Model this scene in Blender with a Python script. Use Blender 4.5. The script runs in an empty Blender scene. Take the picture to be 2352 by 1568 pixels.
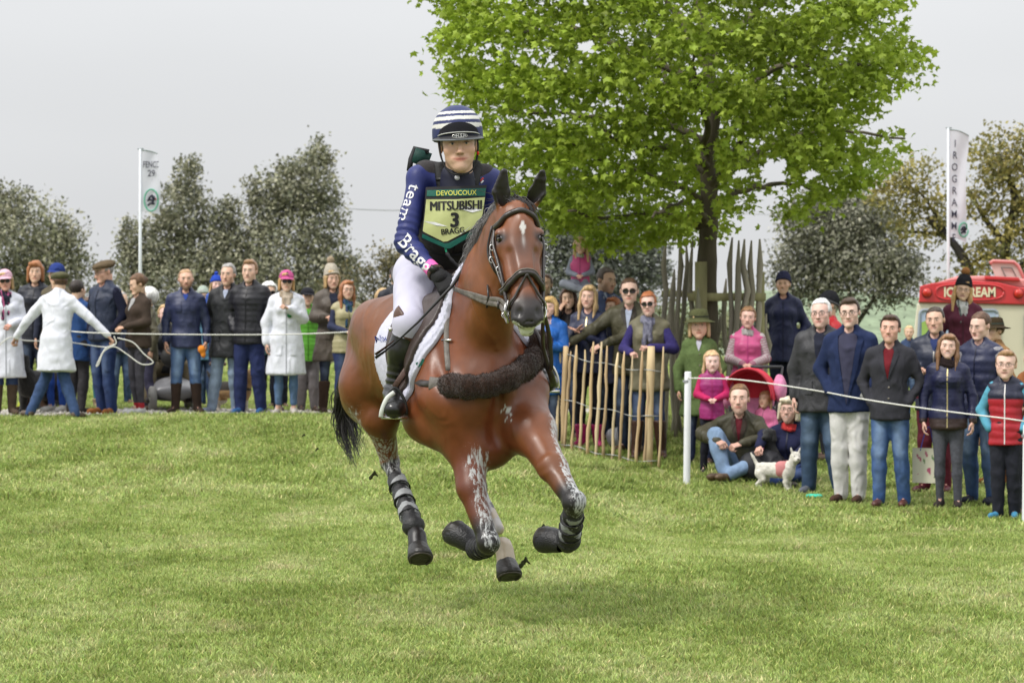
import bpy, math, random
import numpy as np
from mathutils import Vector, Matrix
from mathutils.bvhtree import BVHTree
random.seed(7); np.random.seed(7)
R = math.radians
# ------------------------------------------------------------ camera
FPX = 7050.0; YH = 700.0; CX = 1176.0; ZC = 1.53       # focal length, horizon and centre on a 2352 px wide frame
sc = bpy.context.scene
cd = bpy.data.cameras.new('camera'); cam = bpy.data.objects.new('camera', cd); sc.collection.objects.link(cam)
cam.location = (0, 0, ZC); cam.rotation_euler = (R(90), 0, 0)
cd.sensor_width = 36; cd.lens = 36*FPX/2352; cd.shift_y = -(784-YH)/2352
cd.clip_start = .5; cd.clip_end = 6000
cd.dof.use_dof = True; cd.dof.focus_distance = 14.6; cd.dof.aperture_fstop = 9
sc.camera = cam
# ------------------------------------------------------------ world: overcast daylight
SUN_EL, SUN_AZ = R(52), R(-125)     # azimuth measured from +Y towards +X
w = bpy.data.worlds.new('World'); sc.world = w; w.use_nodes = True
nt = w.node_tree; nt.nodes.clear()
def N(t, ty, **kw):
    n = t.nodes.new(ty)
    for k, v in kw.items(): setattr(n, k, v)
    return n
out = N(nt, 'ShaderNodeOutputWorld'); bg = N(nt, 'ShaderNodeBackground'); bg.inputs[1].default_value = .1
sky = N(nt, 'ShaderNodeTexSky', sky_type='NISHITA', sun_disc=False, sun_elevation=SUN_EL, sun_rotation=SUN_AZ, air_density=1, dust_density=4, ozone_density=1)
tc = N(nt, 'ShaderNodeTexCoord'); sp = N(nt, 'ShaderNodeSeparateXYZ'); nt.links.new(tc.outputs['Generated'], sp.inputs[0])
mx = N(nt, 'ShaderNodeMath', operation='MAXIMUM'); nt.links.new(sp.outputs[2], mx.inputs[0]); mx.inputs[1].default_value = 0
ma = N(nt, 'ShaderNodeMath', operation='MULTIPLY_ADD'); nt.links.new(mx.outputs[0], ma.inputs[0]); ma.inputs[1].default_value = 1.8; ma.inputs[2].default_value = 1.0   # CIE overcast sky
cn = N(nt, 'ShaderNodeTexNoise'); cn.inputs['Scale'].default_value = 3.0; cn.inputs['Detail'].default_value = 3
mp = N(nt, 'ShaderNodeMapping'); mp.inputs['Scale'].default_value = (1, 1, 4); nt.links.new(tc.outputs['Generated'], mp.inputs[0]); nt.links.new(mp.outputs[0], cn.inputs[0])
mr = N(nt, 'ShaderNodeMapRange'); nt.links.new(cn.outputs[0], mr.inputs[0]); mr.inputs[1].default_value = .3; mr.inputs[2].default_value = .7; mr.inputs[3].default_value = .95; mr.inputs[4].default_value = 1.04
m2 = N(nt, 'ShaderNodeMath', operation='MULTIPLY'); nt.links.new(ma.outputs[0], m2.inputs[0]); nt.links.new(mr.outputs[0], m2.inputs[1])
vm = N(nt, 'ShaderNodeVectorMath', operation='SCALE'); vm.inputs[0].default_value = (4.0, 4.06, 4.14); nt.links.new(m2.outputs[0], vm.inputs['Scale'])
mixc = N(nt, 'ShaderNodeMix', data_type='RGBA'); mixc.inputs[0].default_value = .96
nt.links.new(sky.outputs[0], mixc.inputs[6]); nt.links.new(vm.outputs[0], mixc.inputs[7])
nt.links.new(mixc.outputs[2], bg.inputs[0]); nt.links.new(bg.outputs[0], out.inputs[0])
sl = bpy.data.lights.new('sun', 'SUN'); sl.energy = 1.5; sl.angle = R(12); sl.color = (1, .96, .9)
so = bpy.data.objects.new('sun', sl); sc.collection.objects.link(so)
sdir = Vector((math.sin(SUN_AZ)*math.cos(SUN_EL), math.cos(SUN_AZ)*math.cos(SUN_EL), math.sin(SUN_EL)))
so.rotation_euler = sdir.to_track_quat('Z', 'Y').to_euler(); so.location = sdir*50
sc.view_settings.view_transform = 'Standard'; sc.view_settings.look = 'None'; sc.view_settings.gamma = 1
sc.view_settings.use_curve_mapping = False; sc.view_settings.exposure = 0.82
sc.cycles.max_bounces = 6; sc.cycles.transparent_max_bounces = 8
# ------------------------------------------------------------ helpers
def P(px, py, Y): return np.array([(px-CX)*Y/FPX, Y, ZC-(py-YH)*Y/FPX])
def ss(t): t = np.clip(t, 0, 1); return t*t*(3-2*t)
def ground(X, Y):
    X = np.asarray(X, float); Y = np.asarray(Y, float)
    z = .23*ss((Y-24)/11) - .25*ss((X+.5)/2)*ss((Y-17)/7)*(1-ss((Y-29)/6))
    z = z - 4.5*ss((Y-55)/130) - 2.0*ss((Y-300)/900)
    z = z + .012*np.sin(X*1.3+Y*.7)*ss((Y-8)/4)*(Y < 60)
    return z
def link(o, parent=None):
    sc.collection.objects.link(o)
    if parent is not None: o.parent = parent
    return o
def tag(o, label=None, cat=None, group=None, kind=None):
    if label: o['label'] = label
    if cat: o['category'] = cat
    if group: o['group'] = group
    if kind: o['kind'] = kind
    return o
def thing(name, label, cat, loc=(0, 0, 0), rz=0, group=None):
    o = bpy.data.objects.new(name, None); o.empty_display_size = .1; link(o)
    o.location = loc; o.rotation_euler = (0, 0, rz); return tag(o, label, cat, group)
def mesh(name, v, f, smooth=True, col=None, mi=None):
    """v (n,3) array, f (m,4) or (m,3) array or list of such arrays"""
    me = bpy.data.meshes.new(name); v = np.asarray(v, np.float32)
    fs = f if isinstance(f, list) and not np.isscalar(f[0][0]) else [f]
    fs = [np.asarray(a, np.int32) for a in fs if len(a)]
    nl = sum(a.size for a in fs); nf = sum(len(a) for a in fs)
    me.vertices.add(len(v)); me.vertices.foreach_set('co', v.ravel())
    me.loops.add(nl); me.polygons.add(nf)
    me.loops.foreach_set('vertex_index', np.concatenate([a.ravel() for a in fs]))
    tot = np.concatenate([np.full(len(a), a.shape[1], np.int32) for a in fs])
    me.polygons.foreach_set('loop_start', np.concatenate([[0], np.cumsum(tot)[:-1]]).astype(np.int32))
    if mi is not None: me.polygons.foreach_set('material_index', np.asarray(mi, np.int32))
    me.polygons.foreach_set('use_smooth', np.full(nf, smooth, bool))
    me.update(calc_edges=True); 
    if col is not None:
        at = me.color_attributes.new('Col', 'FLOAT_COLOR', 'POINT')
        c = np.ones((len(v), 4), np.float32); c[:, :3] = col; at.data.foreach_set('color', c.ravel())
    return me
def obj(name, v, f, m, parent=None, smooth=True, col=None, mi=None):
    me = mesh(name, v, f, smooth, col, mi)
    for q in (m if isinstance(m, (list, tuple)) else [m]): me.materials.append(q)
    return link(bpy.data.objects.new(name, me), parent)
class MB:
    """collects simple solids, builds one mesh"""
    def __init__(s): s.v = []; s.f4 = []; s.f3 = []; s.n = 0
    def add(s, v, f4=(), f3=()):
        s.v.append(np.asarray(v, float)); 
        if len(f4): s.f4.append(np.asarray(f4)+s.n)
        if len(f3): s.f3.append(np.asarray(f3)+s.n)
        s.n += len(v); return s
    def box(s, c, d, rz=0, M=None):
        c = np.asarray(c, float); h = np.asarray(d, float)/2
        v = np.array([[x, y, z] for x in (-1, 1) for y in (-1, 1) for z in (-1, 1)])*h
        if M is not None: v = v @ np.asarray(M).T
        elif rz: ca, sa = math.cos(rz), math.sin(rz); v = v @ np.array([[ca, sa, 0], [-sa, ca, 0], [0, 0, 1]])
        return s.add(v+c, [[0, 1, 3, 2], [4, 6, 7, 5], [0, 4, 5, 1], [2, 3, 7, 6], [0, 2, 6, 4], [1, 5, 7, 3]])
    def tube(s, pts, r, n=8, cap=True, flat=None):
        """swept tube; r scalar or per point; flat=(ratio, updir) makes straps"""
        pts = np.asarray(pts, float); m = len(pts); r = np.broadcast_to(np.asarray(r, float), (m,))
        T = np.gradient(pts, axis=0); T /= np.linalg.norm(T, axis=1)[:, None]+1e-9
        up = np.array([0, 0, 1.]) if flat is None else np.asarray(flat[1], float)
        if flat is None and abs(T[0] @ up) > .9: up = np.array([1., 0, 0])
        a = np.linspace(0, 2*math.pi, n, endpoint=False); vs = []
        prev = up
        for i in range(m):
            u = prev - T[i]*(prev @ T[i]); u /= np.linalg.norm(u)+1e-9
            if flat is None: prev = u
            w_ = np.cross(T[i], u); k = 1 if flat is None else flat[0]
            vs.append(pts[i] + r[i]*(np.cos(a)[:, None]*w_ + k*np.sin(a)[:, None]*u))
        f = [[i*n+j, i*n+(j+1) % n, (i+1)*n+(j+1) % n, (i+1)*n+j] for i in range(m-1) for j in range(n)]
        v = np.concatenate(vs); t3 = []
        if cap:
            v = np.concatenate([v, pts[:1], pts[-1:]]); k = m*n
            t3 = [[k, (j+1) % n, j] for j in range(n)] + [[k+1, (m-1)*n+j, (m-1)*n+(j+1) % n] for j in range(n)]
        return s.add(v, f, t3)
    def lathe(s, prof, n=16, c=(0, 0, 0), M=None, sx=1, sy=1):
        a = np.linspace(0, 2*math.pi, n, endpoint=False)
        v = np.concatenate([np.stack([r*np.cos(a)*sx, r*np.sin(a)*sy, np.full(n, z)], 1) for r, z in prof])
        if M is not None: v = v @ np.asarray(M).T
        f = [[i*n+j, i*n+(j+1) % n, (i+1)*n+(j+1) % n, (i+1)*n+j] for i in range(len(prof)-1) for j in range(n)]
        return s.add(v+np.asarray(c), f)
    def grid(s, G):
        """G (a,b,3) sheet"""
        a, b = G.shape[:2]; i = np.arange(a*b).reshape(a, b)
        return s.add(G.reshape(-1, 3), np.stack([i[:-1, :-1], i[:-1, 1:], i[1:, 1:], i[1:, :-1]], -1).reshape(-1, 4))
    def build(s, name, m, parent=None, smooth=True, col=None):
        fs = []
        if s.f4: fs.append(np.concatenate(s.f4))
        if s.f3: fs.append(np.concatenate(s.f3))
        return obj(name, np.concatenate(s.v), fs, m, parent, smooth, col)
def spline(pts, n=8):
    """Catmull-Rom through points"""
    p = np.asarray(pts, float); p = np.concatenate([[2*p[0]-p[1]], p, [2*p[-1]-p[-2]]]); o = []
    for i in range(1, len(p)-2):
        for t in np.linspace(0, 1, n, endpoint=False):
            o.append(.5*((2*p[i])+(-p[i-1]+p[i+1])*t+(2*p[i-1]-5*p[i]+4*p[i+1]-p[i+2])*t*t+(-p[i-1]+3*p[i]-3*p[i+1]+p[i+2])*t**3))
    o.append(p[-2]); return np.array(o)
# ---- smooth noise on points
_rs = np.random.RandomState(3)
_nd = _rs.normal(size=(24, 3)); _np = _rs.uniform(0, 6.28, 24)
def wn(p, fr=1.0, s=0, n=6, sc3=(1, 1, 1)):
    q = (np.asarray(p)*np.asarray(sc3)*fr) @ np.roll(_nd, s, 0)[:n].T + np.roll(_np, s)[:n]
    q = q + .8*np.sin(np.roll(q, 1, axis=1)*.7)
    return np.sin(q).mean(1)
# ---- signed distance volumes meshed with surface nets
def C(a, b, ra, rb=None, k=.02): return ('c', np.array(a, float), np.array(b, float), ra, ra if rb is None else rb, k, 1)
def E(c, r, k=.02, rot=None): return ('s', np.array(c, float), np.array(r, float) if np.ndim(r) else np.full(3, float(r)), rot, k, 1)
def L(a, b, r0, r1, side=(1, 0, 0), k=.02): return ('l', np.array(a, float), np.array(b, float), r0, r1, np.array(side, float), k, 1)
def cut(p): return p[:-1]+(-1,)
def only(p): return p[:-1]+(0,)
def axes_for(prims, h, pad=.02):
    lo = np.full(3, 1e9); hi = -lo
    for p in prims:
        if p[-1] != 1: continue
        b0, b1 = bbox(p); lo = np.minimum(lo, b0); hi = np.maximum(hi, b1)
    return [np.arange(lo[i]-pad, hi[i]+pad+h, h) for i in range(3)]
def bbox(p):
    if p[0] == 'c': r = max(p[3], p[4]); return np.minimum(p[1], p[2])-r, np.maximum(p[1], p[2])+r
    if p[0] == 's': r = p[2] if p[3] is None else np.full(3, p[2].max()); return p[1]-r, p[1]+r
    r = max(max(p[3]), max(p[4])); return np.minimum(p[1], p[2])-r, np.maximum(p[1], p[2])+r
def dist(p, x, y, z):
    if p[0] == 's':
        q = [x-p[1][0], y-p[1][1], z-p[1][2]]
        if p[3] is not None:
            M = np.asarray(p[3]); q = [M[0][i]*q[0]+M[1][i]*q[1]+M[2][i]*q[2] for i in range(3)]
        r = p[2]; k0 = sum((q[i]/r[i])**2 for i in range(3))**.5; k1 = sum((q[i]/r[i]**2)**2 for i in range(3))**.5
        return k0*(k0-1)/(k1+1e-9)
    a, b = p[1], p[2]; ba = b-a; l2 = ba @ ba+1e-12
    qx, qy, qz = x-a[0], y-a[1], z-a[2]
    t = np.clip((qx*ba[0]+qy*ba[1]+qz*ba[2])/l2, 0, 1)
    dx, dy, dz = qx-t*ba[0], qy-t*ba[1], qz-t*ba[2]
    if p[0] == 'c': return (dx*dx+dy*dy+dz*dz)**.5-(p[3]+(p[4]-p[3])*t)
    s = p[5]; e = ba/math.sqrt(l2); s = s-e*(s @ e); s = s/np.linalg.norm(s); g = np.cross(e, s)
    u = dx*s[0]+dy*s[1]+dz*s[2]; w_ = dx*g[0]+dy*g[1]+dz*g[2]; al = dx*e[0]+dy*e[1]+dz*e[2]
    ru = p[3][0]+(p[4][0]-p[3][0])*t; rw = p[3][1]+(p[4][1]-p[3][1])*t; rl = np.minimum(ru, rw)
    k0 = ((u/ru)**2+(w_/rw)**2+(al/rl)**2)**.5; k1 = ((u/ru**2)**2+(w_/rw**2)**2+(al/rl**2)**2)**.5
    return k0*(k0-1)/(k1+1e-9)
def vol(prims, axes):
    X, Y, Z = axes; D = np.full((len(X), len(Y), len(Z)), .5, np.float32)
    for p in prims:
        k = p[-2]; op = p[-1]; b0, b1 = bbox(p); m = k+.03
        if op == 0: sl = (slice(None),)*3
        else:
            sl = tuple(slice(max(np.searchsorted(ax, b0[i]-m)-1, 0), np.searchsorted(ax, b1[i]+m)+1) for i, ax in enumerate(axes))
        x, y, z = X[sl[0]][:, None, None], Y[sl[1]][None, :, None], Z[sl[2]][None, None, :]
        if x.size*y.size*z.size == 0: continue
        d = dist(p, x, y, z); S = D[sl]
        if op == 1: h = np.clip(.5+.5*(S-d)/k, 0, 1); D[sl] = S*(1-h)+d*h-k*h*(1-h)
        elif op == -1: h = np.clip(.5-.5*(S+d)/k, 0, 1); D[sl] = S*(1-h)-d*h+k*h*(1-h)
        else: D[sl] = np.maximum(S, d)
    return D
_CO = np.array([[i >> 2 & 1, i >> 1 & 1, i & 1] for i in range(8)])
_ED = [(a, b) for a in range(8) for b in range(a+1, 8) if bin(a ^ b).count('1') == 1]
def nets(D, axes, iso=0.):
    D = D-iso; I = D < 0
    cnt = sum(I[i:I.shape[0]-1+i, j:I.shape[1]-1+j, k:I.shape[2]-1+k].astype(np.int8) for i, j, k in _CO)
    ii, jj, kk = np.nonzero((cnt > 0) & (cnt < 8)); n = len(ii)
    if not n: return np.zeros((0, 3)), np.zeros((0, 4), int)
    vals = np.stack([D[ii+a, jj+b, kk+c] for a, b, c in _CO], 1); acc = np.zeros((n, 3)); w_ = np.zeros(n)
    for a, b in _ED:
        va, vb = vals[:, a], vals[:, b]; m = (va < 0) != (vb < 0); t = np.where(m, va/(va-vb+1e-12), 0)
        acc += m[:, None]*(_CO[a]+(_CO[b]-_CO[a])*t[:, None]); w_ += m
    acc /= w_[:, None]
    X, Y, Z = axes
    v = np.stack([X[ii]+acc[:, 0]*(X[np.minimum(ii+1, len(X)-1)]-X[ii]), Y[jj]+acc[:, 1]*(Y[jj+1]-Y[jj]), Z[kk]+acc[:, 2]*(Z[kk+1]-Z[kk])], 1)
    idm = np.full(cnt.shape, -1, np.int64); idm[ii, jj, kk] = np.arange(n); F = []
    s = D.shape
    for ax in range(3):
        o = [a for a in range(3) if a != ax]
        A = I; lo = [slice(None)]*3; hi = [slice(None)]*3; lo[ax] = slice(0, -1); hi[ax] = slice(1, None)
        for q in o: lo[q] = slice(1, -1); hi[q] = slice(1, -1)
        a_, b_ = A[tuple(lo)], A[tuple(hi)]; e = np.argwhere(a_ != b_)
        if not len(e): continue
        sgn = a_[tuple(e.T)]; c = e.copy(); c[:, o[0]] += 1; c[:, o[1]] += 1
        def g(d0, d1): q = c.copy(); q[:, o[0]] -= d0; q[:, o[1]] -= d1; return idm[q[:, 0], q[:, 1], q[:, 2]]
        q4 = np.stack([g(1, 1), g(0, 1), g(0, 0), g(1, 0)], 1)
        flip = (~sgn) if ax != 1 else sgn
        q4[flip] = q4[flip][:, ::-1]; F.append(q4)
    F = np.concatenate(F); F = F[(F >= 0).all(1)]
    return v, F
def sdfmesh(prims, h, post=None, axes=None):
    ax = axes or axes_for(prims, h); D = vol(prims, ax)
    if post is not None: D = post(D, ax[0][:, None, None], ax[1][None, :, None], ax[2][None, None, :])
    return nets(D, ax)
def vnorm(v, f):
    n = np.zeros_like(v, dtype=float); a = np.cross(v[f[:, 2]]-v[f[:, 0]], v[f[:, 3]]-v[f[:, 1]])
    for i in range(4): np.add.at(n, f[:, i], a)
    return n/(np.linalg.norm(n, axis=1)[:, None]+1e-12)
def relax(v, f, it=1, lam=.5):
    e = np.concatenate([f[:, [0, 1]], f[:, [1, 2]], f[:, [2, 3]], f[:, [3, 0]]])
    deg = np.bincount(e.ravel(), minlength=len(v))[:, None]+1e-9
    for _ in range(it):
        s = np.zeros_like(v); np.add.at(s, e[:, 0], v[e[:, 1]]); np.add.at(s, e[:, 1], v[e[:, 0]]); v = v+(s/deg-v)*lam
    return v
def segd(p, a, b):
    a = np.asarray(a, float); b = np.asarray(b, float); ba = b-a; t = np.clip(((p-a) @ ba)/(ba @ ba), 0, 1)
    return np.linalg.norm(p-a-t[:, None]*ba, axis=1), t
def rotz(a): c, s = math.cos(a), math.sin(a); return np.array([[c, -s, 0], [s, c, 0], [0, 0, 1]])
def rotx(a): c, s = math.cos(a), math.sin(a); return np.array([[1, 0, 0], [0, c, -s], [0, s, c]])
def roty(a): c, s = math.cos(a), math.sin(a); return np.array([[c, 0, s], [0, 1, 0], [-s, 0, c]])
# ------------------------------------------------------------ materials
MATS = {}
def mat(name, col, rough=.8, var=.15, vs=6., bump=.2, bs=60., metal=0, spec=.3, coat=0, sheen=0, attr=False, strand=None, trans=0, sss=0, rvar=0, fb=0):
    key = (name, tuple(np.round(col, 4)), rough, var, bump, bs, attr)
    if key in MATS: return MATS[key]
    m = bpy.data.materials.new(name); m.use_nodes = True; t = m.node_tree; b = t.nodes['Principled BSDF']; lk = t.links.new
    b.inputs['Roughness'].default_value = rough; b.inputs['Metallic'].default_value = metal; b.inputs['Specular IOR Level'].default_value = spec
    b.inputs['Coat Weight'].default_value = coat; b.inputs['Coat Roughness'].default_value = .15
    if sheen: b.inputs['Sheen Weight'].default_value = sheen; b.inputs['Sheen Roughness'].default_value = .5
    if sss: b.inputs['Subsurface Weight'].default_value = sss; b.inputs['Subsurface Radius'].default_value = (.012, .005, .003); b.inputs['Subsurface Scale'].default_value = 1
    tc = N(t, 'ShaderNodeTexCoord'); src = tc.outputs['Object']
    if strand is not None:
        mp = N(t, 'ShaderNodeMapping'); mp.inputs['Scale'].default_value = strand; lk(src, mp.inputs[0]); src = mp.outputs[0]
    n1 = N(t, 'ShaderNodeTexNoise'); n1.inputs['Scale'].default_value = vs; n1.inputs['Detail'].default_value = 4; lk(src, n1.inputs[0])
    mr = N(t, 'ShaderNodeMapRange'); lk(n1.outputs[0], mr.inputs[0]); mr.inputs[1].default_value = .25; mr.inputs[2].default_value = .75
    mr.inputs[3].default_value = 1-var; mr.inputs[4].default_value = 1+var
    vm = N(t, 'ShaderNodeVectorMath', operation='SCALE'); lk(mr.outputs[0], vm.inputs['Scale'])
    if attr:
        at = N(t, 'ShaderNodeAttribute', attribute_name='Col'); lk(at.outputs['Color'], vm.inputs[0])
    else: vm.inputs[0].default_value = col
    lk(vm.outputs[0], b.inputs['Base Color'])
    if rvar:
        m3 = N(t, 'ShaderNodeMapRange'); lk(n1.outputs[0], m3.inputs[0]); m3.inputs[3].default_value = rough-rvar; m3.inputs[4].default_value = rough+rvar; lk(m3.outputs[0], b.inputs['Roughness'])
    if bump:
        n2 = N(t, 'ShaderNodeTexNoise'); n2.inputs['Scale'].default_value = bs; n2.inputs['Detail'].default_value = 3; lk(src, n2.inputs[0])
        bp = N(t, 'ShaderNodeBump'); bp.inputs['Strength'].default_value = bump; bp.inputs['Distance'].default_value = .01; lk(n2.outputs[0], bp.inputs['Height']); lk(bp.outputs[0], b.inputs['Normal'])
    if fb:
        n3 = N(t, 'ShaderNodeTexNoise'); n3.inputs['Scale'].default_value = 7; n3.inputs['Detail'].default_value = 2; n3.inputs['Distortion'].default_value = 1.2; n3.noise_type = 'RIDGED_MULTIFRACTAL'
        m4 = N(t, 'ShaderNodeMapping'); m4.inputs['Scale'].default_value = (1, 1, .7); m4.inputs['Rotation'].default_value = (.3, .5, .2); lk(tc.outputs['Object'], m4.inputs[0]); lk(m4.outputs[0], n3.inputs[0])
        b2 = N(t, 'ShaderNodeBump'); b2.inputs['Strength'].default_value = fb; b2.inputs['Distance'].default_value = .03; lk(n3.outputs[0], b2.inputs['Height'])
        if bump: lk(bp.outputs[0], b2.inputs['Normal'])
        lk(b2.outputs[0], b.inputs['Normal'])
    if trans:
        tr = N(t, 'ShaderNodeBsdfTranslucent'); lk(vm.outputs[0], tr.inputs[0]); mixs = N(t, 'ShaderNodeMixShader'); mixs.inputs[0].default_value = trans
        o = t.nodes['Material Output']; lk(b.outputs[0], mixs.inputs[1]); lk(tr.outputs[0], mixs.inputs[2]); lk(mixs.outputs[0], o.inputs[0])
    MATS[key] = m; return m
def s2l(r, g, b):
    """display colour 0..255 -> linear, for reading colours off the photograph"""
    c = np.array([r, g, b])/255.; return tuple(np.where(c <= .04045, c/12.92, ((c+.055)/1.055)**2.4))
def alb(r, g, b, k=.55): return tuple(np.clip(np.array(s2l(r, g, b))*k, .002, .85))
# ---- laying flat pieces and lettering over a surface
def bvh_of(*os):
    vs = []; fs = []; n = 0
    for o in os:
        me = o.data; M = o.matrix_basis if o.parent is None else o.matrix_basis
        vs += [M @ v.co for v in me.vertices]; fs += [[n+i for i in p.vertices] for p in me.polygons]; n = len(vs)
    return BVHTree.FromPolygons(vs, fs)
def drape(bvh, pts, d, off=.004, back=.6, fallback=True):
    """push points along direction d until they meet the surface, then lift by off"""
    d = Vector(d).normalized(); o = []; last = None
    for p in pts:
        q = Vector(p)-d*back; h = bvh.ray_cast(q, d, back*2.2)
        if h[0] is None: h2 = bvh.find_nearest(Vector(p)); hp = h2[0] if last is None else Vector(p)-d*((Vector(p)-last).dot(d))
        else: hp = h[0]; last = hp
        o.append(hp-d*off)
    return np.array(o)
def patch(name, bvh, poly, d, m, parent, off=.004, frame=None, n=10, thick=.004):
    """polygon given as rows of quads [[p00,p01..],[..]] draped on a surface; frame maps 2D (u,v) to 3D"""
    G = np.array(poly, float); a, b = G.shape[:2]
    U = np.linspace(0, a-1, n); V = np.linspace(0, b-1, n); out = []
    for u in U:
        for v in V:
            i = min(int(u), a-2); j = min(int(v), b-2); fu = u-i; fv = v-j
            out.append((G[i, j]*(1-fu)+G[i+1, j]*fu)*(1-fv)+(G[i, j+1]*(1-fu)+G[i+1, j+1]*fu)*fv)
    q = drape(bvh, [frame(*p) if frame else p for p in out], d, off).reshape(n, n, 3)
    dd = np.array(Vector(d).normalized()); mb = MB().grid(q[:, ::-1]); mb.grid(q+dd*thick)
    e = [np.stack([q[0], q[0]+dd*thick]), np.stack([q[-1]+dd*thick, q[-1]]), np.stack([q[:, 0]+dd*thick, q[:, 0]]), np.stack([q[:, -1], q[:, -1]+dd*thick])]
    for s_ in e: mb.grid(s_)
    return mb.build(name, m, parent)
def text_mesh(s, size=1., bold=.0, sx=1., shear=0, space=1., res=3):
    c = bpy.data.curves.new('t', 'FONT'); c.body = s; c.size = size; c.align_x = 'CENTER'; c.align_y = 'CENTER'; c.offset = bold; c.shear = shear; c.space_character = space; c.resolution_u = res
    o = bpy.data.objects.new('t', c); sc.collection.objects.link(o); bpy.context.view_layer.update()
    me = bpy.data.meshes.new_from_object(o.evaluated_get(bpy.context.evaluated_depsgraph_get())); bpy.data.objects.remove(o)
    import bmesh
    bm = bmesh.new(); bm.from_mesh(me); bmesh.ops.triangulate(bm, faces=bm.faces)
    v = np.array([(p.co.x*sx, p.co.y) for p in bm.verts]).reshape(-1, 2); f = np.array([[q.index for q in p.verts] for p in bm.faces]).reshape(-1, 3)
    bm.free(); bpy.data.meshes.remove(me); return v, f
def lettering(name, s, size, c, u, v, m, parent, bvh=None, d=None, off=.006, **kw):
    """letters at c with text direction u and up v (3D unit vectors); draped when bvh is given"""
    t, f = text_mesh(s, size, **kw); c, u, v = (np.asarray(a, float) for a in (c, u, v))
    p = c+t[:, :1]*u+t[:, 1:]*v
    if bvh is not None: p = drape(bvh, p, d, off)
    return obj(name, p, f, m, parent, smooth=False)
# ============================================================ SETTING
def terrain():
    ys = np.concatenate([np.arange(1, 60, .5), np.geomspace(60, 4500, 60)])
    xs = np.concatenate([-np.geomspace(14, 2500, 30)[::-1], np.arange(-13.5, 13.6, .5), np.geomspace(14, 2500, 30)])
    XX, YY = np.meshgrid(xs, ys, indexing='ij'); G = np.stack([XX, YY, ground(XX, YY)], -1)
    m = bpy.data.materials.new('turf_soil'); m.use_nodes = True; t = m.node_tree; b = t.nodes['Principled BSDF']; b.inputs['Roughness'].default_value = .95; b.inputs['Specular IOR Level'].default_value = .1
    g = N(t, 'ShaderNodeNewGeometry'); n1 = N(t, 'ShaderNodeTexNoise'); n1.inputs['Scale'].default_value = .45; n1.inputs['Detail'].default_value = 6; t.links.new(g.outputs['Position'], n1.inputs[0])
    cr = N(t, 'ShaderNodeValToRGB'); e = cr.color_ramp.elements; e[0].position = .35; e[0].color = (.10, .13, .035, 1); e[1].position = .65; e[1].color = (.24, .26, .10, 1)
    t.links.new(n1.outputs[0], cr.inputs[0]); t.links.new(cr.outputs[0], b.inputs['Base Color'])
    o = MB().grid(G.transpose(1, 0, 2)).build('grass_field', m); tag(o, kind='structure')
terrain()
# ---- grass blades: patches of real blades instanced over the field
GM = bpy.data.materials.new('grass_blades'); GM.use_nodes = True
def grass_mat():
    t = GM.node_tree; b = t.nodes['Principled BSDF']; lk = t.links.new
    b.inputs['Roughness'].default_value = .55; b.inputs['Specular IOR Level'].default_value = .25
    g = N(t, 'ShaderNodeNewGeometry'); at = N(t, 'ShaderNodeAttribute', attribute_name='Col')
    n1 = N(t, 'ShaderNodeTexNoise'); n1.inputs['Scale'].default_value = .9; n1.inputs['Detail'].default_value = 5; n1.inputs['Roughness'].default_value = .6
    mp = N(t, 'ShaderNodeMapping'); mp.inputs['Scale'].default_value = (1.25, .5, 1); lk(g.outputs['Position'], mp.inputs[0]); lk(mp.outputs[0], n1.inputs[0])
    n2 = N(t, 'ShaderNodeTexNoise'); n2.inputs['Scale'].default_value = 7; n2.inputs['Detail'].default_value = 3; lk(g.outputs['Position'], n2.inputs[0])
    cr = N(t, 'ShaderNodeValToRGB'); e = cr.color_ramp.elements; e[0].position = .36; e[0].color = (.215, .285, .062, 1); e[1].position = .70; e[1].color = (.44, .49, .20, 1)
    k = e.new(.50); k.color = (.31, .395, .105, 1)
    mx = N(t, 'ShaderNodeMath', operation='MULTIPLY_ADD'); lk(n2.outputs[0], mx.inputs[0]); mx.inputs[1].default_value = .5; mx.inputs[2].default_value = -.25
    ad = N(t, 'ShaderNodeMath', operation='ADD'); lk(n1.outputs[0], ad.inputs[0]); lk(mx.outputs[0], ad.inputs[1]); lk(ad.outputs[0], cr.inputs[0])
    n4 = N(t, 'ShaderNodeTexNoise'); n4.inputs['Scale'].default_value = 1.7; n4.inputs['Detail'].default_value = 5; n4.inputs['Roughness'].default_value = .7; lk(g.outputs['Position'], n4.inputs[0])
    r4 = N(t, 'ShaderNodeMapRange'); lk(n4.outputs[0], r4.inputs[0]); r4.inputs[1].default_value = .56; r4.inputs[2].default_value = .74; r4.inputs[4].default_value = .75
    dm = N(t, 'ShaderNodeMix', data_type='RGBA'); lk(r4.outputs[0], dm.inputs[0]); lk(cr.outputs[0], dm.inputs[6]); dm.inputs[7].default_value = (.46, .42, .22, 1)
    mm = N(t, 'ShaderNodeVectorMath', operation='MULTIPLY'); lk(dm.outputs[2], mm.inputs[0]); lk(at.outputs['Color'], mm.inputs[1])
    lk(mm.outputs[0], b.inputs['Base Color'])
    tr = N(t, 'ShaderNodeBsdfTranslucent'); lk(mm.outputs[0], tr.inputs[0]); ms = N(t, 'ShaderNodeMixShader'); ms.inputs[0].default_value = .3
    o = t.nodes['Material Output']; lk(b.outputs[0], ms.inputs[1]); lk(tr.outputs[0], ms.inputs[2]); lk(ms.outputs[0], o.inputs[0])
grass_mat()
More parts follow.
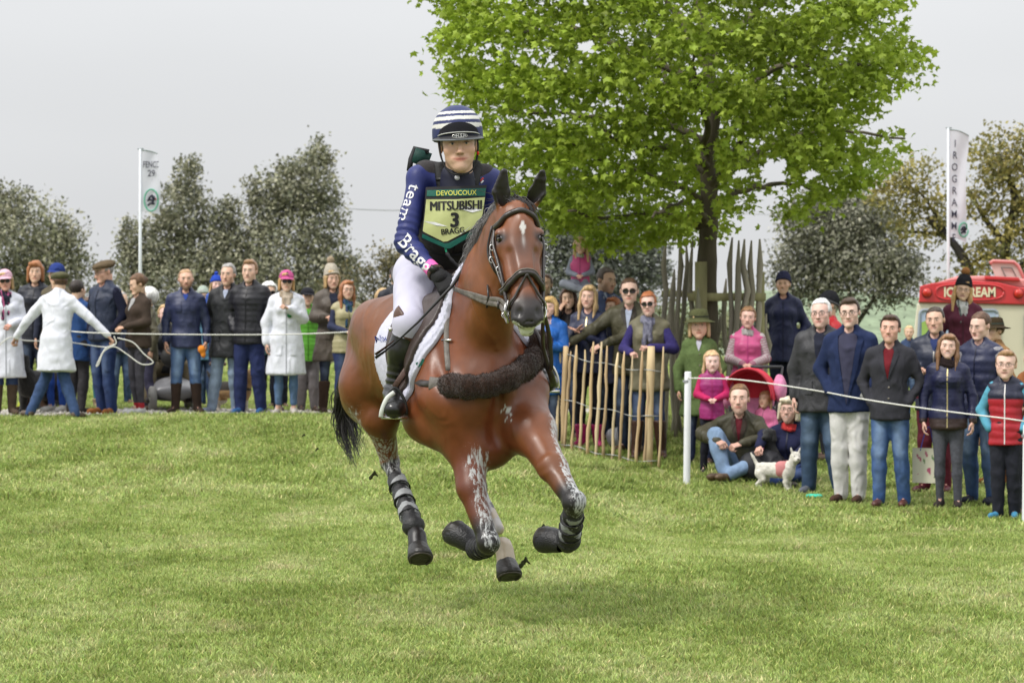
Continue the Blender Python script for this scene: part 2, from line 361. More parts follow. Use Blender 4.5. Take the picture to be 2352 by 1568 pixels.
def grass_patch(n, size, h, seed, wid=.0035):
    r = np.random.RandomState(seed); p = r.uniform(-size/2, size/2, (n, 2)); cl = r.uniform(-size/2, size/2, (40, 2))
    dmin = np.min(np.linalg.norm(p[:, None]-cl[None], axis=2), axis=1); hh = h*(r.uniform(.4, 1.15, n))*(1+.7*np.exp(-(dmin/.045)**2))
    a = r.normal(.6, 1.7, n); lean = r.uniform(.2, 1.25, n); d = np.stack([np.cos(a), np.sin(a)], 1)*np.sin(lean)[:, None]
    w_ = r.uniform(.6, 1.3, n)*wid; s = np.stack([-np.sin(a), np.cos(a)], 1)
    # random width direction so blades are seen from any side
    b = r.uniform(0, 6.28, n); s = np.stack([np.cos(b), np.sin(b)], 1)
    def pt(k, z, off): return np.concatenate([p+d*hh[:, None]*k+s*(w_*off)[:, None], (hh*z*np.cos(lean*.8))[:, None]-.004], 1)
    v = np.stack([pt(0, 0, 1), pt(0, 0, -1), pt(.45, .62, -.8), pt(.45, .62, .8), pt(1.1, 1, 0)], 1)
    i = np.arange(n)[:, None]*5; f4 = i+np.array([[0, 1, 2, 3]]); f3 = i+np.array([[3, 2, 4]])
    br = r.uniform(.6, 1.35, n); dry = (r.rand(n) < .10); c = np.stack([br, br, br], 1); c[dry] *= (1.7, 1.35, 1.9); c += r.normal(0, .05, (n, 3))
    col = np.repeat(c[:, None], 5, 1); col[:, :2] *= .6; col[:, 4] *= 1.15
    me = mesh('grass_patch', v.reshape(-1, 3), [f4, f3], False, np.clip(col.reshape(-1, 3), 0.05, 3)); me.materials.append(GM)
    return bpy.data.objects.new('grass_patch', me)
def gn_scatter(name, pts, rots, scl, pid, protos, label=None):
    me = bpy.data.meshes.new(name); me.vertices.add(len(pts)); me.vertices.foreach_set('co', np.asarray(pts, np.float32).ravel())
    for nm, ty, dat in (('rot', 'FLOAT_VECTOR', rots), ('scl', 'FLOAT', scl), ('pid', 'INT', pid)):
        a = me.attributes.new(nm, ty, 'POINT'); a.data.foreach_set('vector' if ty == 'FLOAT_VECTOR' else 'value', np.asarray(dat, np.int32 if ty == 'INT' else np.float32).ravel())
    o = link(bpy.data.objects.new(name, me)); ng = bpy.data.node_groups.new(name, 'GeometryNodeTree')
    ng.interface.new_socket('Geometry', in_out='INPUT', socket_type='NodeSocketGeometry'); ng.interface.new_socket('Geometry', in_out='OUTPUT', socket_type='NodeSocketGeometry')
    gi = ng.nodes.new('NodeGroupInput'); go = ng.nodes.new('NodeGroupOutput'); mtp = ng.nodes.new('GeometryNodeMeshToPoints'); ng.links.new(gi.outputs[0], mtp.inputs[0])
    g2i = ng.nodes.new('GeometryNodeGeometryToInstance'); iop = ng.nodes.new('GeometryNodeInstanceOnPoints')
    for q in reversed(protos):
        oi = ng.nodes.new('GeometryNodeObjectInfo'); oi.inputs[0].default_value = q; ng.links.new(oi.outputs['Geometry'], g2i.inputs[0])
    def at(nm, ty):
        n = ng.nodes.new('GeometryNodeInputNamedAttribute'); n.data_type = ty; n.inputs[0].default_value = nm; return n.outputs[0]
    ng.links.new(mtp.outputs[0], iop.inputs['Points']); ng.links.new(g2i.outputs[0], iop.inputs['Instance']); iop.inputs['Pick Instance'].default_value = True
    ng.links.new(at('pid', 'INT'), iop.inputs['Instance Index']); ng.links.new(at('rot', 'FLOAT_VECTOR'), iop.inputs['Rotation']); ng.links.new(at('scl', 'FLOAT'), iop.inputs['Scale'])
    ng.links.new(iop.outputs[0], go.inputs[0]); md = o.modifiers.new('scatter', 'NODES'); md.node_group = ng; return o
def track_mask(X, Y): return (X < 1.2) & (Y > 35.75+.12*np.sin(X*3)+.05*np.sin(X*11)) & (Y < 37.7+.2*np.sin(X*2))
def grass():
    protos = [grass_patch(2000, .5, .027, s) for s in range(4)] + [grass_patch(1000, .6, .042, 10+s, .006) for s in range(3)] + [grass_patch(600, .5, .065, 20+s, .005) for s in range(2)]
    pts = []; rot = []; scl = []; pid = []; r = np.random.RandomState(5)
    for (y0, y1, st, ids, sc_) in ((10.6, 24, .36, (0, 1, 2, 3), 1.), (24, 62, .5, (4, 5, 6), 1.), (62, 120, 1.1, (4, 5, 6), 2.2)):
        for y in np.arange(y0, y1, st):
            hw = y*.172+.6
            for x in np.arange(-hw, hw, st):
                xx = x+r.uniform(-.12, .12)*st; yy = y+r.uniform(-.12, .12)*st
                if track_mask(np.array(xx), np.array(yy)): continue
                if np.sqrt((xx-2.0)**2+(yy-32.6)**2) < .5: continue
                e = .1; gz = float(ground(xx, yy)); gx = (float(ground(xx+e, yy))-gz)/e; gy = (float(ground(xx, yy+e))-gz)/e
                M = Vector((-gx, -gy, 1)).to_track_quat('Z', 'Y').to_matrix().to_3x3() @ Matrix.Rotation(r.uniform(-3.1, 3.1), 3, 'Z')
                pts.append((xx, yy, gz)); rot.append(tuple(M.to_euler())); 
                tall = wn([[xx, yy, 0]], .9, 4)[0] > .35 and yy < 60
                scl.append(sc_*r.uniform(.9, 1.2)*(1.0+.25*wn([[xx, yy, 0]], .6, 9)[0])); pid.append(r.choice(ids))
                if tall and r.rand() < .25: pts.append((xx, yy, gz)); rot.append((0, 0, r.uniform(0, 6))); scl.append(r.uniform(.6, .9)); pid.append(r.choice((7, 8)))
    # long tufts round the feet of fence and guard
    for _ in range(150):
        xx, yy = r.uniform(-.4, 6), r.uniform(27.3, 34)
        if abs(xx-(yy-24)*.35) > 2.6: continue
        pts.append((xx, yy, float(ground(xx, yy)))); rot.append((0, 0, r.uniform(0, 6))); scl.append(r.uniform(.7, 1.1)); pid.append(r.choice((7, 8)))
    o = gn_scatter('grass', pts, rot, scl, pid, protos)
    tag(o, 'mown pale green grass of the course with short bent blades', 'grass', kind='stuff')
grass()
def track():
    xs = np.arange(-14, 1.6, .25); vs = np.linspace(0, 1, 9); G = []
    for x in xs:
        y0 = 35.65+.12*math.sin(x*3)+.05*math.sin(x*11); y1 = 37.8+.2*math.sin(x*2)
        G.append([(x, y0+(y1-y0)*v, float(ground(x, y0+(y1-y0)*v))+.006+.012*math.sin(math.pi*v)) for v in vs])
    o = MB().grid(np.array(G)).build('gravel_track', mat('gravel_dirt', (.42, .38, .31), .95, .3, 9, .6, 40)); tag(o, kind='structure')
    r = np.random.RandomState(2); n = 5200; x = r.uniform(-8, 1.2, n); y = r.uniform(35.7, 37.7, n); s = r.uniform(.008, .028, n); s[r.rand(n) < .04] *= 1.8
    ok = (r.rand(n) < .35+.65*(wn(np.stack([x, y, y*0], 1), 2.2) > -.1)); x, y, s = x[ok], y[ok], s[ok]; n = len(x)
    t = np.array([[1, 0, 0], [0, 1, 0], [-1, 0, 0], [0, -1, 0], [0, 0, .7], [0, 0, -.5]]); v = t[None]*s[:, None, None]*r.uniform(.7, 1.3, (n, 6, 3))
    v = v+np.stack([x, y, ground(x, y)+.018], 1)[:, None]
    f = np.array([[0, 1, 4], [1, 2, 4], [2, 3, 4], [3, 0, 4], [1, 0, 5], [2, 1, 5], [3, 2, 5], [0, 3, 5]]); F = (np.arange(n)[:, None, None]*6+f[None]).reshape(-1, 3)
    c = np.repeat(r.uniform(.3, .62, (n, 1))*np.array([1, .95, .86]), 6, 0)
    o = obj('gravel', v.reshape(-1, 3), F, mat('gravel_stone', (1, 1, 1), .9, .15, 20, .3, 60, attr=True), smooth=False, col=c)
    tag(o, 'pale loose gravel lying along the track edge', 'gravel', kind='stuff')
track()
# ---- distant hedge and hillside behind the ice cream van
def hillside():
    xs = np.linspace(-60, 160, 160); ys = np.linspace(330, 420, 30); G = []
    for x in xs:
        G.append([(x, y, -7+ (9.2*ss((y-330)/60)+1.3*math.sin(x*.06)+.9*wn([[x, y, 0]], .25)[0])*ss((x+20)/60)) for y in ys])
    o = MB().grid(np.array(G)).build('hillside', mat('hill_green', (.20, .25, .16), .95, .35, .6, 0)); tag(o, kind='structure')
hillside()
# ---- trees
def leaves(c, size, tmpl, faces, rs, up=.35, flat=.0):
    n = len(c); nrm = rs.normal(size=(n, 3)); nrm[:, 2] += up*2; nrm /= np.linalg.norm(nrm, axis=1)[:, None]
    a = rs.normal(size=(n, 3)); a[:, 2] -= .8; u = a-nrm*(a*nrm).sum(1)[:, None]; u /= np.linalg.norm(u, axis=1)[:, None]+1e-9; w_ = np.cross(nrm, u)
    s = np.broadcast_to(size, (n,))[:, None, None]*rs.uniform(.65, 1.25, (n, 1, 1)); T = tmpl
    v = c[:, None]+s*(T[None, :, :1]*w_[:, None]+T[None, :, 1:2]*u[:, None]+T[None, :, 2:]*nrm[:, None])
    F = (np.arange(n)[:, None, None]*len(T)+faces[None]).reshape(-1, faces.shape[1])
    return v.reshape(-1, 3), F
_m = []
for ang, rr in ((180, .12), (128, .56), (104, .42), (62, .88), (40, .56), (20, .62), (0, 1.0), (-20, .62), (-40, .56), (-62, .88), (-104, .42), (-128, .56)):
    _m.append((rr*math.sin(R(ang))*.75, rr*math.cos(R(ang))*.75, -.22*rr*rr*abs(math.sin(R(ang)))-.12*rr))
MAPLE = np.array([(0, 0, .03)]+_m); MAPLE_F = np.array([[0, i+1, (i+1) % 12+1] for i in range(12)])
QUAD = np.array([(-.32, -.1, 0), (.32, -.1, 0), (.22, .55, .1), (-.1, .7, .05)]); QUAD_F = np.array([[0, 1, 2, 3]])
def leafmat(name, trans=.35, rough=.5, spec=.3): return mat(name, (1, 1, 1), rough, .12, 3, 0, attr=True, trans=trans, spec=spec)
def inpoly(x, y, poly):
    ins = np.zeros(len(x), bool); n = len(poly)
    for i in range(n):
        x0, y0 = poly[i]; x1, y1 = poly[(i+1) % n]
        c = ((y0 > y) != (y1 > y)) & (x < (x1-x0)*(y-y0)/(y1-y0+1e-9)+x0); ins ^= c
    return ins
def maple():
    Y0 = 32.5; rs = np.random.RandomState(11)
    root = thing('maple_tree', 'bright green maple tree with broad leaves, growing inside the stake guard', 'tree', (P(1622, 1040, Y0)[0], Y0, float(ground(2.05, Y0))))
    o = np.array(root.location); bark = mat('maple_bark', (.10, .085, .06), .95, .45, 5, 1.0, 22, strand=(1, 1, .25))
    tr = spline([P(1624, 1050, Y0), P(1626, 800, Y0), P(1624, 600, Y0), P(1630, 480, Y0), P(1625, 360, Y0+.05), P(1640, 260, Y0), P(1622, 120, Y0), P(1600, -60, Y0)], 6)
    mb = MB().tube(tr-o, np.linspace(.125, .05, len(tr))*(1+.06*np.sin(np.arange(len(tr))*1.7)), 14)
    limbs = []
    L0 = [((1630, 440), (1700, 330), (1720, 190, -.6), (1790, 60, -.9)), ((1625, 400), (1560, 300), (1530, 200, .5), (1500, 60, .9)), ((1628, 470), (1540, 420), (1420, 380, -.8), (1300, 330, -1.1)),
          ((1626, 330), (1500, 270), (1330, 265, .4), (1150, 250, .6)), ((1634, 430), (1760, 340), (1900, 300, .3), (2080, 318, .5)), ((1632, 270), (1780, 160), (1930, 150, -.5), (2080, 150, -.6)),
          ((1622, 200), (1450, 120), (1300, 60, .5), (1130, 90, .8)), ((1628, 500), (1700, 440), (1800, 420, .9), (1880, 440, 1.3)), ((1624, 520), (1520, 490), (1400, 500, -.9), (1300, 480, -1.3)),
          ((1628, 520), (1600, 480, -.6), (1540, 470, -1.3), (1500, 500, -1.9)), ((1625, 350), (1620, 280, -.8), (1600, 200, -1.5), (1590, 120, -1.9)), ((1622, 150), (1560, 40), (1500, -60, .2), (1450, -120, .3)), ((1622, 150), (1720, 40), (1800, -40, .2), (1850, -100, .3)),
          ((1626, 380), (1540, 340, -.8), (1440, 330, -1.4), (1380, 300, -1.8))]
    for l in L0:
        q = spline([P(a[0], a[1], Y0+(a[2] if len(a) > 2 else (0 if i == 0 else .2*np.sign(l[2][2])))) for i, a in enumerate(l)], 6); limbs.append(q)
        q = q+rs.normal(0, .015, q.shape); mb.tube(q-o, np.linspace(.045, .012, len(q)), 7)
    mb.build('trunk', bark, root)
    poly = [(960, -160), (985, -30), (1000, 20), (1035, 45), (1010, 110), (1030, 160), (1050, 225), (1120, 235), (1100, 290), (1080, 345), (1120, 385), (1150, 430), (1215, 450), (1250, 520), (1300, 530), (1340, 520), (1385, 560), (1440, 545), (1500, 548), (1560, 525), (1600, 575), (1640, 570), (1655, 500), (1690, 475), (1720, 455), (1760, 430), (1800, 480), (1835, 495), (1860, 470), (1900, 450), (1950, 445), (1965, 405), (2000, 385), (2060, 350), (2095, 325), (2085, 300), (2040, 300), (1985, 325), (1950, 300), (1940, 265), (1990, 250), (2050, 195), (2115, 170), (2105, 120), (2060, 60), (2050, 20), (2070, -60), (2060, -160)]
    holes = [((1342, 105), 26), ((1322, 60), 14), ((1780, 395), 40), ((1195, 330), 12), ((1700, 400), 22), ((1480, 130), 10), ((1150, 200), 10), ((1120, 130), 9), ((1860, 395), 18), ((1560, 410), 8)]
    cl = []
    while len(cl) < 2450:
        x = rs.uniform(950, 2120, 400); y = rs.uniform(-160, 580, 400)
        ok = inpoly(x, y, poly)
        for (hx, hy), hr in holes: ok &= np.hypot(x-hx, y-hy) > hr*.6
        for a, b in zip(x[ok], y[ok]):
            rr = math.hypot((a-1555)/560, (b-120)/480); dm = 2.3*math.sqrt(max(.03, 1-min(rr, .99)**2))
            # leaves sit on limbs: layered clumps with gaps
            lay = math.sin(b*.045+a*.010+1.3*math.sin(a*.013)); 
            if lay < -.45 and rs.rand() < .72: continue
            d = dm*(1 if rs.rand() < .5 else -1)*rs.uniform(.25, 1)**.6
            cl.append((P(a, b, Y0+d*.95), rr))
    cl = cl[:2450]; cen = []; colr = []
    for p, rr in cl:
        n = rs.randint(13, 22); q = rs.normal(size=(n, 3))*np.array([.115, .115, .06]); q[:, 2] -= .35*np.linalg.norm(q[:, :2], axis=1)
        cen.append(p+q); base = np.array([.29, .385, .045])
        c = base*(1+.22*wn([p], 1.6, 4)[0]+.10*rs.normal())+np.array([.05, .05, .02])*max(0, wn([p], .9, 8)[0]); colr.append(c[None]*rs.uniform(.85, 1.18, (n, 1))*rs.uniform(.97, 1.03, (n, 3)))
    cen = np.concatenate(cen); colr = np.concatenate(colr)
    pp = np.stack([cen[:, 0]*FPX/cen[:, 1]+CX, YH-(cen[:, 2]-ZC)*FPX/cen[:, 1]], 1); jt = 1+.5*wn(np.stack([pp[:, 0], pp[:, 1], pp[:, 0]*0], 1), .09, 2)
    ok = ~((np.abs(pp[:, 0]-1625) < 24+8*np.sin(pp[:, 1]*.05)) & (pp[:, 1] > 250) & (cen[:, 1] < Y0) & (rs.rand(len(cen)) < .93))
    ok &= ~((wn(cen, 2.6, 6) > .42) & (rs.rand(len(cen)) < .75))
    for (hx, hy), hr in holes: ok &= np.hypot(pp[:, 0]-hx, pp[:, 1]-hy) > hr*.8*jt
    cen = cen[ok]; colr = colr[ok]
    v, f = leaves(cen-o, .083, MAPLE, MAPLE_F, rs, .6)
    obj('crown', v, f, leafmat('maple_leaf', .38, .5), root, smooth=False, col=np.repeat(colr, len(MAPLE), 0))
maple()
def bg_tree(label, blobs, Y, base, leaf, n, cols, trunk=None, gap=0., branches=(), group='trees beyond the crowd', name='evergreen_tree', seed=1, up=.4, depth=1.0, bark=(.07, .065, .055), tr=.15):
    n = int(n*.8); rs = np.random.RandomState(seed); bx = P(base[0], base[1], Y); root = thing(name, label, 'tree', tuple(bx), group=group)
    ar = np.array([b[2]*b[3] for b in blobs], float); pts = []; cc = []
    for b, a in zip(blobs, ar/ar.sum()):
        k = int(n*a); ncl = max(6, k//14); cpos = rs.normal(size=(ncl, 3)); cpos /= np.linalg.norm(cpos, axis=1)[:, None]; cpos *= (rs.uniform(.12, 1.0, (ncl, 1)))**.4
        cpos *= 1+.16*wn(cpos, 3, seed % 9)[:, None]
        sc_ = np.array([b[2], b[2]*depth, b[3]])*Y/FPX; ctr = P(b[0], b[1], Y+rs.uniform(-.25, .25)*b[2]*Y/FPX)
        cp = ctr+cpos*sc_
        if gap: cp = cp[wn(cp, 2.2/(b[2]*Y/FPX), 3) > gap-.9]
        if not len(cp): continue
        rr = b[2]*Y/FPX*.11+leaf*.7; idx = rs.randint(0, len(cp), k); q = cp[idx]+rs.normal(size=(k, 3))*rr*np.array([1, 1, .8]); pts.append(q)
        cb = rs.uniform(.7, 1.3, (len(cp), 1))*np.array(cols)[rs.randint(0, len(cols), len(cp))]; cc.append(cb[idx]*rs.uniform(.75, 1.25, (k, 1)))
    pts = np.concatenate(pts); cc = np.concatenate(cc)
    v, f = leaves(pts-bx, leaf, QUAD, QUAD_F, rs, up)
    obj('crown', v, f, leafmat(name+'_leaf', tr, .6, .25), root, smooth=False, col=np.repeat(cc, 4, 0))
    mb = MB(); bm_ = mat('tree_bark', bark, .95, .3, 2, .5, 8)
    for l in (trunk or [[(base[0], base[1], 0), (base[0]+4, base[1]-90, 0), (blobs[0][0], blobs[0][1], 0)]]):
        q = spline([P(a[0], a[1], Y+(a[2] if len(a) > 2 else 0)) for a in l], 5); w0 = l[0][3] if len(l[0]) > 3 else 9
        mb.tube(q-bx, np.linspace(w0, w0*.3, len(q))*Y/FPX, 7)
    mb.build('trunk', bm_, root)
OG = [(.21, .215, .135), (.27, .27, .18), (.15, .16, .11), (.36, .35, .25)]
bg_tree('dark grey-green evergreen oak cut by the left edge of the photo', [(40, 560, 150, 110), (-30, 500, 90, 80), (120, 620, 90, 110), (60, 700, 140, 120), (20, 450, 45, 30), (150, 540, 40, 40)], 95, (40, 850), .135, 22000, OG, seed=2)
bg_tree('grey-green evergreen oak behind the tall white flag, with a narrow pointed top', [(420, 480, 62, 78), (430, 400, 30, 40), (350, 560, 70, 70), (480, 570, 90, 90), (400, 680, 140, 120), (310, 620, 50, 60), (290, 540, 18, 40), (520, 500, 34, 50)], 100, (430, 850), .135, 26000, OG, seed=3)
bg_tree('tallest evergreen oak, its twin top rising left of the rider', [(700, 420, 70, 80), (730, 360, 34, 48), (650, 440, 60, 70), (610, 480, 50, 60), (740, 520, 62, 90), (650, 600, 130, 110), (700, 720, 140, 120), (560, 640, 80, 90), (790, 640, 50, 70), (580, 440, 18, 40)], 100, (670, 850), .135, 33000, OG, seed=4)
TWIG = [(.17, .15, .075), (.11, .11, .07), (.22, .19, .10)]
bg_tree('thin pale budding bush with bare twigs, between the tall oak and the rider', [(830, 680, 90, 90), (880, 600, 50, 70), (905, 660, 60, 80), (790, 740, 70, 70)], 90, (840, 850), .11, 5200, TWIG,
        trunk=[[(840, 850, 0, 5), (845, 760, 0), (880, 690, 0), (900, 560, 0)], [(842, 780, 0, 4), (810, 720, .4), (790, 640, .4)], [(845, 760, 0, 4), (890, 740, .3), (940, 700, .3)], [(850, 740, 0, 3), (860, 680, .3), (850, 600, .3)], [(870, 710, 0, 3), (920, 650, .3), (935, 590, .3)]], seed=5, name='budding_bush', gap=.8)
DK = [(.15, .17, .13), (.21, .225, .175), (.11, .12, .10)]
bg_tree('dark evergreen oak directly behind the child held up on shoulders', [(1390, 560, 120, 90), (1330, 500, 80, 80), (1280, 560, 70, 90), (1450, 640, 90, 100), (1350, 660, 120, 90), (1500, 600, 40, 60), (1300, 420, 50, 50)], 85, (1390, 830), .13, 19000, DK, seed=6)
bg_tree('rounded grey evergreen oak to the right of the stake guard', [(1900, 560, 120, 90), (1980, 600, 120, 110), (1860, 500, 70, 60), (1960, 500, 90, 60), (1850, 630, 80, 80), (2060, 620, 60, 80), (1930, 470, 40, 34), (2020, 500, 50, 40)], 75, (1960, 800), .105, 28000, [(.27, .27, .20), (.20, .205, .15), (.36, .35, .27), (.14, .145, .11)],
        trunk=[[(1962, 830, 0, 10), (1965, 740, 0), (1950, 660, 0)], [(1963, 770, 0, 6), (1920, 690, .4), (1880, 620, .5)], [(1964, 750, 0, 6), (2010, 680, -.4), (2040, 620, -.5)]], seed=7)
OAK = [(.30, .26, .075), (.24, .22, .08), (.38, .32, .11), (.18, .18, .07)]
bg_tree('large yellowish oak in young leaf with dark open limbs, behind the ice cream van', [(2290, 360, 80, 60), (2340, 430, 90, 90), (2250, 470, 50, 50), (2330, 560, 80, 60), (2240, 590, 60, 40), (2110, 410, 70, 45), (2060, 450, 60, 50), (2150, 480, 60, 40), (2110, 520, 70, 40), (2280, 640, 80, 40), (2420, 350, 90, 90), (2440, 520, 90, 90), (2190, 660, 50, 30)], 70, (2280, 800), .11, 15000, OAK,
        trunk=[[(2290, 830, 0, 20), (2262, 720, 0), (2225, 620, 0), (2190, 560, 0), (2130, 500, 0)], [(2275, 780, 0, 18), (2300, 660, 0), (2310, 560, 0), (2330, 450, 0), (2290, 350, 0)], [(2310, 620, 0, 9), (2260, 590, .3), (2200, 640, .3)], [(2310, 560, 0, 9), (2260, 500, .5), (2230, 440, .5)], [(2325, 500, 0, 8), (2380, 420, .3), (2400, 350, .3)], [(2200, 575, 0, 8), (2160, 540, .4), (2060, 530, .4)], [(2300, 640, 0, 10), (2360, 600, 0), (2430, 540, 0)], [(2190, 560, 0, 5), (2120, 450, .2), (2080, 430, .2)]], seed=8, name='oak_tree', gap=.55, bark=(.045, .04, .035), tr=.3)
bg_tree('low dark bush behind the crowd under the left flag', [(330, 760, 120, 60), (230, 790, 80, 50), (600, 780, 160, 60), (120, 790, 120, 50)], 70, (400, 850), .13, 9000, [(.13, .14, .08), (.20, .19, .12)], seed=9, name='hedge', group=None)
bg_tree('low hedge of dark shrubs behind the paling fence and the guard', [(1350, 770, 140, 55), (1550, 760, 140, 60), (1750, 770, 120, 50), (1150, 780, 140, 50)], 78, (1500, 850), .14, 9000, [(.16, .18, .09), (.22, .23, .12)], seed=10, name='hedge', group=None)
def power_line():
    for i, (a, b, r_) in enumerate((((700, 470), (1000, 482), .02), ((1630, 488), (2400, 498), .012))):
        q = [P(x, y+6*math.sin(math.pi*t), 150) for t, x, y in [(t, a[0]+(b[0]-a[0])*t, a[1]+(b[1]-a[1])*t) for t in np.linspace(0, 1, 12)]]
        o = MB().tube(q, r_, 4).build('overhead_cable', mat('cable', (.25, .26, .27), .7, 0, 1, 0))
        tag(o, ('thin grey overhead cable between the tall oak and the rider', 'faint overhead cable to the right of the maple trunk')[i], 'cable')
power_line()
# ============================================================ PEOPLE
SKIN = mat('skin', (1, 1, 1), .48, .05, 30, .12, 220, attr=True, spec=.35)
HAIRM = mat('hair', (1, 1, 1), .45, .35, 40, .9, 90, attr=True, strand=(1, 1, .18), spec=.35, sheen=0)
def ellip(x, y, z, c, r):
    q = [(x-c[0])/r[0], (y-c[1])/r[1], (z-c[2])/r[2]]; k0 = (q[0]**2+q[1]**2+q[2]**2)**.5
    k1 = ((q[0]/r[0])**2+(q[1]/r[1])**2+(q[2]/r[2])**2)**.5; return k0*(k0-1)/(k1+1e-9)
def smax(a, b, k): h = np.clip(.5+.5*(a-b)/k, 0, 1); return b*(1-h)+a*h+k*h*(1-h)
def head_prims(kind='m', smile=0.):
    m = kind == 'm'; c = kind == 'c'
    jw = .046 if m else .043; P_ = [
        E((0, .012, .038), (.076, .096, .086), .02), E((0, -.03, .01), (.066, .066, .075), .02),
        L((0, -.028, -.02), (0, -.055, -.085), (.055, .055), (jw*.66, .034), k=.025),
        C((-.041, -.022, -.058), (-.013, -.074, -.094), .018, .015, .03), C((.041, -.022, -.058), (.013, -.074, -.094), .018, .015, .03),
        E((-.032, -.052, -.045), (.026, .024, .032), .03), E((.032, -.052, -.045), (.026, .024, .032), .03),
        E((0, -.083, -.093), (.017 if m else .013, .014, .015), .018),
        E((-.043, -.062, -.016), (.023, .022, .019), .025), E((.043, -.062, -.016), (.023, .022, .019), .025),
        L((-.030, -.080, .031), (.030, -.080, .031), (.010, .012), (.010, .012), side=(0, 0, 1), k=.016),
        cut(E((-.031, -.103, .011), (.019, .019, .0135), .014)), cut(E((.031, -.103, .011), (.019, .019, .0135), .014)),
        E((-.031, -.0805, .0095), (.0165, .013, .0125), .004), E((.031, -.0805, .0095), (.0165, .013, .0125), .004),
        C((0, -.089, .018), (0, -.111 if m else -.104, -.024), .0080, .0105, .010), E((0, -.114 if m else -.105, -.029), (.0125 if m else .0110, .012, .0095), .007),
        E((-.0125, -.098, -.031), (.0075, .010, .0075), .007), E((.0125, -.098, -.031), (.0075, .010, .0075), .007),
        E((0, -.083, -.060), (.038, .014, .022), .016),
        C((-.026, -.0885, -.0548), (-.006, -.0935, -.0560), .0028, .0040, k=.008), C((.026, -.0885, -.0548), (.006, -.0935, -.0560), .0028, .0040, k=.008), C((-.018, -.0895, -.0648), (.018, -.0895, -.0648), .0052, k=.008), C((-.006, -.0935, -.0555), (.006, -.0935, -.0555), .0040, k=.006),
        cut(C((-.024, -.098, -.0572+smile*.003), (0, -.103, -.0607), .0024, .0028, .003)), cut(C((.024, -.098, -.0572+smile*.003), (0, -.103, -.0607), .0024, .0028, .003)),
        E((-.078, .014, .002), (.009, .019, .030), .010), E((.078, .014, .002), (.009, .019, .030), .010),
        C((0, .025, -.05), (0, .036, -.19), .054 if m else .045, .060 if m else .048, .03),
        C((-.03, .03, -.06), (-.022, -.015, -.19), .02, .018, .03), C((.03, .03, -.06), (.022, -.015, -.19), .02, .018, .03),
    ]
    if c: P_ += [E((0, .02, .045), (.082, .10, .09), .02), E((0, -.05, -.04), (.058, .034, .045), .03)]
    return P_
def head_colors(v, kind, skin, beard=0, lip=None, smile=0):
    s = np.clip(np.array(skin)*np.array([1.28, 1.42, 1.45]), 0, .8); c = np.repeat(s[None], len(v), 0); x, y, z = v.T
    zc = z-(4+4*smile)*x*x
    def lipb(cx, cy, cz, rx, ry, rz): return np.exp(-(((x-cx)/rx)**2+((y-cy)/ry)**2+((zc-cz)/rz)**2))
    def blob(cx, cy, cz, rx, ry, rz): return np.exp(-(((x-cx)/rx)**2+((y-cy)/ry)**2+((z-cz)/rz)**2))
    red = (blob(-.045, -.07, -.02, .03, .04, .025)+blob(.045, -.07, -.02, .03, .04, .025))*.35+blob(0, -.11, -.028, .015, .03, .015)*.4+(blob(-.08, .01, 0, .012, .03, .03)+blob(.08, .01, 0, .012, .03, .03))*.4
    c = c*(1-red[:, None]*np.array([.02, .28, .30]))
    lp = np.clip(lipb(0, -.095, -.0605, .026, .022, .0078)*1.8, 0, 1)[:, None]; L_ = np.array(lip if lip is not None else s*np.array([.80, .46, .46])); c = c*(1-lp)+L_*lp
    mo = np.clip(lipb(0, -.097, -.0607, .030, .03, .0026)*1.3, 0, 1)[:, None]; c = c*(1-mo*.45)
    if smile: te = np.clip(lipb(0, -.097, -.0603, .017, .03, .0030)*1.5, 0, .85)[:, None]; c = c*(1-te)+np.array([.60, .56, .50])*te
    so = (blob(-.031, -.085, .022, .02, .02, .008)+blob(.031, -.085, .022, .02, .02, .008)); c = c*(1-.12*np.clip(so, 0, 1)[:, None])
    lash = blob(-.031, -.092, .0150, .017, .014, .0032)+blob(.031, -.092, .0150, .017, .014, .0032); c = c*(1-.6*np.clip(lash*1.2, 0, 1)[:, None])
    no = blob(-.008, -.108, -.037, .005, .012, .004)+blob(.008, -.108, -.037, .005, .012, .004); c = c*(1-.6*np.clip(no, 0, 1)[:, None])
    if beard:
        b = np.clip((blob(0, -.075, -.09, .055, .05, .032)+.8*blob(-.05, -.04, -.05, .025, .05, .04)+.8*blob(.05, -.04, -.05, .025, .05, .04)+.6*blob(0, -.1, -.046, .028, .02, .006))*1.4, 0, 1)[:, None]*(1-lp)
        c = c*(1-beard*b)+np.array([.10, .06, .035])*beard*b
    return np.clip(c, .003, 1)
_HT = {}
def head_template(kind, h, smile=0):
    key = (kind, h, smile)
    if key not in _HT:
        v, f = sdfmesh(head_prims(kind, smile), h, post=lambda D, x, y, z: np.maximum(D, -.17-z+0*x+0*y)); _HT[key] = (v, f)
    return _HT[key]
def eye_geo(iris=(.12, .10, .07), n=10):
    """eyeballs with dark iris, brows are separate hair"""
    V = []; F = []; Cc = []; k = 0
    for sx in (-1, 1):
        a = np.linspace(0, 2*math.pi, n, endpoint=False)
        for th, col in ((0, (.01, .01, .01)), (.16, (.01, .01, .01)), (.26, iris), (.46, iris), (.50, (.62, .58, .55)), (1.3, (.55, .48, .45))):
            V.append(np.stack([sx*.031+.0118*math.sin(th)*np.cos(a), np.full(n, -.0826)-.0118*math.cos(th), .0095+np.clip(.0118*math.sin(th)*np.sin(a), -.0054, .0046)], 1)); Cc.append(np.repeat(np.array([col]), n, 0))
        for i in range(5):
            F += [[k+i*n+j, k+i*n+(j+1) % n, k+(i+1)*n+(j+1) % n, k+(i+1)*n+j] for j in range(n)]
        k += 6*n
    return np.concatenate(V), np.array(F), np.concatenate(Cc)
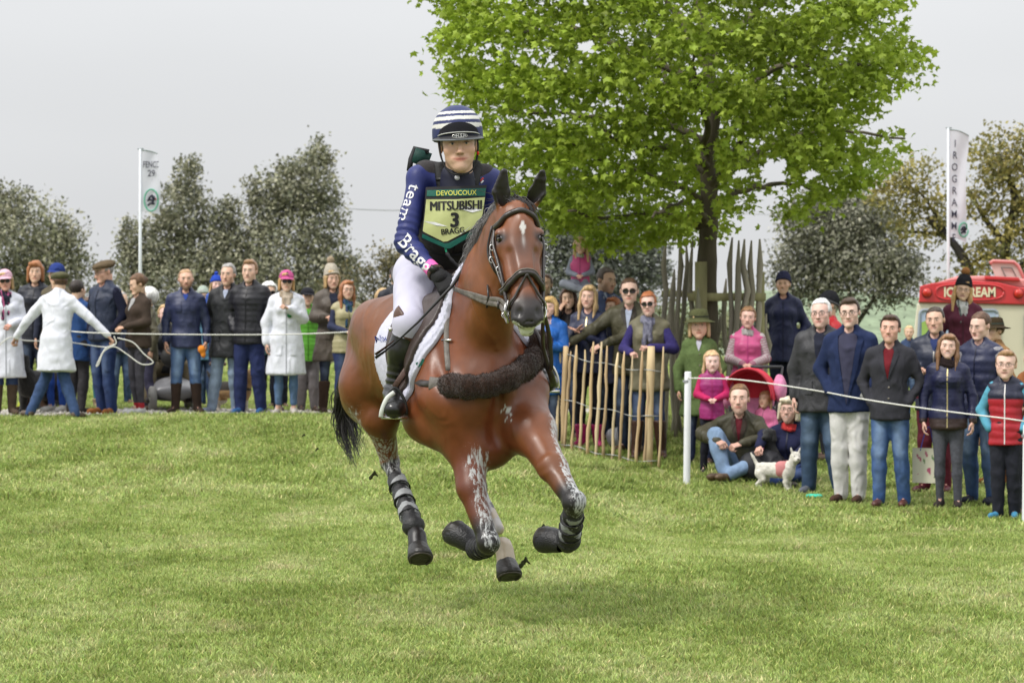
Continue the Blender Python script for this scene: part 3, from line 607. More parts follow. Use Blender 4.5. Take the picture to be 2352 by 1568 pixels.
def brow_geo(col, thick=1.):
    mb = MB()
    for sx in (-1, 1):
        mb.tube([(sx*.012, -.0935, .0285), (sx*.024, -.0955, .0315), (sx*.036, -.0915, .0325), (sx*.047, -.082, .028)], np.array([.0026, .0032, .0028, .0012])*thick, 5)
    v = np.concatenate(mb.v); return v, np.concatenate(mb.f4), np.concatenate(mb.f3), np.repeat(np.array([col]), len(v), 0)
_HD = {}
def hand_template(kind, h=.005):
    """right hand hanging along -z from the wrist, palm towards +x (thigh), thumb forward (-y)"""
    if (kind, h) in _HD: return _HD[(kind, h)]
    Q = [L((0, 0, .03), (0, 0, -.01), (.019, .027), (.017, .026), k=.012), L((0, 0, -.005), (0, -.004, -.085), (.014, .030), (.012, .040), k=.012)]
    curl = {'relax': (.35, .55, .5), 'fist': (1.45, 1.6, 1.2), 'flat': (.05, .08, .05), 'grip': (.95, 1.2, .8)}[kind]
    for i, (y, l) in enumerate(((-.031, .9), (-.010, 1.0), (.011, .94), (.030, .76))):
        p = np.array([0, y, -.085]); a = 0; rr = .0092 if i < 3 else .0078
        for j, sl_ in enumerate((.044, .027, .021)):
            a += curl[j]*(1+.08*i); q = p+np.array([math.sin(a), 0, -math.cos(a)])*sl_*l; Q.append(C(p, q, rr*(1-.1*j), rr*(1-.1*(j+1)), .004)); p = q
    tw = {'relax': .4, 'fist': 1.0, 'flat': .1, 'grip': .8}[kind]
    p = np.array([.004, -.026, -.02]); q = p+np.array([.012+.01*tw, -.028+.01*tw, -.034]); Q.append(C(p, q, .014, .0115, .012)); r2 = q+np.array([.010*tw+.004, -.006+.016*tw, -.030]); Q.append(C(q, r2, .0105, .008, .004)); Q.append(C(r2, r2+np.array([.008*tw, .004*tw, -.018]), .009, .0075, .004))
    _HD[(kind, h)] = sdfmesh(Q, h, axes=axes_for(Q, h, .006)); return _HD[(kind, h)]
_HR = {}
def hair_template(style, h):
    """hair volume in head coordinates"""
    if (style, h) in _HR: return _HR[(style, h)]
    face = ((0, -.125, -.04), (.068, .075, .115))
    base = dict(short=.007, crop=.004, side=.009, quiff=.009, curly=.018, bob=.013, long=.012, pony=.010, bald=.004, tied=.011, child=.014, balding=.006)[style]
    Q = [E((0, .014, .038), (.079+base, .099+base, .089+base*1.1), .01)]
    zc = -.01; yc = .0; bt = -.055
    if style in ('quiff', 'side'): Q += [E((.01 if style == 'side' else 0, -.050, .108), (.056, .042, .024), .02)]
    if style == 'bob':
        for sx in (-1, 1): Q += [L((sx*.082, .0, .04), (sx*.086, -.005, -.09), (.022, .045), (.02, .05), side=(1, 0, 0), k=.03)]
        Q += [L((0, .06, .0), (0, .06, -.09), (.08, .05), (.075, .045), k=.03), E((-.02, -.085, .095), (.06, .03, .028), .02)]; bt = -.12
    if style == 'long':
        for sx in (-1, 1): Q += [L((sx*.080, .0, .04), (sx*.086, -.005, -.10), (.020, .045), (.024, .05), k=.03), L((sx*.086, -.005, -.09), (sx*.078, -.055, -.24), (.024, .05), (.018, .03), k=.03)]
        Q += [L((0, .06, .0), (0, .07, -.22), (.085, .05), (.09, .04), k=.03), E((.015, -.075, .105), (.055, .03, .022), .02)]; bt = -.30
    if style in ('pony', 'child', 'tied'):
        Q += [E((0, .115, .03), (.03, .03, .03), .02)]
    if style == 'pony': Q += [C((0, .12, .03), (0, .15, -.10), .028, .015, .02)]; bt = -.2
    if style == 'child':
        for sx in (-1, 1): Q += [C((sx*.078, .03, -.01), (sx*.092, .01, -.09), .020, .018, .01), C((sx*.092, .01, -.09), (sx*.095, -.01, -.19), .018, .012, .01)]; bt = -.25
    if style == 'curly': Q += [E((0, .03, .04), (.112, .12, .105), .02)]
    hl = dict(short=.088, crop=.082, side=.085, quiff=.088, curly=.088, bob=.062, long=.078, pony=.082, tied=.085, child=.08, bald=.2, balding=.105)[style]
    def post(D, x, y, z):
        xl = .062 if style in ('bob', 'long') else .080
        fr = smax(smax(y+.040-.30*(z-.02)*(z > .02), z-(hl-2.6*(x-.006)**2), .012), np.abs(x)-xl, .012); D = smax(D, -fr, .008)
        if style in ('short', 'crop', 'side', 'quiff', 'bald', 'balding', 'pony', 'tied', 'curly'):
            # open round the ears and nape
            D = smax(D, np.maximum(-(z+.045-.35*(y-.02)), -10)*1.+0*x, .01) if style in ('pony', 'tied') else smax(D, -(z+.050+0*x+0*y), .01)
            D = smax(D, -(ellip(x, y, z, (0, .0, -.02), (.14, .026, .046))), .008)
        else: D = np.maximum(D, bt-z+.02*np.sin(x*90)+0*y)
        if style in ('bald', 'balding'): D = smax(D, -ellip(x, y, z, (0, -.035, .12), (.066, .10, .07)), .01)
        return D
    v, f = sdfmesh(Q, h, post, axes_for(Q, h, .03)); n = vnorm(v, f)
    am = .006 if style == 'curly' else .0032
    v = v+n*(am*wn(v, 150 if style == 'curly' else 190, 2, 6, (1, 1, .9 if style == 'curly' else .22)) + .004*wn(v, 45, 5, 6, (1, 1, .4)))[:, None]
    _HR[(style, h)] = (v, f); return v, f
def basis(dirv, palm):
    """matrix with columns x=palm, y, z so that -z follows dirv"""
    z = -np.asarray(dirv, float); z /= np.linalg.norm(z); x = np.asarray(palm, float); x = x-z*(x @ z); x /= np.linalg.norm(x)+1e-9; y = np.cross(z, x); return np.stack([x, y, z], 1)
ARMS = {'down': ((.245, .03, 1.125), (.245, -.03, .885), 'relax'), 'pocket': ((.268, .06, 1.15), (.175, -.05, .96), None), 'fold': ((.21, -.05, 1.16), (.02, -.215, 1.17), 'relax'),
        'hold': ((.21, -.01, 1.16), (.06, -.24, 1.10), 'grip'), 'chest': ((.21, -.02, 1.18), (.03, -.19, 1.30), 'fist'), 'face': ((.22, -.15, 1.22), (.10, -.12, 1.47), 'relax'),
        'phone': ((.205, .0, 1.17), (.13, -.27, 1.17), 'grip'), 'out': ((.26, -.2, 1.22), (.22, -.44, 1.08), 'grip'), 'clasp': ((.20, -.02, 1.14), (.035, -.2, .98), 'grip')}
FAB = {}
def fabric(col, kind='cloth'):
    c = tuple(col)
    if kind == 'cloth': return mat('cloth', c, .85, .12, 14, .25, 220, fb=.85)
    if kind == 'denim': return mat('denim', c, .85, .35, 9, .35, 180, fb=.9)
    if kind == 'puffer': return mat('quilted_nylon', c, .48, .12, 14, .2, 60, spec=.4, fb=.5)
    if kind == 'wax': return mat('waxed_cotton', c, .55, .25, 8, .35, 60, spec=.35, fb=1.)
    if kind == 'wool': return mat('wool_knit', c, .95, .2, 40, .6, 120)
    if kind == 'leather': return mat('leather', c, .45, .3, 10, .4, 80, spec=.45)
    if kind == 'suede': return mat('suede', c, .9, .3, 10, .4, 80)
    if kind == 'stripe': return mat('cloth', c, .85, .12, 14, .25, 220)
def folds(v, n, amp, seed=0, fr=9., sc3=(1, 1, 1)):
    a = wn(v, fr, seed, 6, sc3); b = wn(v, fr*2.3, seed+3, 6, sc3)
    return v+n*(amp*(a+.5*b-.5*np.abs(wn(v, fr*1.6, seed+7, 5, sc3))))[:, None]
def shell(name, prims, h, m, parent, post=None, fold=.006, seed=0, M=None, quilt=None, scale=1., fr=9., flatz=None, col=None):
    v, f = sdfmesh(prims, h, post); 
    if not len(v): return None
    v = relax(v, f, 1, .4); n = vnorm(v, f)
    if quilt: v = v+n*(quilt[0]*(np.abs(np.sin(v[:, 2]*math.pi/quilt[1]+.25*np.sin(v[:, 0]*9)))**.6-.6))[:, None]
    if fold: v = folds(v, n, fold, seed, fr)
    if M is not None: v = v @ M.T
    return obj(name, v*scale, f, m, parent, col=col(v) if col else None)
def person(label, px, top, Y, face=0, sex='m', hair='short', hc=(.08, .05, .03), skin=(.50, .30, .21), H=None, lean=0., look=(0, 0, 0), arms=('down', 'down'), feet_w=.10, step=0., knees=None,
           top_=dict(col=(.05, .06, .1), kind='wax', hem=.82), legs=dict(col=(.05, .08, .16), kind='denim'), shoes=dict(col=(.1, .06, .04), h=0), hat=None, glasses=None, beard=0, sleeves=None, vest=None, shirt=None, zip_=None,
           scarf=None, fat=1.08, hs=1., h=.021, hh=.0078, group='spectators along the rope', seed=None, extra=None, brow=None, smile=0, sit=None, zoff=0, iris=(.1, .08, .06), collar=True, ponytail=None, name='person', badge=None, fur=None, lipc=None, hs_auto=True):
    seed = seed if seed is not None else int(px) % 17
    X = (px-CX)*Y/FPX; gz = float(ground(X, Y))+zoff; ztop = ZC-(top-YH)*Y/FPX
    hgt = ztop-gz if H is None else H
    S = hgt/1.75 if sit is None else (H or 1.75)/1.75
    if H is not None and top > 0: gz = ztop-(H if sit is None else (1.75+sit.get('shift', (0, 0, -.8))[2])*H/1.75)
    root = thing(name, label, 'person', (X, Y, gz), R(face), group)
    fem = sex == 'f'; kid = hgt < 1.5 or sex == 'c'
    hk = (1.07 if not kid else 1.27) * hs; hk *= .96 if fem and not kid else 1.0
    sw = .142 if fem else .163; 
    if kid: sw = .130
    hipw = .078
    Rl = rotx(lean)
    def up(p): p = np.asarray(p, float); q = p-np.array([0, 0, .95]); return Rl @ q+np.array([0, 0, .95]) + SH
    SH = np.zeros(3)
    # joints
    hipz = .92
    J = {}
    if sit is None:
        for s in (-1, 1):
            k = 'LR'[s > 0]; st = step*s
            J['hip'+k] = np.array([s*hipw, 0, hipz]); J['kne'+k] = np.array([s*(hipw+feet_w)/2*1.02, -st*.5-.02, .50]); J['ank'+k] = np.array([s*feet_w, -st+.02, .085])
            J['toe'+k] = J['ank'+k]+np.array([s*.03, -.15, -.045])
        for s, k in ((-1, 'L'), (1, 'R')):
            dx, dy = .02*math.sin(px*.7+s*2), .035*math.cos(px*.5+s*1.3); J['ank'+k] += np.array([dx, dy, 0]); J['toe'+k] += np.array([dx+.03*math.sin(px+s), dy, 0]); J['kne'+k] += np.array([dx*.5, dy*.3-.01, 0])
        if knees: J.update({a: np.array(b, float) for a, b in knees.items()})
    else:
        SH = np.array(sit.get('shift', (0, 0, -.80)), float); J = {a: np.array(b, float) for a, b in sit['J'].items()}
    cz = 1.48
    for i, s in enumerate((-1, 1)):
        k = 'LR'[s > 0]; J['sho'+k] = up((s*sw, .012, 1.395)); A = arms[i]
        if isinstance(A, str): e, w_, hd = ARMS[A]; J['elb'+k] = up((s*e[0], e[1], e[2])); J['wri'+k] = up((s*w_[0], w_[1], w_[2]))
        else: e, w_, hd = A; J['elb'+k] = np.array(e, float); J['wri'+k] = np.array(w_, float)
        J['hand'+k] = hd
        # keep arm lengths human
        for a, b, l in (('sho', 'elb', .285), ('elb', 'wri', .25)):
            d = J[b+k]-J[a+k]; dl = np.linalg.norm(d)
            if dl > l*1.12: J[b+k] = J[a+k]+d/dl*l*1.12
    pel = up((0, 0, .94)); wst = up((0, 0, 1.09)); chs = up((0, -.005, 1.29)); nk = up((0, .015, 1.47)); hb = up((0, -.005, 1.625))
    def torso(o, w_=1.):
        f_ = fat; hw = (.148 if fem else .140)*f_
        r = Rl @ np.array([1., 0, 0])
        Q = [L(pel, wst, (hw+o, .112*f_+o), ((.118 if fem else .130)*f_+o, .098*f_+o), r, .03), L(wst, chs, ((.118 if fem else .130)*f_+o, .098*f_+o), ((.136 if fem else .156)*min(f_, 1.1)+o, .105+o), r, .03),
             L(chs, up((0, .01, 1.39)), ((.136 if fem else .156)+o, .103+o), ((.11 if fem else .12)+o, .085+o), r, .03), C(up((0, .01, 1.475)), J['shoL'], .040+o, .044+o, .04), C(up((0, .01, 1.475)), J['shoR'], .040+o, .044+o, .04), C(up((0, .02, 1.40)), up((0, .012, 1.48)), .072+o*.5, .055+o*.3, .05)]
        if fem and not kid: Q += [E(up((-.062, -.085, 1.30)), .058+o*.6, .04), E(up((.062, -.085, 1.30)), .058+o*.6, .04)]
        return Q
    def arm(s, o, full=True):
        a, b, c = J['sho'+s], J['elb'+s], J['wri'+s]
        fr = .92 if fem else 1.; return [C(a, b, .047*fr+o, .039*fr+o, .03), C(b, c, .038*fr+o, .028+o*.8, .02)]
    def leg(s, o, kk=.02):
        a, b, c = J['hip'+s], J['kne'+s], J['ank'+s]; fw = 1.08 if fem else 1.
        m1 = a*.5+b*.5
        return [C(a, b, .080*fw*min(fat, 1.15)+o, .052+o, kk), C(b+(c-b)*.05, b+(c-b)*.35, .050+o, .052+o, kk), C(b+(c-b)*.35, c, .050+o, .036+o, kk)]
    # --- body: one continuous figure (head and hands at finer resolution)
    bv, bf = sdfmesh(torso(0)+arm('L', 0)+arm('R', 0)+leg('L', 0)+leg('R', 0)+[C(J['ankL'], J['toeL'], .022, .018), C(J['ankR'], J['toeR'], .022, .018)], .038)
    V = [bv*S]; F4 = [bf]; F3 = []; Cc = [np.repeat(np.array([skin]), len(bv), 0)]; n0 = len(bv)
    kind = 'c' if kid else sex; FS = np.array([1+.05*math.sin(px*.37), 1+.02*math.sin(px), 1+.045*math.cos(px*.61)])
    if look == (0, 0, 0): look = (5*math.sin(px*.9), 3*math.sin(px*1.7), 4*math.cos(px*1.3))
    hv, hf = head_template(kind, hh, smile); HM = rotz(R(look[0]))@rotx(R(look[1])-lean*0)@roty(R(look[2]))
    hp = hb*S
    def hx(v, k=1.): 
        return (v*FS*hk*S) @ HM.T+hp
    # neck vertices stay with the torso
    wgt = ss((hv[:, 2]+.15)/.11)[:, None]; h1 = hx(hv); h0 = (hv*hk*S)@ (Rl.T)+hp; V.append(h1*wgt+h0*(1-wgt)); F4.append(hf+n0); n0 += len(hv); Cc.append(head_colors(hv, kind, skin, beard, lipc, smile))
    ev, ef, ec = eye_geo(iris); V.append(hx(ev)); F4.append(ef+n0); n0 += len(ev); Cc.append(ec)
    bc = np.array(brow if brow is not None else np.array(hc)*.8+np.array([.02, .012, .008])); v_, a4, a3, c_ = brow_geo(bc, .8 if fem or kid else 1.25); V.append(hx(v_)); F4.append(a4+n0); F3.append(a3+n0); n0 += len(v_); Cc.append(c_)
    for s in 'LR':
        hd = J['hand'+s]
        if hd is None: continue
        gl = 'relax' if hd in ('relax',) else hd; tv, tf = hand_template(gl, .0075 if hh > .006 else .005); d = J['wri'+s]-J['elb'+s]; d = d/np.linalg.norm(d)
        inward = np.array([1. if s == 'L' else -1., .15, 0]); 
        if abs(d[2]) < .6: inward = np.array([(.35 if s == 'L' else -.35), .2, -.9])
        if d[2] > .6: inward = np.array([(.6 if s == 'L' else -.6), .5, 0])
        mir = np.array([1, 1, 1.]) if s == 'L' else np.array([1, -1, 1.])
        B = basis(d, inward); V.append(((tv*mir*(1.0 if not fem else .92)*(.9 if kid else 1)) @ B.T + J['wri'+s]+d*.012)*S); F4.append((tf if s == 'L' else tf[:, ::-1])+n0); n0 += len(tv); Cc.append(np.repeat(np.array([skin])*np.array([1.12, 1.12, 1.10]), len(tv), 0))
    fs = [np.concatenate(F4)]+([np.concatenate(F3)] if F3 else [])
    obj('body', np.concatenate(V), fs, SKIN, root, col=np.concatenate(Cc))
    # --- hair
    if hair:
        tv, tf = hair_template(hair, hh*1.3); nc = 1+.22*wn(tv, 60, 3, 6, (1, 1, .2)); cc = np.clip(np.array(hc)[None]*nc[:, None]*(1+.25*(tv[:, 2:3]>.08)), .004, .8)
        
        if hat: 
            tv = tv.copy(); kz = ss((tv[:, 2]-.015)/.05)[:, None]; ctr = np.array([0, .014, .03]); tv = tv*(1-kz)+(ctr+(tv-ctr)*(.76 if hat['k'] == 'brim' else .84))*kz
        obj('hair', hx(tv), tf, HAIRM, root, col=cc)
    # --- trousers or skirt
    lo = legs.get('loose', .020)
    lp = leg('L', lo)+leg('R', lo)
    if lo > .008: lp += [C(J['kne'+s]*.8+J['ank'+s]*.2, J['ank'+s]+(J['ank'+s]-J['kne'+s])*.08, .056+lo*.2, .049+lo*.3, .02) for s in 'LR']
    az = max(legs.get('end', .03), .075+.40*shoes.get('h', 0) if shoes.get('h', 0) else 0); lm = fabric(legs['col'], legs.get('kind', 'denim'))
    if not legs.get('none'):
        Q = lp+[L(pel+np.array([0, 0, -.03]) if sit is None else pel, pel+(wst-pel)*.5, (.138*fat+lo, .108*fat+lo), (.128*fat+lo, .098*fat+lo), k=.02)]
        if legs.get('flare'): Q += [C(J['kne'+s]*.3+J['ank'+s]*.7, J['ank'+s]+np.array([0, 0, .0]), .062, .072, .02) for s in 'LR']
        an = np.array([J['ankL'], J['ankR']])
        def post(D, x, y, z, az=az): return np.maximum(D, az-z+0*x+0*y) if sit is None else D
        fade = None
        nm = legs.get('name', 'jeans' if legs.get('kind', 'denim') == 'denim' else 'trousers')
        dn = legs.get('kind', 'denim') == 'denim' and legs.get('fade', 0)
        c0 = np.array(legs['col'])
        def fcol(v):
            k = np.zeros(len(v))
            for s in 'LR':
                d1, _ = segd(v, J['hip'+s]+np.array([0, -.08, 0]), J['kne'+s]+np.array([0, -.06, 0])); d2, _ = segd(v, J['kne'+s]+np.array([0, -.06, 0]), J['ank'+s]+np.array([0, -.04, .1])); k = np.maximum(k, np.maximum(np.exp(-(d1/.05)**2), .6*np.exp(-(d2/.035)**2)))
            k = np.clip(k*legs['fade']*(1+.4*wn(v, 30, 2)), 0, 1)[:, None]; return c0*(1-k)+np.array([.28, .38, .52])*k
        if dn: lm = mat('faded_denim', (1, 1, 1), .85, .25, 14, .35, 180, attr=True, fb=.7)
        shell(nm, Q, h, lm, root, post, .0085 if lo > .008 else .004, seed+2, scale=S, fr=13 if lo > .008 else 16, col=fcol if dn else None)
    # --- shoes / boots
    sm = fabric(shoes['col'], shoes.get('kind', 'leather'))
    for s in 'LR':
        a, t, kn = J['ank'+s], J['toe'+s], J['kne'+s]; bh = shoes.get('h', 0)
        Q = [C(a+np.array([0, .02, -.03]), t, .040, .034, .03), C(a+np.array([0, .03, -.04]), a+np.array([0, .01, .01]), .038, .040, .03), C(t, t+(t-a)*.2*np.array([1, 1, 0]), .036, .030, .02)]
        if bh: Q += [C(a, a+(kn-a)*bh, .052, .072, .02)]
        lowz = min(a[2]-.085, t[2]-.04)
        def post(D, x, y, z): 
            D = np.maximum(D, lowz-z+0*x+0*y)
            if bh and sit is None: D = np.maximum(D, z-(a[2]+(kn[2]-a[2])*bh)+0*x+0*y)
            return D
        shell('boot' if bh else 'shoe', Q, .016, sm, root, post, .003 if not bh else .006, seed, scale=S, fr=25)
    if shoes.get('sock'):
        for s in 'LR': obj('sock', *sdfmesh([C(J['ank'+s]+np.array([0, .01, -.01]), J['ank'+s]*.85+J['kne'+s]*.15, .043, .042)], .014), fabric(shoes['sock']), root).data.transform(Matrix.Scale(S, 4))
    # --- top
    T = dict(hem=.83, kind='wax', fold=.014, o=.021, quilt=None, name='jacket', flare=0.); T.update(top_)
    if T['kind'] == 'puffer' and T['quilt'] is None: T['quilt'] = (.010, .062); T['fold'] = .004; T['o'] = .026
    o = T['o']; hem = T['hem']; tm = fabric(T['col'], T['kind'])
    Q = torso(o)
    if sit is None and hem < .95:
        hz = hem; fl = T['flare']; Q += [L(pel, np.array([0, pel[1]*.5+.0, hz-.03]), (.150*fat+o, .116*fat+o), (.160*fat+o+fl, .128*fat+o+fl*.8), (1, 0, 0), .03)]
    if step and hem < .7 and sit is None: Q += [C(J['hip'+s], J['kne'+s]*.9, .10+o, .10+o, .04) for s in 'LR']
    if collar: Q += [C(nk+Rl@np.array([0, .012, -.03]), nk+Rl@np.array([0, .005, .035]), .066+o*.2, .064+o*.2, .02)]
    sc_ = sleeves['col'] if sleeves else None
    if not sleeves: Q += arm('L', o*.85)+arm('R', o*.85)
    wrist_cut = T.get('cuff', .02)
    ctop = float((nk+Rl@np.array([0, 0, .03]))[2]) if collar else float((nk+Rl@np.array([0, 0, -.02]))[2])
    def post(D, x, y, z):
        D = np.maximum(D, (hem-z)+0*x+.02*0*y) if sit is None else D
        # open front of the neck
        if collar: D = smax(D, -ellip(x, y, z, tuple(nk+Rl@np.array([0, -.075, .035])), (.05, .055, .05)), .01)
        return D
    tcf = None
    if T.get('two'):
        c2, zl, up2 = T['two']; tm = mat('two_tone_nylon', (1, 1, 1), .48, .12, 14, .2, 60, spec=.4, attr=True, fb=.5); tcf = lambda v: np.where(((v[:, 2] > zl) == up2)[:, None], np.array([c2]), np.array([T['col']]))
    top_o = shell(T['name'], Q, h, tm, root, post, T['fold'], seed+5, quilt=T['quilt'], scale=S, fr=T.get('fr', 9.), col=tcf)
    if sleeves:
        km = fabric(sleeves['col'], sleeves.get('kind', 'cloth'))
        for s in 'LR':
            so_ = sleeves.get('o', .014)
            if sleeves.get('stripe'):
                c0, c1 = np.array(sleeves['col']), np.array(sleeves['stripe']); a0, b0, e0 = J['sho'+s], J['elb'+s], J['wri'+s]
                def sc2(v, a0=a0, b0=b0, e0=e0):
                    t = np.where(segd(v, a0, b0)[0] < segd(v, b0, e0)[0], segd(v, a0, b0)[1]*.29, .29+segd(v, b0, e0)[1]*.25); k = (np.sin(t*2*math.pi/.035) > .35)[:, None]; return np.where(k, c1, c0)
                shell('sleeve', arm(s, so_), .012, mat('striped_cloth', (1, 1, 1), .85, .06, 14, .2, 200, attr=True), root, None, .004, seed+1, scale=S, fr=14, col=sc2)
            else: shell('sleeve', arm(s, so_), h, km, root, None, .006, seed+1, scale=S, fr=14, quilt=sleeves.get('quilt'))
    B = bvh_of(top_o); F_ = lambda x, z, y=-.5: tuple(np.array([x, y, z])*S)
    dF = (0, 1, 0)
    def pz(z): return up((0, 0, z))[2]
    cy = up((0, 0, 1.3))[1]-.05
    dm = lambda x, z: (x*S, (up((0, 0, z))[1]-.12)*S, pz(z)*S)
    if shirt:   # V of shirt showing in an open front
        w_, bt = shirt.get('w', .045), shirt.get('z', 1.30)
        patch('shirt', B, [[(-.022, 1.475), (.022, 1.475)], [(-w_, 1.43), (w_, 1.43)], [(-w_*.55, (1.43+bt)/2), (w_*.55, (1.43+bt)/2)], [(-.003, bt), (.003, bt)]], dF, fabric(shirt['col']), root, .008*S, dm, 12)
        if shirt.get('lapel') is not None:
            for s in (-1, 1): patch('lapel', B, [[(s*.03, 1.475), (s*.065, 1.47)], [(s*(w_+.002), 1.43), (s*(w_+.045), 1.40)], [(s*w_*.6, (1.43+bt)/2), (s*(w_*.6+.04), (1.43+bt)/2+.01)], [(s*.003, bt-.01), (s*.006, bt-.012)]], dF, fabric(shirt['lapel'], T['kind']), root, .013*S, dm, 10)
    if zip_ is None and not shirt and T['name'] in ('jacket', 'gilet', 'coat') and abs(face) < 60: zip_ = dict(col=tuple(np.array(T['col'])*.45), w=.005)
    if T['kind'] == 'wax' and not T.get('pockets') and T['name'] == 'jacket' and abs(face) < 60 and sit is None and h < .03: T['pockets'] = 1.03
    if zip_:
        z0, z1 = zip_.get('z', (1.43, hem+.02)); wd = zip_.get('w', .006)
        patch('zip', B, [[(-wd, z0), (wd, z0)], [(-wd, z1), (wd, z1)]], dF, mat('zip', zip_['col'], .4, .1, 5, 0, metal=zip_.get('metal', 0)), root, .005*S, dm, 16)
    if T.get('yoke'): patch('yoke', B, [[(-.13, 1.44), (.13, 1.44)], [(-.145, T['yoke'][1]), (.145, T['yoke'][1])]], dF, fabric(T['yoke'][0], T['kind']), root, .006*S, dm, 14)
    if T.get('buttons'):
        for zz in T['buttons']: MB().lathe([(0, .0), (.009, 0), (.009, .006), (0, .006)], 8, M=rotx(R(90))*S, c=drape(B, [dm(.012, zz)], dF, .0)[0]).build('button', mat('button', T.get('bcol', (.2, .18, .15)), .4, 0, 1, 0), root)
    if T.get('pockets'):
        for s in (-1, 1): patch('pocket', B, [[(s*.055, T['pockets']), (s*.125, T['pockets'])], [(s*.055, T['pockets']-.12), (s*.13, T['pockets']-.12)]], dF, tm, root, .010*S, dm, 8, .008)
    if badge: 
        c_ = drape(B, [dm(*badge['p'])], dF, .004)[0]; MB().lathe([(0, .006), (.03, .006), (.03, 0)], 14, M=rotx(R(90))*S, c=c_).build('badge', mat('badge', badge['col'], .4, 0, 1, 0), root)
    # --- scarf, fur collar
    if scarf:
        cN = nk+Rl@np.array([0, -.005, .005]); a = np.linspace(0, 2*math.pi, 14, endpoint=False); rr = scarf.get('r', .03); Q = []
        ring = [cN+np.array([.066*math.sin(t), -.012+.066*math.cos(t), .012*math.sin(t*2)]) for t in a]
        Q += [C(ring[i], ring[(i+1) % 14], rr, k=.01) for i in range(14)]; ring2 = [p+np.array([0, -.012, -.035]) for p in ring]
        Q += [C(ring2[i], ring2[(i+1) % 14], rr*1.05, k=.01) for i in range(14)]
        if scarf.get('tail', 1): Q += [C(cN+np.array([-.02, -.12, -.05]), cN+np.array([-.035, -.155, -.05-scarf.get('len', .25)]), rr*1.0, rr*.8, .015), C(cN+np.array([.025, -.12, -.05]), cN+np.array([.03, -.15, -.05-scarf.get('len', .25)*.8]), rr, rr*.8, .015)]
        c0 = np.array(scarf['col']); c1 = np.array(scarf.get('col2', c0*.7))
        def scc(v): k = (wn(v, 60, 4) > .15)[:, None]; return np.where(k, c1, c0)
        shell('scarf' if not scarf.get('fur') else 'fur_collar', Q, .010, mat('scarf_wool', (1, 1, 1), .95, .2, 40, .7, 90, attr=True), root, None, .009 if not scarf.get('fur') else .012, seed, scale=S, fr=38 if not scarf.get('fur') else 90, col=scc)
    # --- hats
    if hat:
        k_ = hat['k']; hcM = fabric(hat['col'], hat.get('kind', 'cloth')); HS = hk*S
        def place(ob):
            M4 = Matrix(((HM*1.0).tolist())).to_4x4(); M4.translation = Vector(hp); ob.data.transform(M4 @ Matrix.Diagonal((FS[0]*HS, FS[1]*HS, FS[2]*HS, 1))); return ob
        if k_ == 'beanie':
            zc0 = hat.get('z', .045); Q = [E((0, .016, .055), (.090, .110, .098 + hat.get('tall', 0)), .01), E((0, .03, .12+hat.get('tall', 0)*.7), (.055, .06, .04), .03)]
            v, f = sdfmesh(Q, .0075, lambda D, x, y, z: np.maximum(D, (zc0+(-.55*(y+.03)*.6))-z+0*x)); n = vnorm(v, f); a = np.arctan2(v[:, 1], v[:, 0]); v = v+n*(.0025*np.sin(a*34)+.001*np.sin(v[:, 2]*500))[:, None]
            hob = place(obj('beanie', v, f, fabric(hat['col'], 'wool'), root))
            Q = [L((0, .01, 0), (0, .012, .0), (.094, .112), (.094, .112), k=.01)]
            a = np.linspace(0, 2*math.pi, 24, endpoint=False); ring = [np.array([.084*math.cos(t), .012+.103*math.sin(t), zc0+.012-.33*(.012+.103*math.sin(t)+.03)]) for t in a]; ring.append(ring[0])
            place(MB().tube(ring, .0135, 8, cap=False).build('beanie_cuff', fabric(hat.get('band', hat['col']), 'wool'), hob))
            if hat.get('pom') is not None:
                v, f = sdfmesh([E((0, .035, .185+hat.get('tall', 0)), hat.get('pr', .038), .01)], .007); n = vnorm(v, f); v = v+n*(.006*wn(v, 260, 1))[:, None]; place(obj('pompom', v, f, fabric(hat['pom'], 'wool'), hob))
        elif k_ in ('cap', 'flat'):
            Q = [E((0, .012, .050), (.094, .112, .092), .01)] if k_ == 'cap' else [E((0, .022, .072), (.102, .120, .054), .02), E((0, -.05, .070), (.075, .065, .034), .03)]
            zb = .038 if k_ == 'cap' else .046
            v, f = sdfmesh(Q, .007, lambda D, x, y, z: np.maximum(D, zb-.12*(y)-z+0*x)); n = vnorm(v, f); v = folds(v, n, .001 if k_ == 'cap' else .003, seed, 40)
            hob = place(obj('cap', v, f, hcM, root))
            # peak
            G = []
            for u in np.linspace(-1, 1, 13):
                x = u*.074; y0 = -.096*math.sqrt(max(0, 1-(u*.74)**2)); ln = (.075 if k_ == 'cap' else .040)*math.sqrt(max(0, 1-u*u*.85)); G.append([(x*(1+.12*t), y0-ln*t+.004, zb+.013+.006*(1-u*u)-(.020 if k_ == 'cap' else .012)*t-.0*t) for t in np.linspace(0, 1, 5)])
            G = np.array(G); mb = MB().grid(G); mb.grid(G[::-1]-np.array([0, 0, .004])); mb.grid(np.stack([G[:, -1], G[:, -1]-np.array([0, 0, .004])])); place(mb.build('peak', fabric(hat.get('peak', hat['col'])), hob))
            if k_ == 'cap' and hat.get('logo') is not None:
                mb = MB()
                for i in range(3): mb.box((-.012+.012*i, -.094-.002*(i == 1), .082), (.006, .004, .016+.0*i)); 
                mb.add([(-.014, -.088, .102), (.014, -.088, .102), (0, -.083, .118), (0, -.09, .105)], (), [[0, 1, 2], [0, 3, 1]]); place(mb.build('logo', mat('print', hat['logo'], .6, 0, 1, 0), hob, smooth=False))
        elif k_ == 'brim':
            prof = [(.0, .155), (.05, .152), (.078, .14), (.088, .10), (.094, .062), (.098, .055), (.125, .045+0), (.155, .036), (.158, .033), (.12, .040), (.094, .05)]
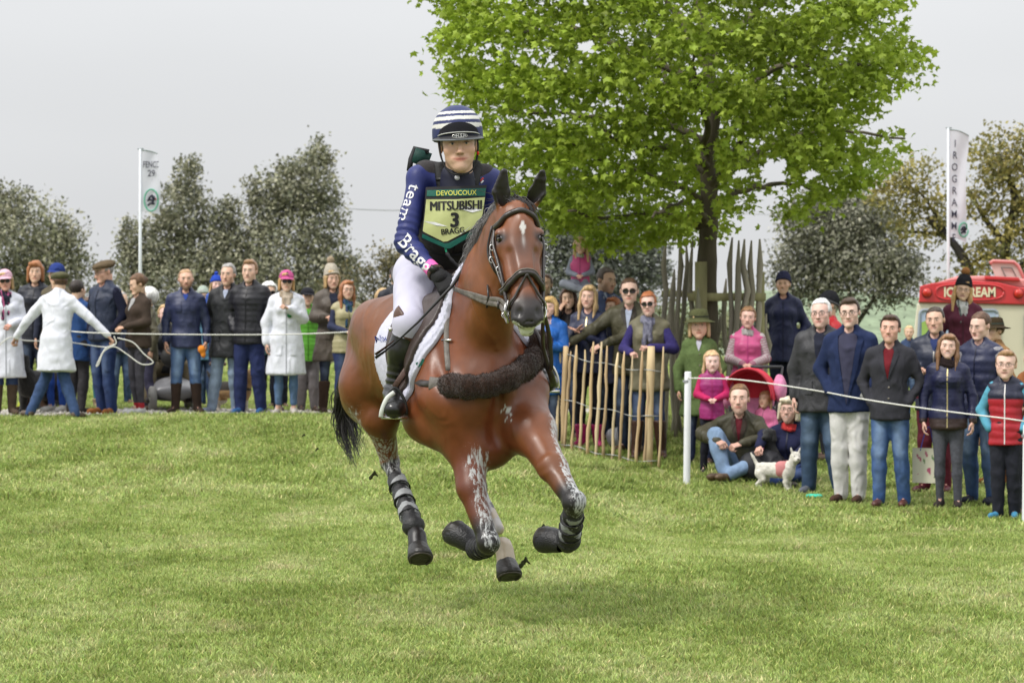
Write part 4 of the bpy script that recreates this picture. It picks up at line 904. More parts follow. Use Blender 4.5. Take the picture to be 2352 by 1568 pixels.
            hob = place(MB().lathe(prof, 28, sx=1.0, sy=1.12, c=(0, .012, 0)).build('hat', fabric(hat['col'], 'wool'), root)); place(MB().lathe([(.0925, .066), (.0915, .09)], 28, sy=1.12, c=(0, .012, 0)).build('hat_band', fabric(hat.get('band', (.03, .04, .03))), hob))
    # --- glasses
    if glasses:
        dark = glasses == 'sun'; Mt = mat('spectacle_frame', (.02, .02, .02), .3, 0, 1, 0); g = MB(); gl = MB()
        for s in (-1, 1):
            a = np.linspace(0, 2*math.pi, 13); w2, h2 = (.026, .0185) if dark else (.022, .0155)
            ring = [np.array([s*.032+w2*np.sign(math.cos(t))*abs(math.cos(t))**.7, -.1095+.012*(abs((s*.032+w2*math.cos(t)))/.06)**2, .0075+h2*np.sign(math.sin(t))*abs(math.sin(t))**.7]) for t in a]
            g.tube(ring, .0016 if not dark else .003, 5, cap=False); g.tube([(s*.056, -.103, .014), (s*.074, -.06, .015), (s*.08, .0, .012)], .0018, 5)
            if dark: gl.add([ring[0]*0+np.mean(ring[:-1], 0)]+ring[:-1], (), [[0, i+1, (i+1) % 12+1] for i in range(12)])
        g.tube([(-.010, -.111, .012), (0, -.113, .014), (.010, -.111, .012)], .0016, 5)
        M4 = Matrix(HM.tolist()).to_4x4(); M4.translation = Vector(hp); M4 = M4 @ Matrix.Diagonal((FS[0]*hk*S, FS[1]*hk*S, FS[2]*hk*S, 1))
        go = g.build('sunglasses' if dark else 'glasses', Mt, root); go.data.transform(M4)
        if dark: lo_ = gl.build('lens', mat('dark_lens', (.012, .010, .010), .08, 0, 1, 0, spec=.6), go); lo_.data.transform(M4)
        PEOPLE.append((label, round(hgt, 2), round((float(P(0, 0, Y)[2])*0+YH+(ZC-gz)*FPX/Y))))
    return dict(root=root, J=J, S=S, B=B, hx=hx, hp=hp, HM=HM, hk=hk, up=up, dm=dm)
PEOPLE = []
# ============================================================ HORSE (frame: s forward, l to the horse's left, z up)
HYAW = R(22); HF = np.array([math.sin(HYAW), -math.cos(HYAW), 0]); HL = np.array([math.cos(HYAW), math.sin(HYAW), 0])
HO = np.array([-.106, 14.70, 0.])
def HW(p): p = np.asarray(p, float); return HO+p[..., :1]*HF+p[..., 1:2]*HL+p[..., 2:3]*np.array([0, 0, 1.])
def toH(w_): w_ = np.asarray(w_, float)-HO; return np.stack([w_ @ HF, w_ @ HL, w_[..., 2]], -1)
def HP(px, py, s=None, l=None, Y=None):
    """horse-frame point seen at pixel (px,py) with given s or l or depth"""
    if Y is None:
        for Yt in [None]:
            # solve depth Y so that s (or l) matches
            k = (px-CX)/FPX  # X = k*Y
            v = HF if s is not None else HL; t = s if s is not None else l
            # ((k*Y-Ox)*v0 + (Y-Oy)*v1) = t
            Y = (t+HO[0]*v[0]+HO[1]*v[1])/(k*v[0]+v[1])
    return toH(P(px, py, Y))
BAY = np.array([.160, .048, .0125]); BLK = np.array([.012, .010, .010])
def build_horse():
    Q = []
    a = lambda *p: np.array(p, float)
    # trunk
    Q += [L(a(-1.31, 0, 1.30), a(-1.05, 0, 1.28), (.235, .25), (.275, .30), (0, 1, 0), .05),
          L(a(-1.05, 0, 1.29), a(-.62, 0, 1.25), (.265, .275), (.28, .30), (0, 1, 0), .06),
          L(a(-.62, 0, 1.25), a(-.20, 0, 1.20), (.275, .30), (.235, .32), (0, 1, 0), .06),
          L(a(-.25, 0, 1.18), a(-.07, 0, 1.13), (.23, .30), (.205, .25), (0, 1, 0), .06)]
    # croup and hips, thighs
    Q += [E(a(-1.18, -.16, 1.42), (.22, .12, .14), .08), E(a(-1.18, .16, 1.42), (.22, .12, .14), .08), C(a(-1.05, 0, 1.50), a(-1.36, 0, 1.44), .10, .08, .1),
          E(a(-1.38, -.12, 1.20), (.155, .12, .28), .08), E(a(-1.38, .13, 1.20), (.16, .125, .28), .08)]
    # withers, shoulder blades, breast
    Q += [C(a(-.62, 0, 1.52), a(-.38, 0, 1.54), .06, .07, .1), C(a(-.40, -.13, 1.44), a(-.10, -.19, 1.10), .10, .115, .08), C(a(-.40, .13, 1.44), a(-.10, .19, 1.10), .10, .115, .08), C(a(-.30, .17, 1.36), a(-.06, .215, 1.13), .085, .10, .08),
          E(a(-.02, -.11, 1.04), (.10, .12, .15), .05), E(a(-.02, .11, 1.04), (.10, .12, .15), .05), E(a(-.33, -.18, 1.06), (.14, .09, .16), .06), E(a(-.33, .18, 1.06), (.14, .09, .16), .06),
          E(a(-.06, -.02, .84), (.13, .16, .11), .08), C(a(-.30, 0, .97), a(-.9, 0, 1.05), .13, .12, .08), cut(C(a(.11, 0, 1.12), a(.09, 0, .90), .018, .03, .05))]
    # neck
    poll = HP(1185, 478, Y=14.42); 
    nb = a(-.27, -.0, 1.33)
    nm = (nb*.5+poll*.5)+a(.05, -.035, -.02)
    Q += [L(nb, nm, (.165, .275), (.105, .205), (0, 1, 0), .06), L(nm, poll+a(-.06, -.01, -.05), (.105, .205), (.078, .125), (0, 1, 0), .05), C(a(-.10, 0, 1.22), nm+a(.05, 0, -.10), .13, .08, .08)]
    # head: local frame
    muz = HP(1212, 742, Y=14.17); hd = muz-poll; hl = np.linalg.norm(hd); e = hd/hl
    # side vector: head turned almost square to the camera
    wside = HW(np.array([0., 1, 0]))-HO; yawh = R(9); sd = np.array([math.cos(yawh), math.sin(yawh), -.03]); side = np.array([sd @ HF, sd @ HL, sd[2]]); side -= e*(side @ e); side /= np.linalg.norm(side)
    fwd = np.cross(e, side); 
    if fwd[0] < 0: fwd = -fwd
    def hp(u, w_, t): return poll+side*u+fwd*w_+e*t      # u to the horse's left, w out of the face, t down the face
    T = hl
    Q += [L(hp(0, -.03, .03), hp(0, -.035, .20), (.082, .085), (.105, .10), side, .03), L(hp(0, -.03, .18), hp(0, -.01, .36), (.100, .105), (.080, .090), side, .03),
          L(hp(0, -.005, .34), hp(0, .0, T-.06), (.076, .078), (.058, .062), side, .03), L(hp(0, .004, T-.13), hp(0, -.004, T-.03), (.052, .052), (.066, .056), side, .03),
          E(hp(0, -.11, .20), (.085, .085, .085), .05), C(hp(-.072, -.09, .19), hp(-.045, -.045, .44), .055, .032, .03), C(hp(.072, -.09, .19), hp(.045, -.045, .44), .055, .032, .03),
          C(hp(-.088, .016, .145), hp(-.078, .004, .20), .030, .026, .02), C(hp(.088, .016, .145), hp(.078, .004, .20), .030, .026, .02),
          C(hp(-.045, .045, .09), hp(-.020, .048, .40), .020, .016, .03), C(hp(.045, .045, .09), hp(.020, .048, .40), .020, .016, .03),
          E(hp(0, .045, .12), (.055, .04, .075), .04),
          cut(C(hp(-.072, .055, .26), hp(-.058, .062, .42), .014, .012, .03)), cut(C(hp(.072, .055, .26), hp(.058, .062, .42), .014, .012, .03)),
          C(hp(-.070, .002, .24), hp(-.052, -.002, .40), .012, .008, .015), C(hp(.070, .002, .24), hp(.052, -.002, .40), .012, .008, .015),
          C(hp(-.046, .020, T-.085), hp(-.052, .006, T-.02), .027, .026, .015), C(hp(.046, .020, T-.085), hp(.052, .006, T-.02), .027, .026, .015),
          L(hp(-.02, .018, T-.0), hp(.02, .018, T-.0), (.022, .03), (.022, .03), fwd, .02), L(hp(0, -.055, T-.16), hp(0, -.045, T+.018), (.036, .036), (.036, .028), side, .015),
          cut(E(hp(-.050, .052, T-.035), (.017, .020, .026), .010)), cut(E(hp(.050, .052, T-.035), (.017, .020, .026), .010)),
          cut(C(hp(-.06, .0, T-.0), hp(0, .045, T+.012), .004, k=.006)), cut(C(hp(.06, .0, T-.0), hp(0, .045, T+.012), .004, k=.006)),
          cut(E(hp(-.108, .020, .172), (.020, .020, .016), .012)), cut(E(hp(.108, .020, .172), (.020, .020, .016), .012))]
    # ears: tall cupped leaves
    for s_, (ex, ey) in ((-1, (1158, 392)), (1, (1246, 394))):
        tip = HP(ex, ey, Y=14.40); b0 = hp(s_*.055, -.025, .01); mid = b0*.5+tip*.5+side*(s_*.014)
        Q += [L(b0, mid, (.030, .022), (.045, .018), side, .012), L(mid, tip, (.045, .018), (.016, .010), side, .012)]
        Q += [cut(L(b0+fwd*.022+e*-.02, mid+fwd*.020, (.018, .014), (.032, .013), side, .006)), cut(L(mid+fwd*.020, tip*.8+mid*.2+fwd*.014, (.032, .013), (.006, .006), side, .006))]
    # legs. viewer left foreleg = right fore (folded), viewer right foreleg = left fore
    LG = {}
    LG['rf'] = [HP(1074, 1010, Y=14.74), HP(1082, 1120, Y=14.62), HP(1122, 1245, Y=14.50), HP(1112, 1268, Y=14.72), HP(1090, 1255, Y=14.86), HP(1054, 1215, Y=14.92)]
    LG['lf'] = [HP(1222, 990, Y=14.66), HP(1268, 1072, Y=14.47), HP(1318, 1152, Y=14.30), HP(1314, 1212, Y=14.42), HP(1303, 1250, Y=14.56), HP(1258, 1226, Y=14.66)]
    LG['rh'] = [HP(862, 900, Y=15.95), HP(872, 960, Y=15.78), HP(896, 1062, Y=15.92), HP(942, 1185, Y=15.55), HP(958, 1232, Y=15.45), HP(962, 1275, Y=15.38)]
    LG['lh'] = [HP(1060, 960, Y=15.75), HP(1085, 1010, Y=15.6), HP(1095, 1120, Y=15.75), HP(1145, 1215, Y=15.42), HP(1158, 1262, Y=15.34), HP(1166, 1315, Y=15.28)]
    for k_, p in LG.items():
        sy = (0, 1, 0)
        if k_[1] == 'f':
            el = a(-.30, -.20 if k_[0] == 'r' else .20, .98)
            Q += [C(el, p[0], .13, .104, .08), C(a(-.08, el[1]*.75, 1.06), p[0], .13, .098, .08), C(p[0], p[1], .098, .070, .04), C(p[1], p[2], .062, .046, .03), E(p[2], .054, .02), C(p[2], p[3], .046, .034, .02), C(p[3], p[4], .030, .038, .012), C(p[4], p[4]*.45+p[5]*.55, .038, .030, .012)]
        else:
            sgn = -1 if k_[0] == 'r' else 1
            Q += [C(a(-1.28, sgn*.15, 1.12), p[0], .17, .125, .08), C(a(-1.38, sgn*.13, 1.05), p[1], .13, .088, .08), C(p[0], p[1], .115, .088, .05), C(p[1], p[2], .082, .046, .04), C(p[2], p[2]+(p[2]-p[1])*.02+a(-.035, 0, .045), .046, .030, .03),
                  C(p[2], p[2]*.8+p[3]*.2, .046, .036, .02), C(p[2]*.8+p[3]*.2, p[3], .034, .032, .02), E(p[3]*.15+p[4]*.85, .041, .02), C(p[3]*.3+p[4]*.7, p[4], .040, .046, .012), C(p[4], p[4]*.4+p[5]*.6, .048, .052, .012)]
    # belly / flank hollow
    for sg in (-1, 1):
        Q += [cut(C(a(-.52, sg*.365, 1.34), a(-.46, sg*.37, .98), .035, .045, .07)), cut(C(a(-.14, sg*.255, 1.38), a(-.0, sg*.215, 1.12), .016, .018, .05)), cut(C(a(-1.13, sg*.36, 1.30), a(-1.04, sg*.31, 1.0), .03, .04, .07)), C(a(-.36, sg*.235, 1.32), a(-.16, sg*.265, 1.08), .035, .045, .04), C(a(-.34, sg*.262, 1.10), a(-.30, sg*.245, .95), .035, .03, .04)]
    Q += [cut(E(a(-.98, -.33, 1.05), (.14, .06, .20), .08)), cut(E(a(-.98, .33, 1.05), (.14, .06, .20), .08))]
    lo = np.min([bbox(p)[0] for p in Q if p[-1] == 1], 0)-.03; hi = np.max([bbox(p)[1] for p in Q if p[-1] == 1], 0)+.03
    def axf(i, segs):
        o = [lo[i]]
        while o[-1] < hi[i]:
            h = segs[-1][1]
            for lim, hh_ in segs:
                if o[-1] < lim: h = hh_; break
            o.append(o[-1]+h)
        return np.array(o)
    axes = [axf(0, [(.10, .016), (9, .0068)]), axf(1, [(-.17, .014), (.19, .0075), (9, .014)]), axf(2, [(.60, .010), (1.36, .014), (9, .0068)])]
    v, f = sdfmesh(Q, 0, axes=axes); v = relax(v, f, 1, .35); n = vnorm(v, f)
    # muscle and vein relief
    am = .0042*wn(v, 9, 1)+.002*wn(v, 22, 4)+.0045*np.maximum(0, 1-np.abs(wn(v, 8, 7, 6, (1, 1, .6)))*14)*(wn(v, 3, 2) > -.1); hm = np.exp(-(np.linalg.norm(v-poll-e*.3, axis=1)/.36)**4); v = v+n*(am*(1-hm))[:, None]
    # ---- coat colours (points of a bay, star, socks, dried foam and grease)
    rel = v-poll; u_, w_, t_ = rel @ side, rel @ fwd, rel @ e
    c = np.repeat(BAY[None], len(v), 0)*(1+.26*wn(v, 4.2, 6)+.12*wn(v, 13, 3)+.07*wn(v, 60, 2))[:, None]; c[:, 1] *= 1+.25*wn(v, 3.1, 1)
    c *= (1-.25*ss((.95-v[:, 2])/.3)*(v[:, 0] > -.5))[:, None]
    def to(col, k): 
        nonlocal c; k = np.clip(k, 0, 1)[:, None]; c = c*(1-k)+np.array(col)*k
    for k_, p in LG.items():
        d0, t0 = segd(v, p[1], p[2]); d1, _ = segd(v, p[2], p[3]); d2, _ = segd(v, p[3], p[5]); m = np.minimum(d1, d2) < .10
        near = np.minimum(np.minimum(d0, d1), d2) < .16; tt = np.where((d0 <= d1) & (d0 <= d2), t0, 2.)
        if k_ == 'lh':
            to(BLK*1.2, near*ss((tt-.5)/.4)); to((.42, .35, .26), (segd(v, p[2]*.2+p[3]*.8, p[5])[0] < .085)*1.)
            to((.35, .34, .34), (segd(v, p[2]*.6+p[3]*.4, p[3])[0] < .07)*(wn(v, 40, 2) > -.2)*.8)
        else: to(BLK, near*ss((tt-(.45 if k_[1] == 'f' else .85))/.35)*1.)
    headm = (t_ > -.25) & (t_ < .9) & (np.linalg.norm(rel-e*.3, axis=1) < .5)
    to(BAY*1.15+.01, headm*.6*ss((w_+.02)/.05))
    to((.030, .022, .020), headm*ss((t_-(T-.15))/.07)*ss((w_+.09)/.05))
    to(BLK*1.5, (t_ > T-.07)*headm*ss((t_-(T-.07))/.03)*1.)
    to((.055, .030, .022), headm*np.exp(-((u_/.060)**2+((t_-.235)/.085)**2))*.75*(w_ > 0)); to((.10, .04, .025), headm*np.exp(-((u_/.03)**2+((t_-.36)/.10)**2))*.4*(w_ > 0))
    for s_ in (-1, 1): to(BLK*2, headm*np.exp(-(((u_-s_*.092)/.030)**2+((t_-.175)/.030)**2))*1.1)
    earm = (t_ < -.012)*(np.linalg.norm(rel, axis=1) < .32)*(np.abs(u_) > .02)*(w_ > -.12)
    to(BLK*1.2, earm*ss((-.0-t_)/.03)*1.0); 
    star = (w_ > .02)*headm*ss((1.15-np.abs(u_-.004)/.015-np.abs(t_-.147)/.034+.35*wn(v, 140, 1))/.25); to((.62, .60, .58), star*1.)
    to((.30, .27, .26), headm*np.exp(-(((u_-.004)/.007)**2+((t_-.205)/.03)**2))*(w_ > .02))
    # foam at the lips and grease smears down the legs
    fo = headm*(t_ > T-.005)*(w_ < .02)*(w_ > -.09); to((.62, .63, .52), fo*(wn(v, 90, 3) > -.35))
    gm = np.zeros(len(v))
    def smear(A, B, rad, seed, dens=.0, side_=1):
        nonlocal gm
        d, t = segd(v, A, B); gm = np.maximum(gm, ss((rad*1.1-d)/(rad*.5))*(1-dens)); return
        d, t = segd(v, A, B); w2 = wn(v, 55, seed, 6, (1, 1, .22)); w3 = wn(v, 18, seed+2, 6, (1, 1, .4))
        to((.50, .51, .50), (d < rad)*ss((w2+.6*w3-dens)/.22)*ss((rad-d)/(rad*.35))*.92)
        blob_ = (d < rad*1.05)*(wn(v, 130, seed+5) > .52); to((.68, .69, .70), blob_*1.)
    p = LG['lf']; smear(p[0]+a(.05, .10, .02), p[2]+a(.05, .05, 0), .10, 1, .0); smear(p[2], p[3], .075, 4, .22)
    p = LG['rf']; smear(p[0]+a(.09, -.0, -.05), p[2]+a(.04, .02, .02), .085, 2, .12)
    p = LG['rh']; smear(p[0]+a(.10, -.10, -.02), p[2]+a(.05, -.05, .02), .135, 3, .12); smear(p[2], p[3], .06, 6, .25)
    d, t = segd(v, a(.11, .035, 1.02), a(.13, .06, .96)); to((.6, .6, .6), (d < .03)*(np.abs(wn(v, 60, 7)) < .05))
    root = thing('horse', 'bay horse with a small white star galloping with all hooves off the grass', 'horse', tuple(HW(a(0, 0, 0))), 0)
    O = np.array(root.location)
    wv = HW(v)-O
    hm_ = mat('horse_coat', (1, 1, 1), 0.40, .24, 9, .10, 300, attr=True, spec=.5, rvar=.12, coat=.05, fb=.28)
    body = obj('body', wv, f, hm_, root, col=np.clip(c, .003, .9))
    at = body.data.attributes.new('grease', 'FLOAT', 'POINT'); at.data.foreach_set('value', gm.astype(np.float32))
    t = hm_.node_tree; b = t.nodes['Principled BSDF']; lk = t.links.new; src = b.inputs['Base Color'].links[0].from_socket
    g = N(t, 'ShaderNodeAttribute', attribute_name='grease'); tc_ = N(t, 'ShaderNodeTexCoord'); mp_ = N(t, 'ShaderNodeMapping'); mp_.inputs['Scale'].default_value = (1, 1, .22); mp_.inputs['Rotation'].default_value = (0, .35, 0); lk(tc_.outputs['Object'], mp_.inputs[0])
    n1 = N(t, 'ShaderNodeTexNoise'); n1.inputs['Scale'].default_value = 70; n1.inputs['Detail'].default_value = 6; n1.inputs['Roughness'].default_value = .68; lk(mp_.outputs[0], n1.inputs[0])
    m1 = N(t, 'ShaderNodeMath', operation='MULTIPLY_ADD'); lk(g.outputs['Fac'], m1.inputs[0]); m1.inputs[1].default_value = .42; lk(n1.outputs[0], m1.inputs[2])
    r1 = N(t, 'ShaderNodeMapRange'); lk(m1.outputs[0], r1.inputs[0]); r1.inputs[1].default_value = .84; r1.inputs[2].default_value = .95
    n2 = N(t, 'ShaderNodeTexVoronoi'); n2.inputs['Scale'].default_value = 90; lk(tc_.outputs['Object'], n2.inputs[0]); r2 = N(t, 'ShaderNodeMapRange'); lk(n2.outputs['Distance'], r2.inputs[0]); r2.inputs[1].default_value = .20; r2.inputs[2].default_value = .10
    mw = N(t, 'ShaderNodeMath', operation='MULTIPLY'); lk(r2.outputs[0], mw.inputs[0]); gg = N(t, 'ShaderNodeMath', operation='MULTIPLY'); lk(g.outputs['Fac'], gg.inputs[0]); gg.inputs[1].default_value = .7; lk(gg.outputs[0], mw.inputs[1])
    mx_ = N(t, 'ShaderNodeMath', operation='MAXIMUM'); lk(r1.outputs[0], mx_.inputs[0]); lk(mw.outputs[0], mx_.inputs[1]); ml = N(t, 'ShaderNodeMath', operation='MULTIPLY'); lk(mx_.outputs[0], ml.inputs[0]); ml.inputs[1].default_value = .92
    mc = N(t, 'ShaderNodeMix', data_type='RGBA'); lk(ml.outputs[0], mc.inputs[0]); lk(src, mc.inputs[6]); mc.inputs[7].default_value = (.46, .47, .47, 1); lk(mc.outputs[2], b.inputs['Base Color'])
    G = lambda q: HW(np.asarray(q))-O
    # eyes
    for s_ in (-1, 1):
        M_ = np.stack([G(side)-G(a(0, 0, 0)), G(fwd)-G(a(0, 0, 0)), G(e)-G(a(0, 0, 0))], 1); cc = G(hp(s_*.0885, .022, .172)); mb = MB(); pr = [(max(.0005, .021*math.sin(t)), -.017*math.cos(t)) for t in np.linspace(0, math.pi, 9)]; mb.lathe(pr, 14, M=M_ @ np.array([[1, 0, 0], [0, 1, 0], [0, 0, 1.]]), c=cc)
        mb.build('eye', mat('horse_eye', (.02, .009, .005), .06, 0, 1, 0, spec=.9, coat=1), root)
        lid = [G(hp(s_*(.103+.010*math.sin(t)*.3), .022+.024*math.cos(t), .170-.011*math.sin(t))) for t in np.linspace(.0, math.pi, 9)]; MB().tube(lid, .0060, 6).build('eyelid', mat('eyelid', tuple(BLK*1.6), .5, 0, 1, 0), root)
        lid = [G(hp(s_*(.100), .022+.021*math.cos(t), .174+.012*math.sin(t))) for t in np.linspace(.0, math.pi, 9)]; MB().tube(lid, .004, 6).build('eyelid', mat('eyelid', tuple(BLK*1.6), .5, 0, 1, 0), root)
    # hooves
    hoofm = mat('hoof', (.022, .020, .018), .42, .3, 20, .5, 30, strand=(1, 1, 3), spec=.5)
    for k_, p in LG.items():
        A, B_ = p[4], p[5]; d = (B_-A); d /= np.linalg.norm(d); 
        if k_[1] == 'h': fw = a(.9, -.1, .15)
        else: fw = a(-.1, -.1, -1.) if k_ == 'rf' else a(.1, -.1, -1.)
        fw = fw-d*(fw @ d); fw /= np.linalg.norm(fw); sv = np.cross(d, fw); top = A*.45+B_*.55
        mb = MB(); rings = []
        for t, r_, off in ((-.01, .046, 0), (.008, .056, .002), (.05, .064, .014), (.080, .069, .022), (.090, .062, .022), (.088, .03, .02), (.086, .001, .02)):
            an = np.linspace(0, 2*math.pi, 20, endpoint=False); rings.append(np.array([G(top+d*t+fw*(off+r_*math.cos(q)*(1.05 if math.cos(q) > 0 else .85))+sv*(r_*.95*math.sin(q))) for q in an]))
        rr = np.array(rings); rr = np.concatenate([rr, rr[:, :1]], 1); mb.grid(rr[:, ::-1]); 
        hf_ = mb.build('hoof', hoofm, root)
        an = np.linspace(-2.4, 2.4, 15); sh = [G(top+d*.090+fw*(.024+.058*math.cos(q))+sv*(.056*math.sin(q))) for q in an]
        MB().tube(sh, .006, 5).build('horseshoe', mat('worn_steel', (.10, .09, .08), .5, .3, 20, 0, metal=.5), hf_)
        if k_[1] == 'f':   # bell boot over the hoof
            rings = []
            for t, r_ in ((-.05, .040), (-.03, .050), (.0, .060), (.04, .067), (.07, .066), (.088, .055), (.092, .02), (.093, .001)):
                rings.append([G(top+d*t+fw*(.010+.3*max(t, 0)+r_*math.cos(q))+sv*(r_*.95*math.sin(q))) for q in np.linspace(0, 2*math.pi, 25)])
            rings = np.array(rings); MB().grid(rings[:, ::-1]).grid(rings*.999+rings.mean((0, 1))*.001).build('bell_boot', mat('black_rubber', (.018, .018, .02), .42, .2, 30, .5, 120, spec=.5), root)
    # tendon boots with straps
    bm_ = mat('tendon_boot_shell', (1, 1, 1), .5, .15, 30, .4, 120, attr=True, spec=.5)
    for k_ in ('rf', 'lf', 'rh'):
        p = LG[k_]; A, B_ = p[2]*.68+p[3]*.32, p[3]*.55+p[4]*.45
        if k_[1] == 'f': A = p[2]*.60+p[3]*.40; B_ = p[3]*.3+p[4]*.7
        v2, f2 = sdfmesh([C(A, B_, .047, .052, .01), E(B_, .055, .01)], .006, axes=None); d = (B_-A)/np.linalg.norm(B_-A); t = (v2-A) @ d/np.linalg.norm(B_-A); keep = t
        n2 = vnorm(v2, f2); v2 = v2+n2*(.003*np.sign(np.sin(t*19)))[:, None]
        wh = (wn(v2, 45, 3, 6, (1, 1, .5)) > (-.1 if k_ == 'rh' else .15))*(np.sin(t*19) > -.8)*(t > .02)*(t < .85)
        if k_ == 'rf': wh = wh & (wn(v2, 45, 3) > .35)
        cc = np.where(wh[:, None], np.array([.30, .31, .32]), np.array([.018, .018, .02])); tb = obj('tendon_boot', G(v2), f2, bm_, root, col=cc)
        for tt in (.2, .5, .8):
            an = np.linspace(0, 2*math.pi, 16); x_ = np.cross(d, a(0, 1, .1)); x_ /= np.linalg.norm(x_); y_ = np.cross(d, x_)
            rg = [G(A+(B_-A)*tt+(x_*math.cos(q)+y_*math.sin(q))*(.0535)) for q in an]; MB().tube(rg, .009, 6, flat=(.3, x_)).build('strap', mat('black_strap', (.015, .015, .016), .6, .1, 20, .2), tb)
    # ---- mane, forelock, tail as strands
    def strands(name, roots, flow, n, ln, rad, col, seed, spread=.02, wob=.012, par=root):
        r = np.random.RandomState(seed); mb = MB(); 
        for i in range(n):
            k = r.uniform(0, len(roots)-1); i0 = int(k); b0 = roots[i0]*(1-k+i0)+roots[min(i0+1, len(roots)-1)]*(k-i0); b0 = b0+r.normal(0, spread, 3)
            fl = flow(k/(len(roots)-1), r); L_ = ln*r.uniform(.6, 1.15); q = [b0]; ph = r.uniform(0, 6)
            for j in range(1, 7):
                t = j/6; q.append(b0+fl(t)*L_+wob*np.array([math.sin(ph+t*4), math.cos(ph+t*3.3), math.sin(t*5+ph*2)])*t)
            mb.tube([G(x) for x in q], rad*np.array([1, 1, .95, .85, .7, .5, .15]), 4, cap=False)
        v_ = np.concatenate(mb.v); cl = np.array(col)*np.repeat(r.uniform(.6, 1.6, (n, 1)), len(v_)//n, 0); return obj(name, v_, np.concatenate(mb.f4), mat('horse_hair', (1, 1, 1), .42, .1, 30, 0, attr=True, spec=.5), par, col=cl)
    crest = [nb+a(.0, 0, .27), nm+a(-.12, 0, .175), nm*.5+poll*.5+a(-.12, -.0, .12), poll+a(-.09, 0, .035)]
    crest = list(spline(crest, 5))
    strands('mane', crest, lambda k, r: (lambda t, s=r.uniform(.3, 1.), u=r.uniform(-.2, .4): a(-.25*t, -.75*s*math.sin(min(t*1.6, 1.57)), .25*u*t-.75*t*t)), 2600, .075, .0017, (.16, .155, .155), 5, .016, .004)
    strands('mane', list(spline([poll+a(-.10, -.01, .03), poll+a(-.02, .0, .045)], 4)), lambda k, r: (lambda t, s=r.normal(0, .5), u=r.uniform(.1, 1.): a(-.3*t, s*t-.5*t, u*t-.5*t*t)), 50, .08, .0014, (.02, .015, .013), 8, .02)
    fk = [hp(-.035, -.0, -.035), hp(0, .0, -.045), hp(.035, .0, -.03)]
    strands('forelock', fk, lambda k, r: (lambda t, s=r.uniform(.2, 1.0): (side*(.62*t*s)+fwd*(.30*math.sin(min(t*2, 1.5))*.6)+e*(1.0*t*t-.10*t*(1-t)))), 260, .12, .0026, (.016, .013, .012), 6, .009, .006)
    strands('forelock', fk, lambda k, r: (lambda t, s=r.normal(0, .8): (side*(.7*t*s)+fwd*.1*t-e*(.7*t-.6*t*t))), 20, .07, .0012, (.03, .026, .025), 7, .012, .012)
    tb = HP(800, 860, s=-1.66); tl = [a(-1.60, -.02, 1.36), a(-1.66, -.03, 1.30), a(-1.70, -.06, 1.2)]
    tp = spline([a(-1.58, 0, 1.38), HP(815, 860, Y=16.55), HP(798, 925, Y=16.7), HP(800, 985, Y=16.7), HP(826, 1060, Y=16.66)], 4)
    r = np.random.RandomState(4); mb = MB(); cl = []
    for i in range(330):
        o1 = r.normal(0, 1, 3); o1 /= np.linalg.norm(o1); k0 = r.uniform(0, .25); k1 = r.uniform(.55, 1.0); q = []; wv_ = r.normal(0, .02, 3)
        for t in np.linspace(k0, k1, 8):
            x = t*(len(tp)-1); i0 = min(int(x), len(tp)-2); c_ = tp[i0]*(1-x+i0)+tp[i0+1]*(x-i0); q.append(c_+o1*(.015+.045*math.sin(math.pi*min(t, .85)))*np.array([.6, 1, .6])+wv_*math.sin(t*9+i)+np.array([0, 0, .05*o1[1]*t]))
        mb.tube([G(x) for x in q], .0034*np.array([1, 1, 1, .95, .85, .7, .45, .15]), 4, cap=False); cl.append(r.uniform(.5, 1.6))
    v_ = np.concatenate(mb.v); z_ = v_[:, 2]+O[2]; pale = ss((z_-1.02)/.2)[:, None]*.16; obj('tail', v_, np.concatenate(mb.f4), mat('horse_hair', (1, 1, 1), .42, .1, 30, 0, attr=True, spec=.5), root, col=(np.array([[.02, .018, .018]])+pale)*np.repeat(cl, 32)[:, None])
    return dict(root=root, G=G, hp=hp, side=side, fwd=fwd, e=e, T=T, poll=poll, LG=LG, bvh=BVHTree.FromPolygons([Vector(x) for x in HW(v)], f.tolist()), v=v, f=f, a=a, nm=nm, nb=nb, body=body)
HR = build_horse()
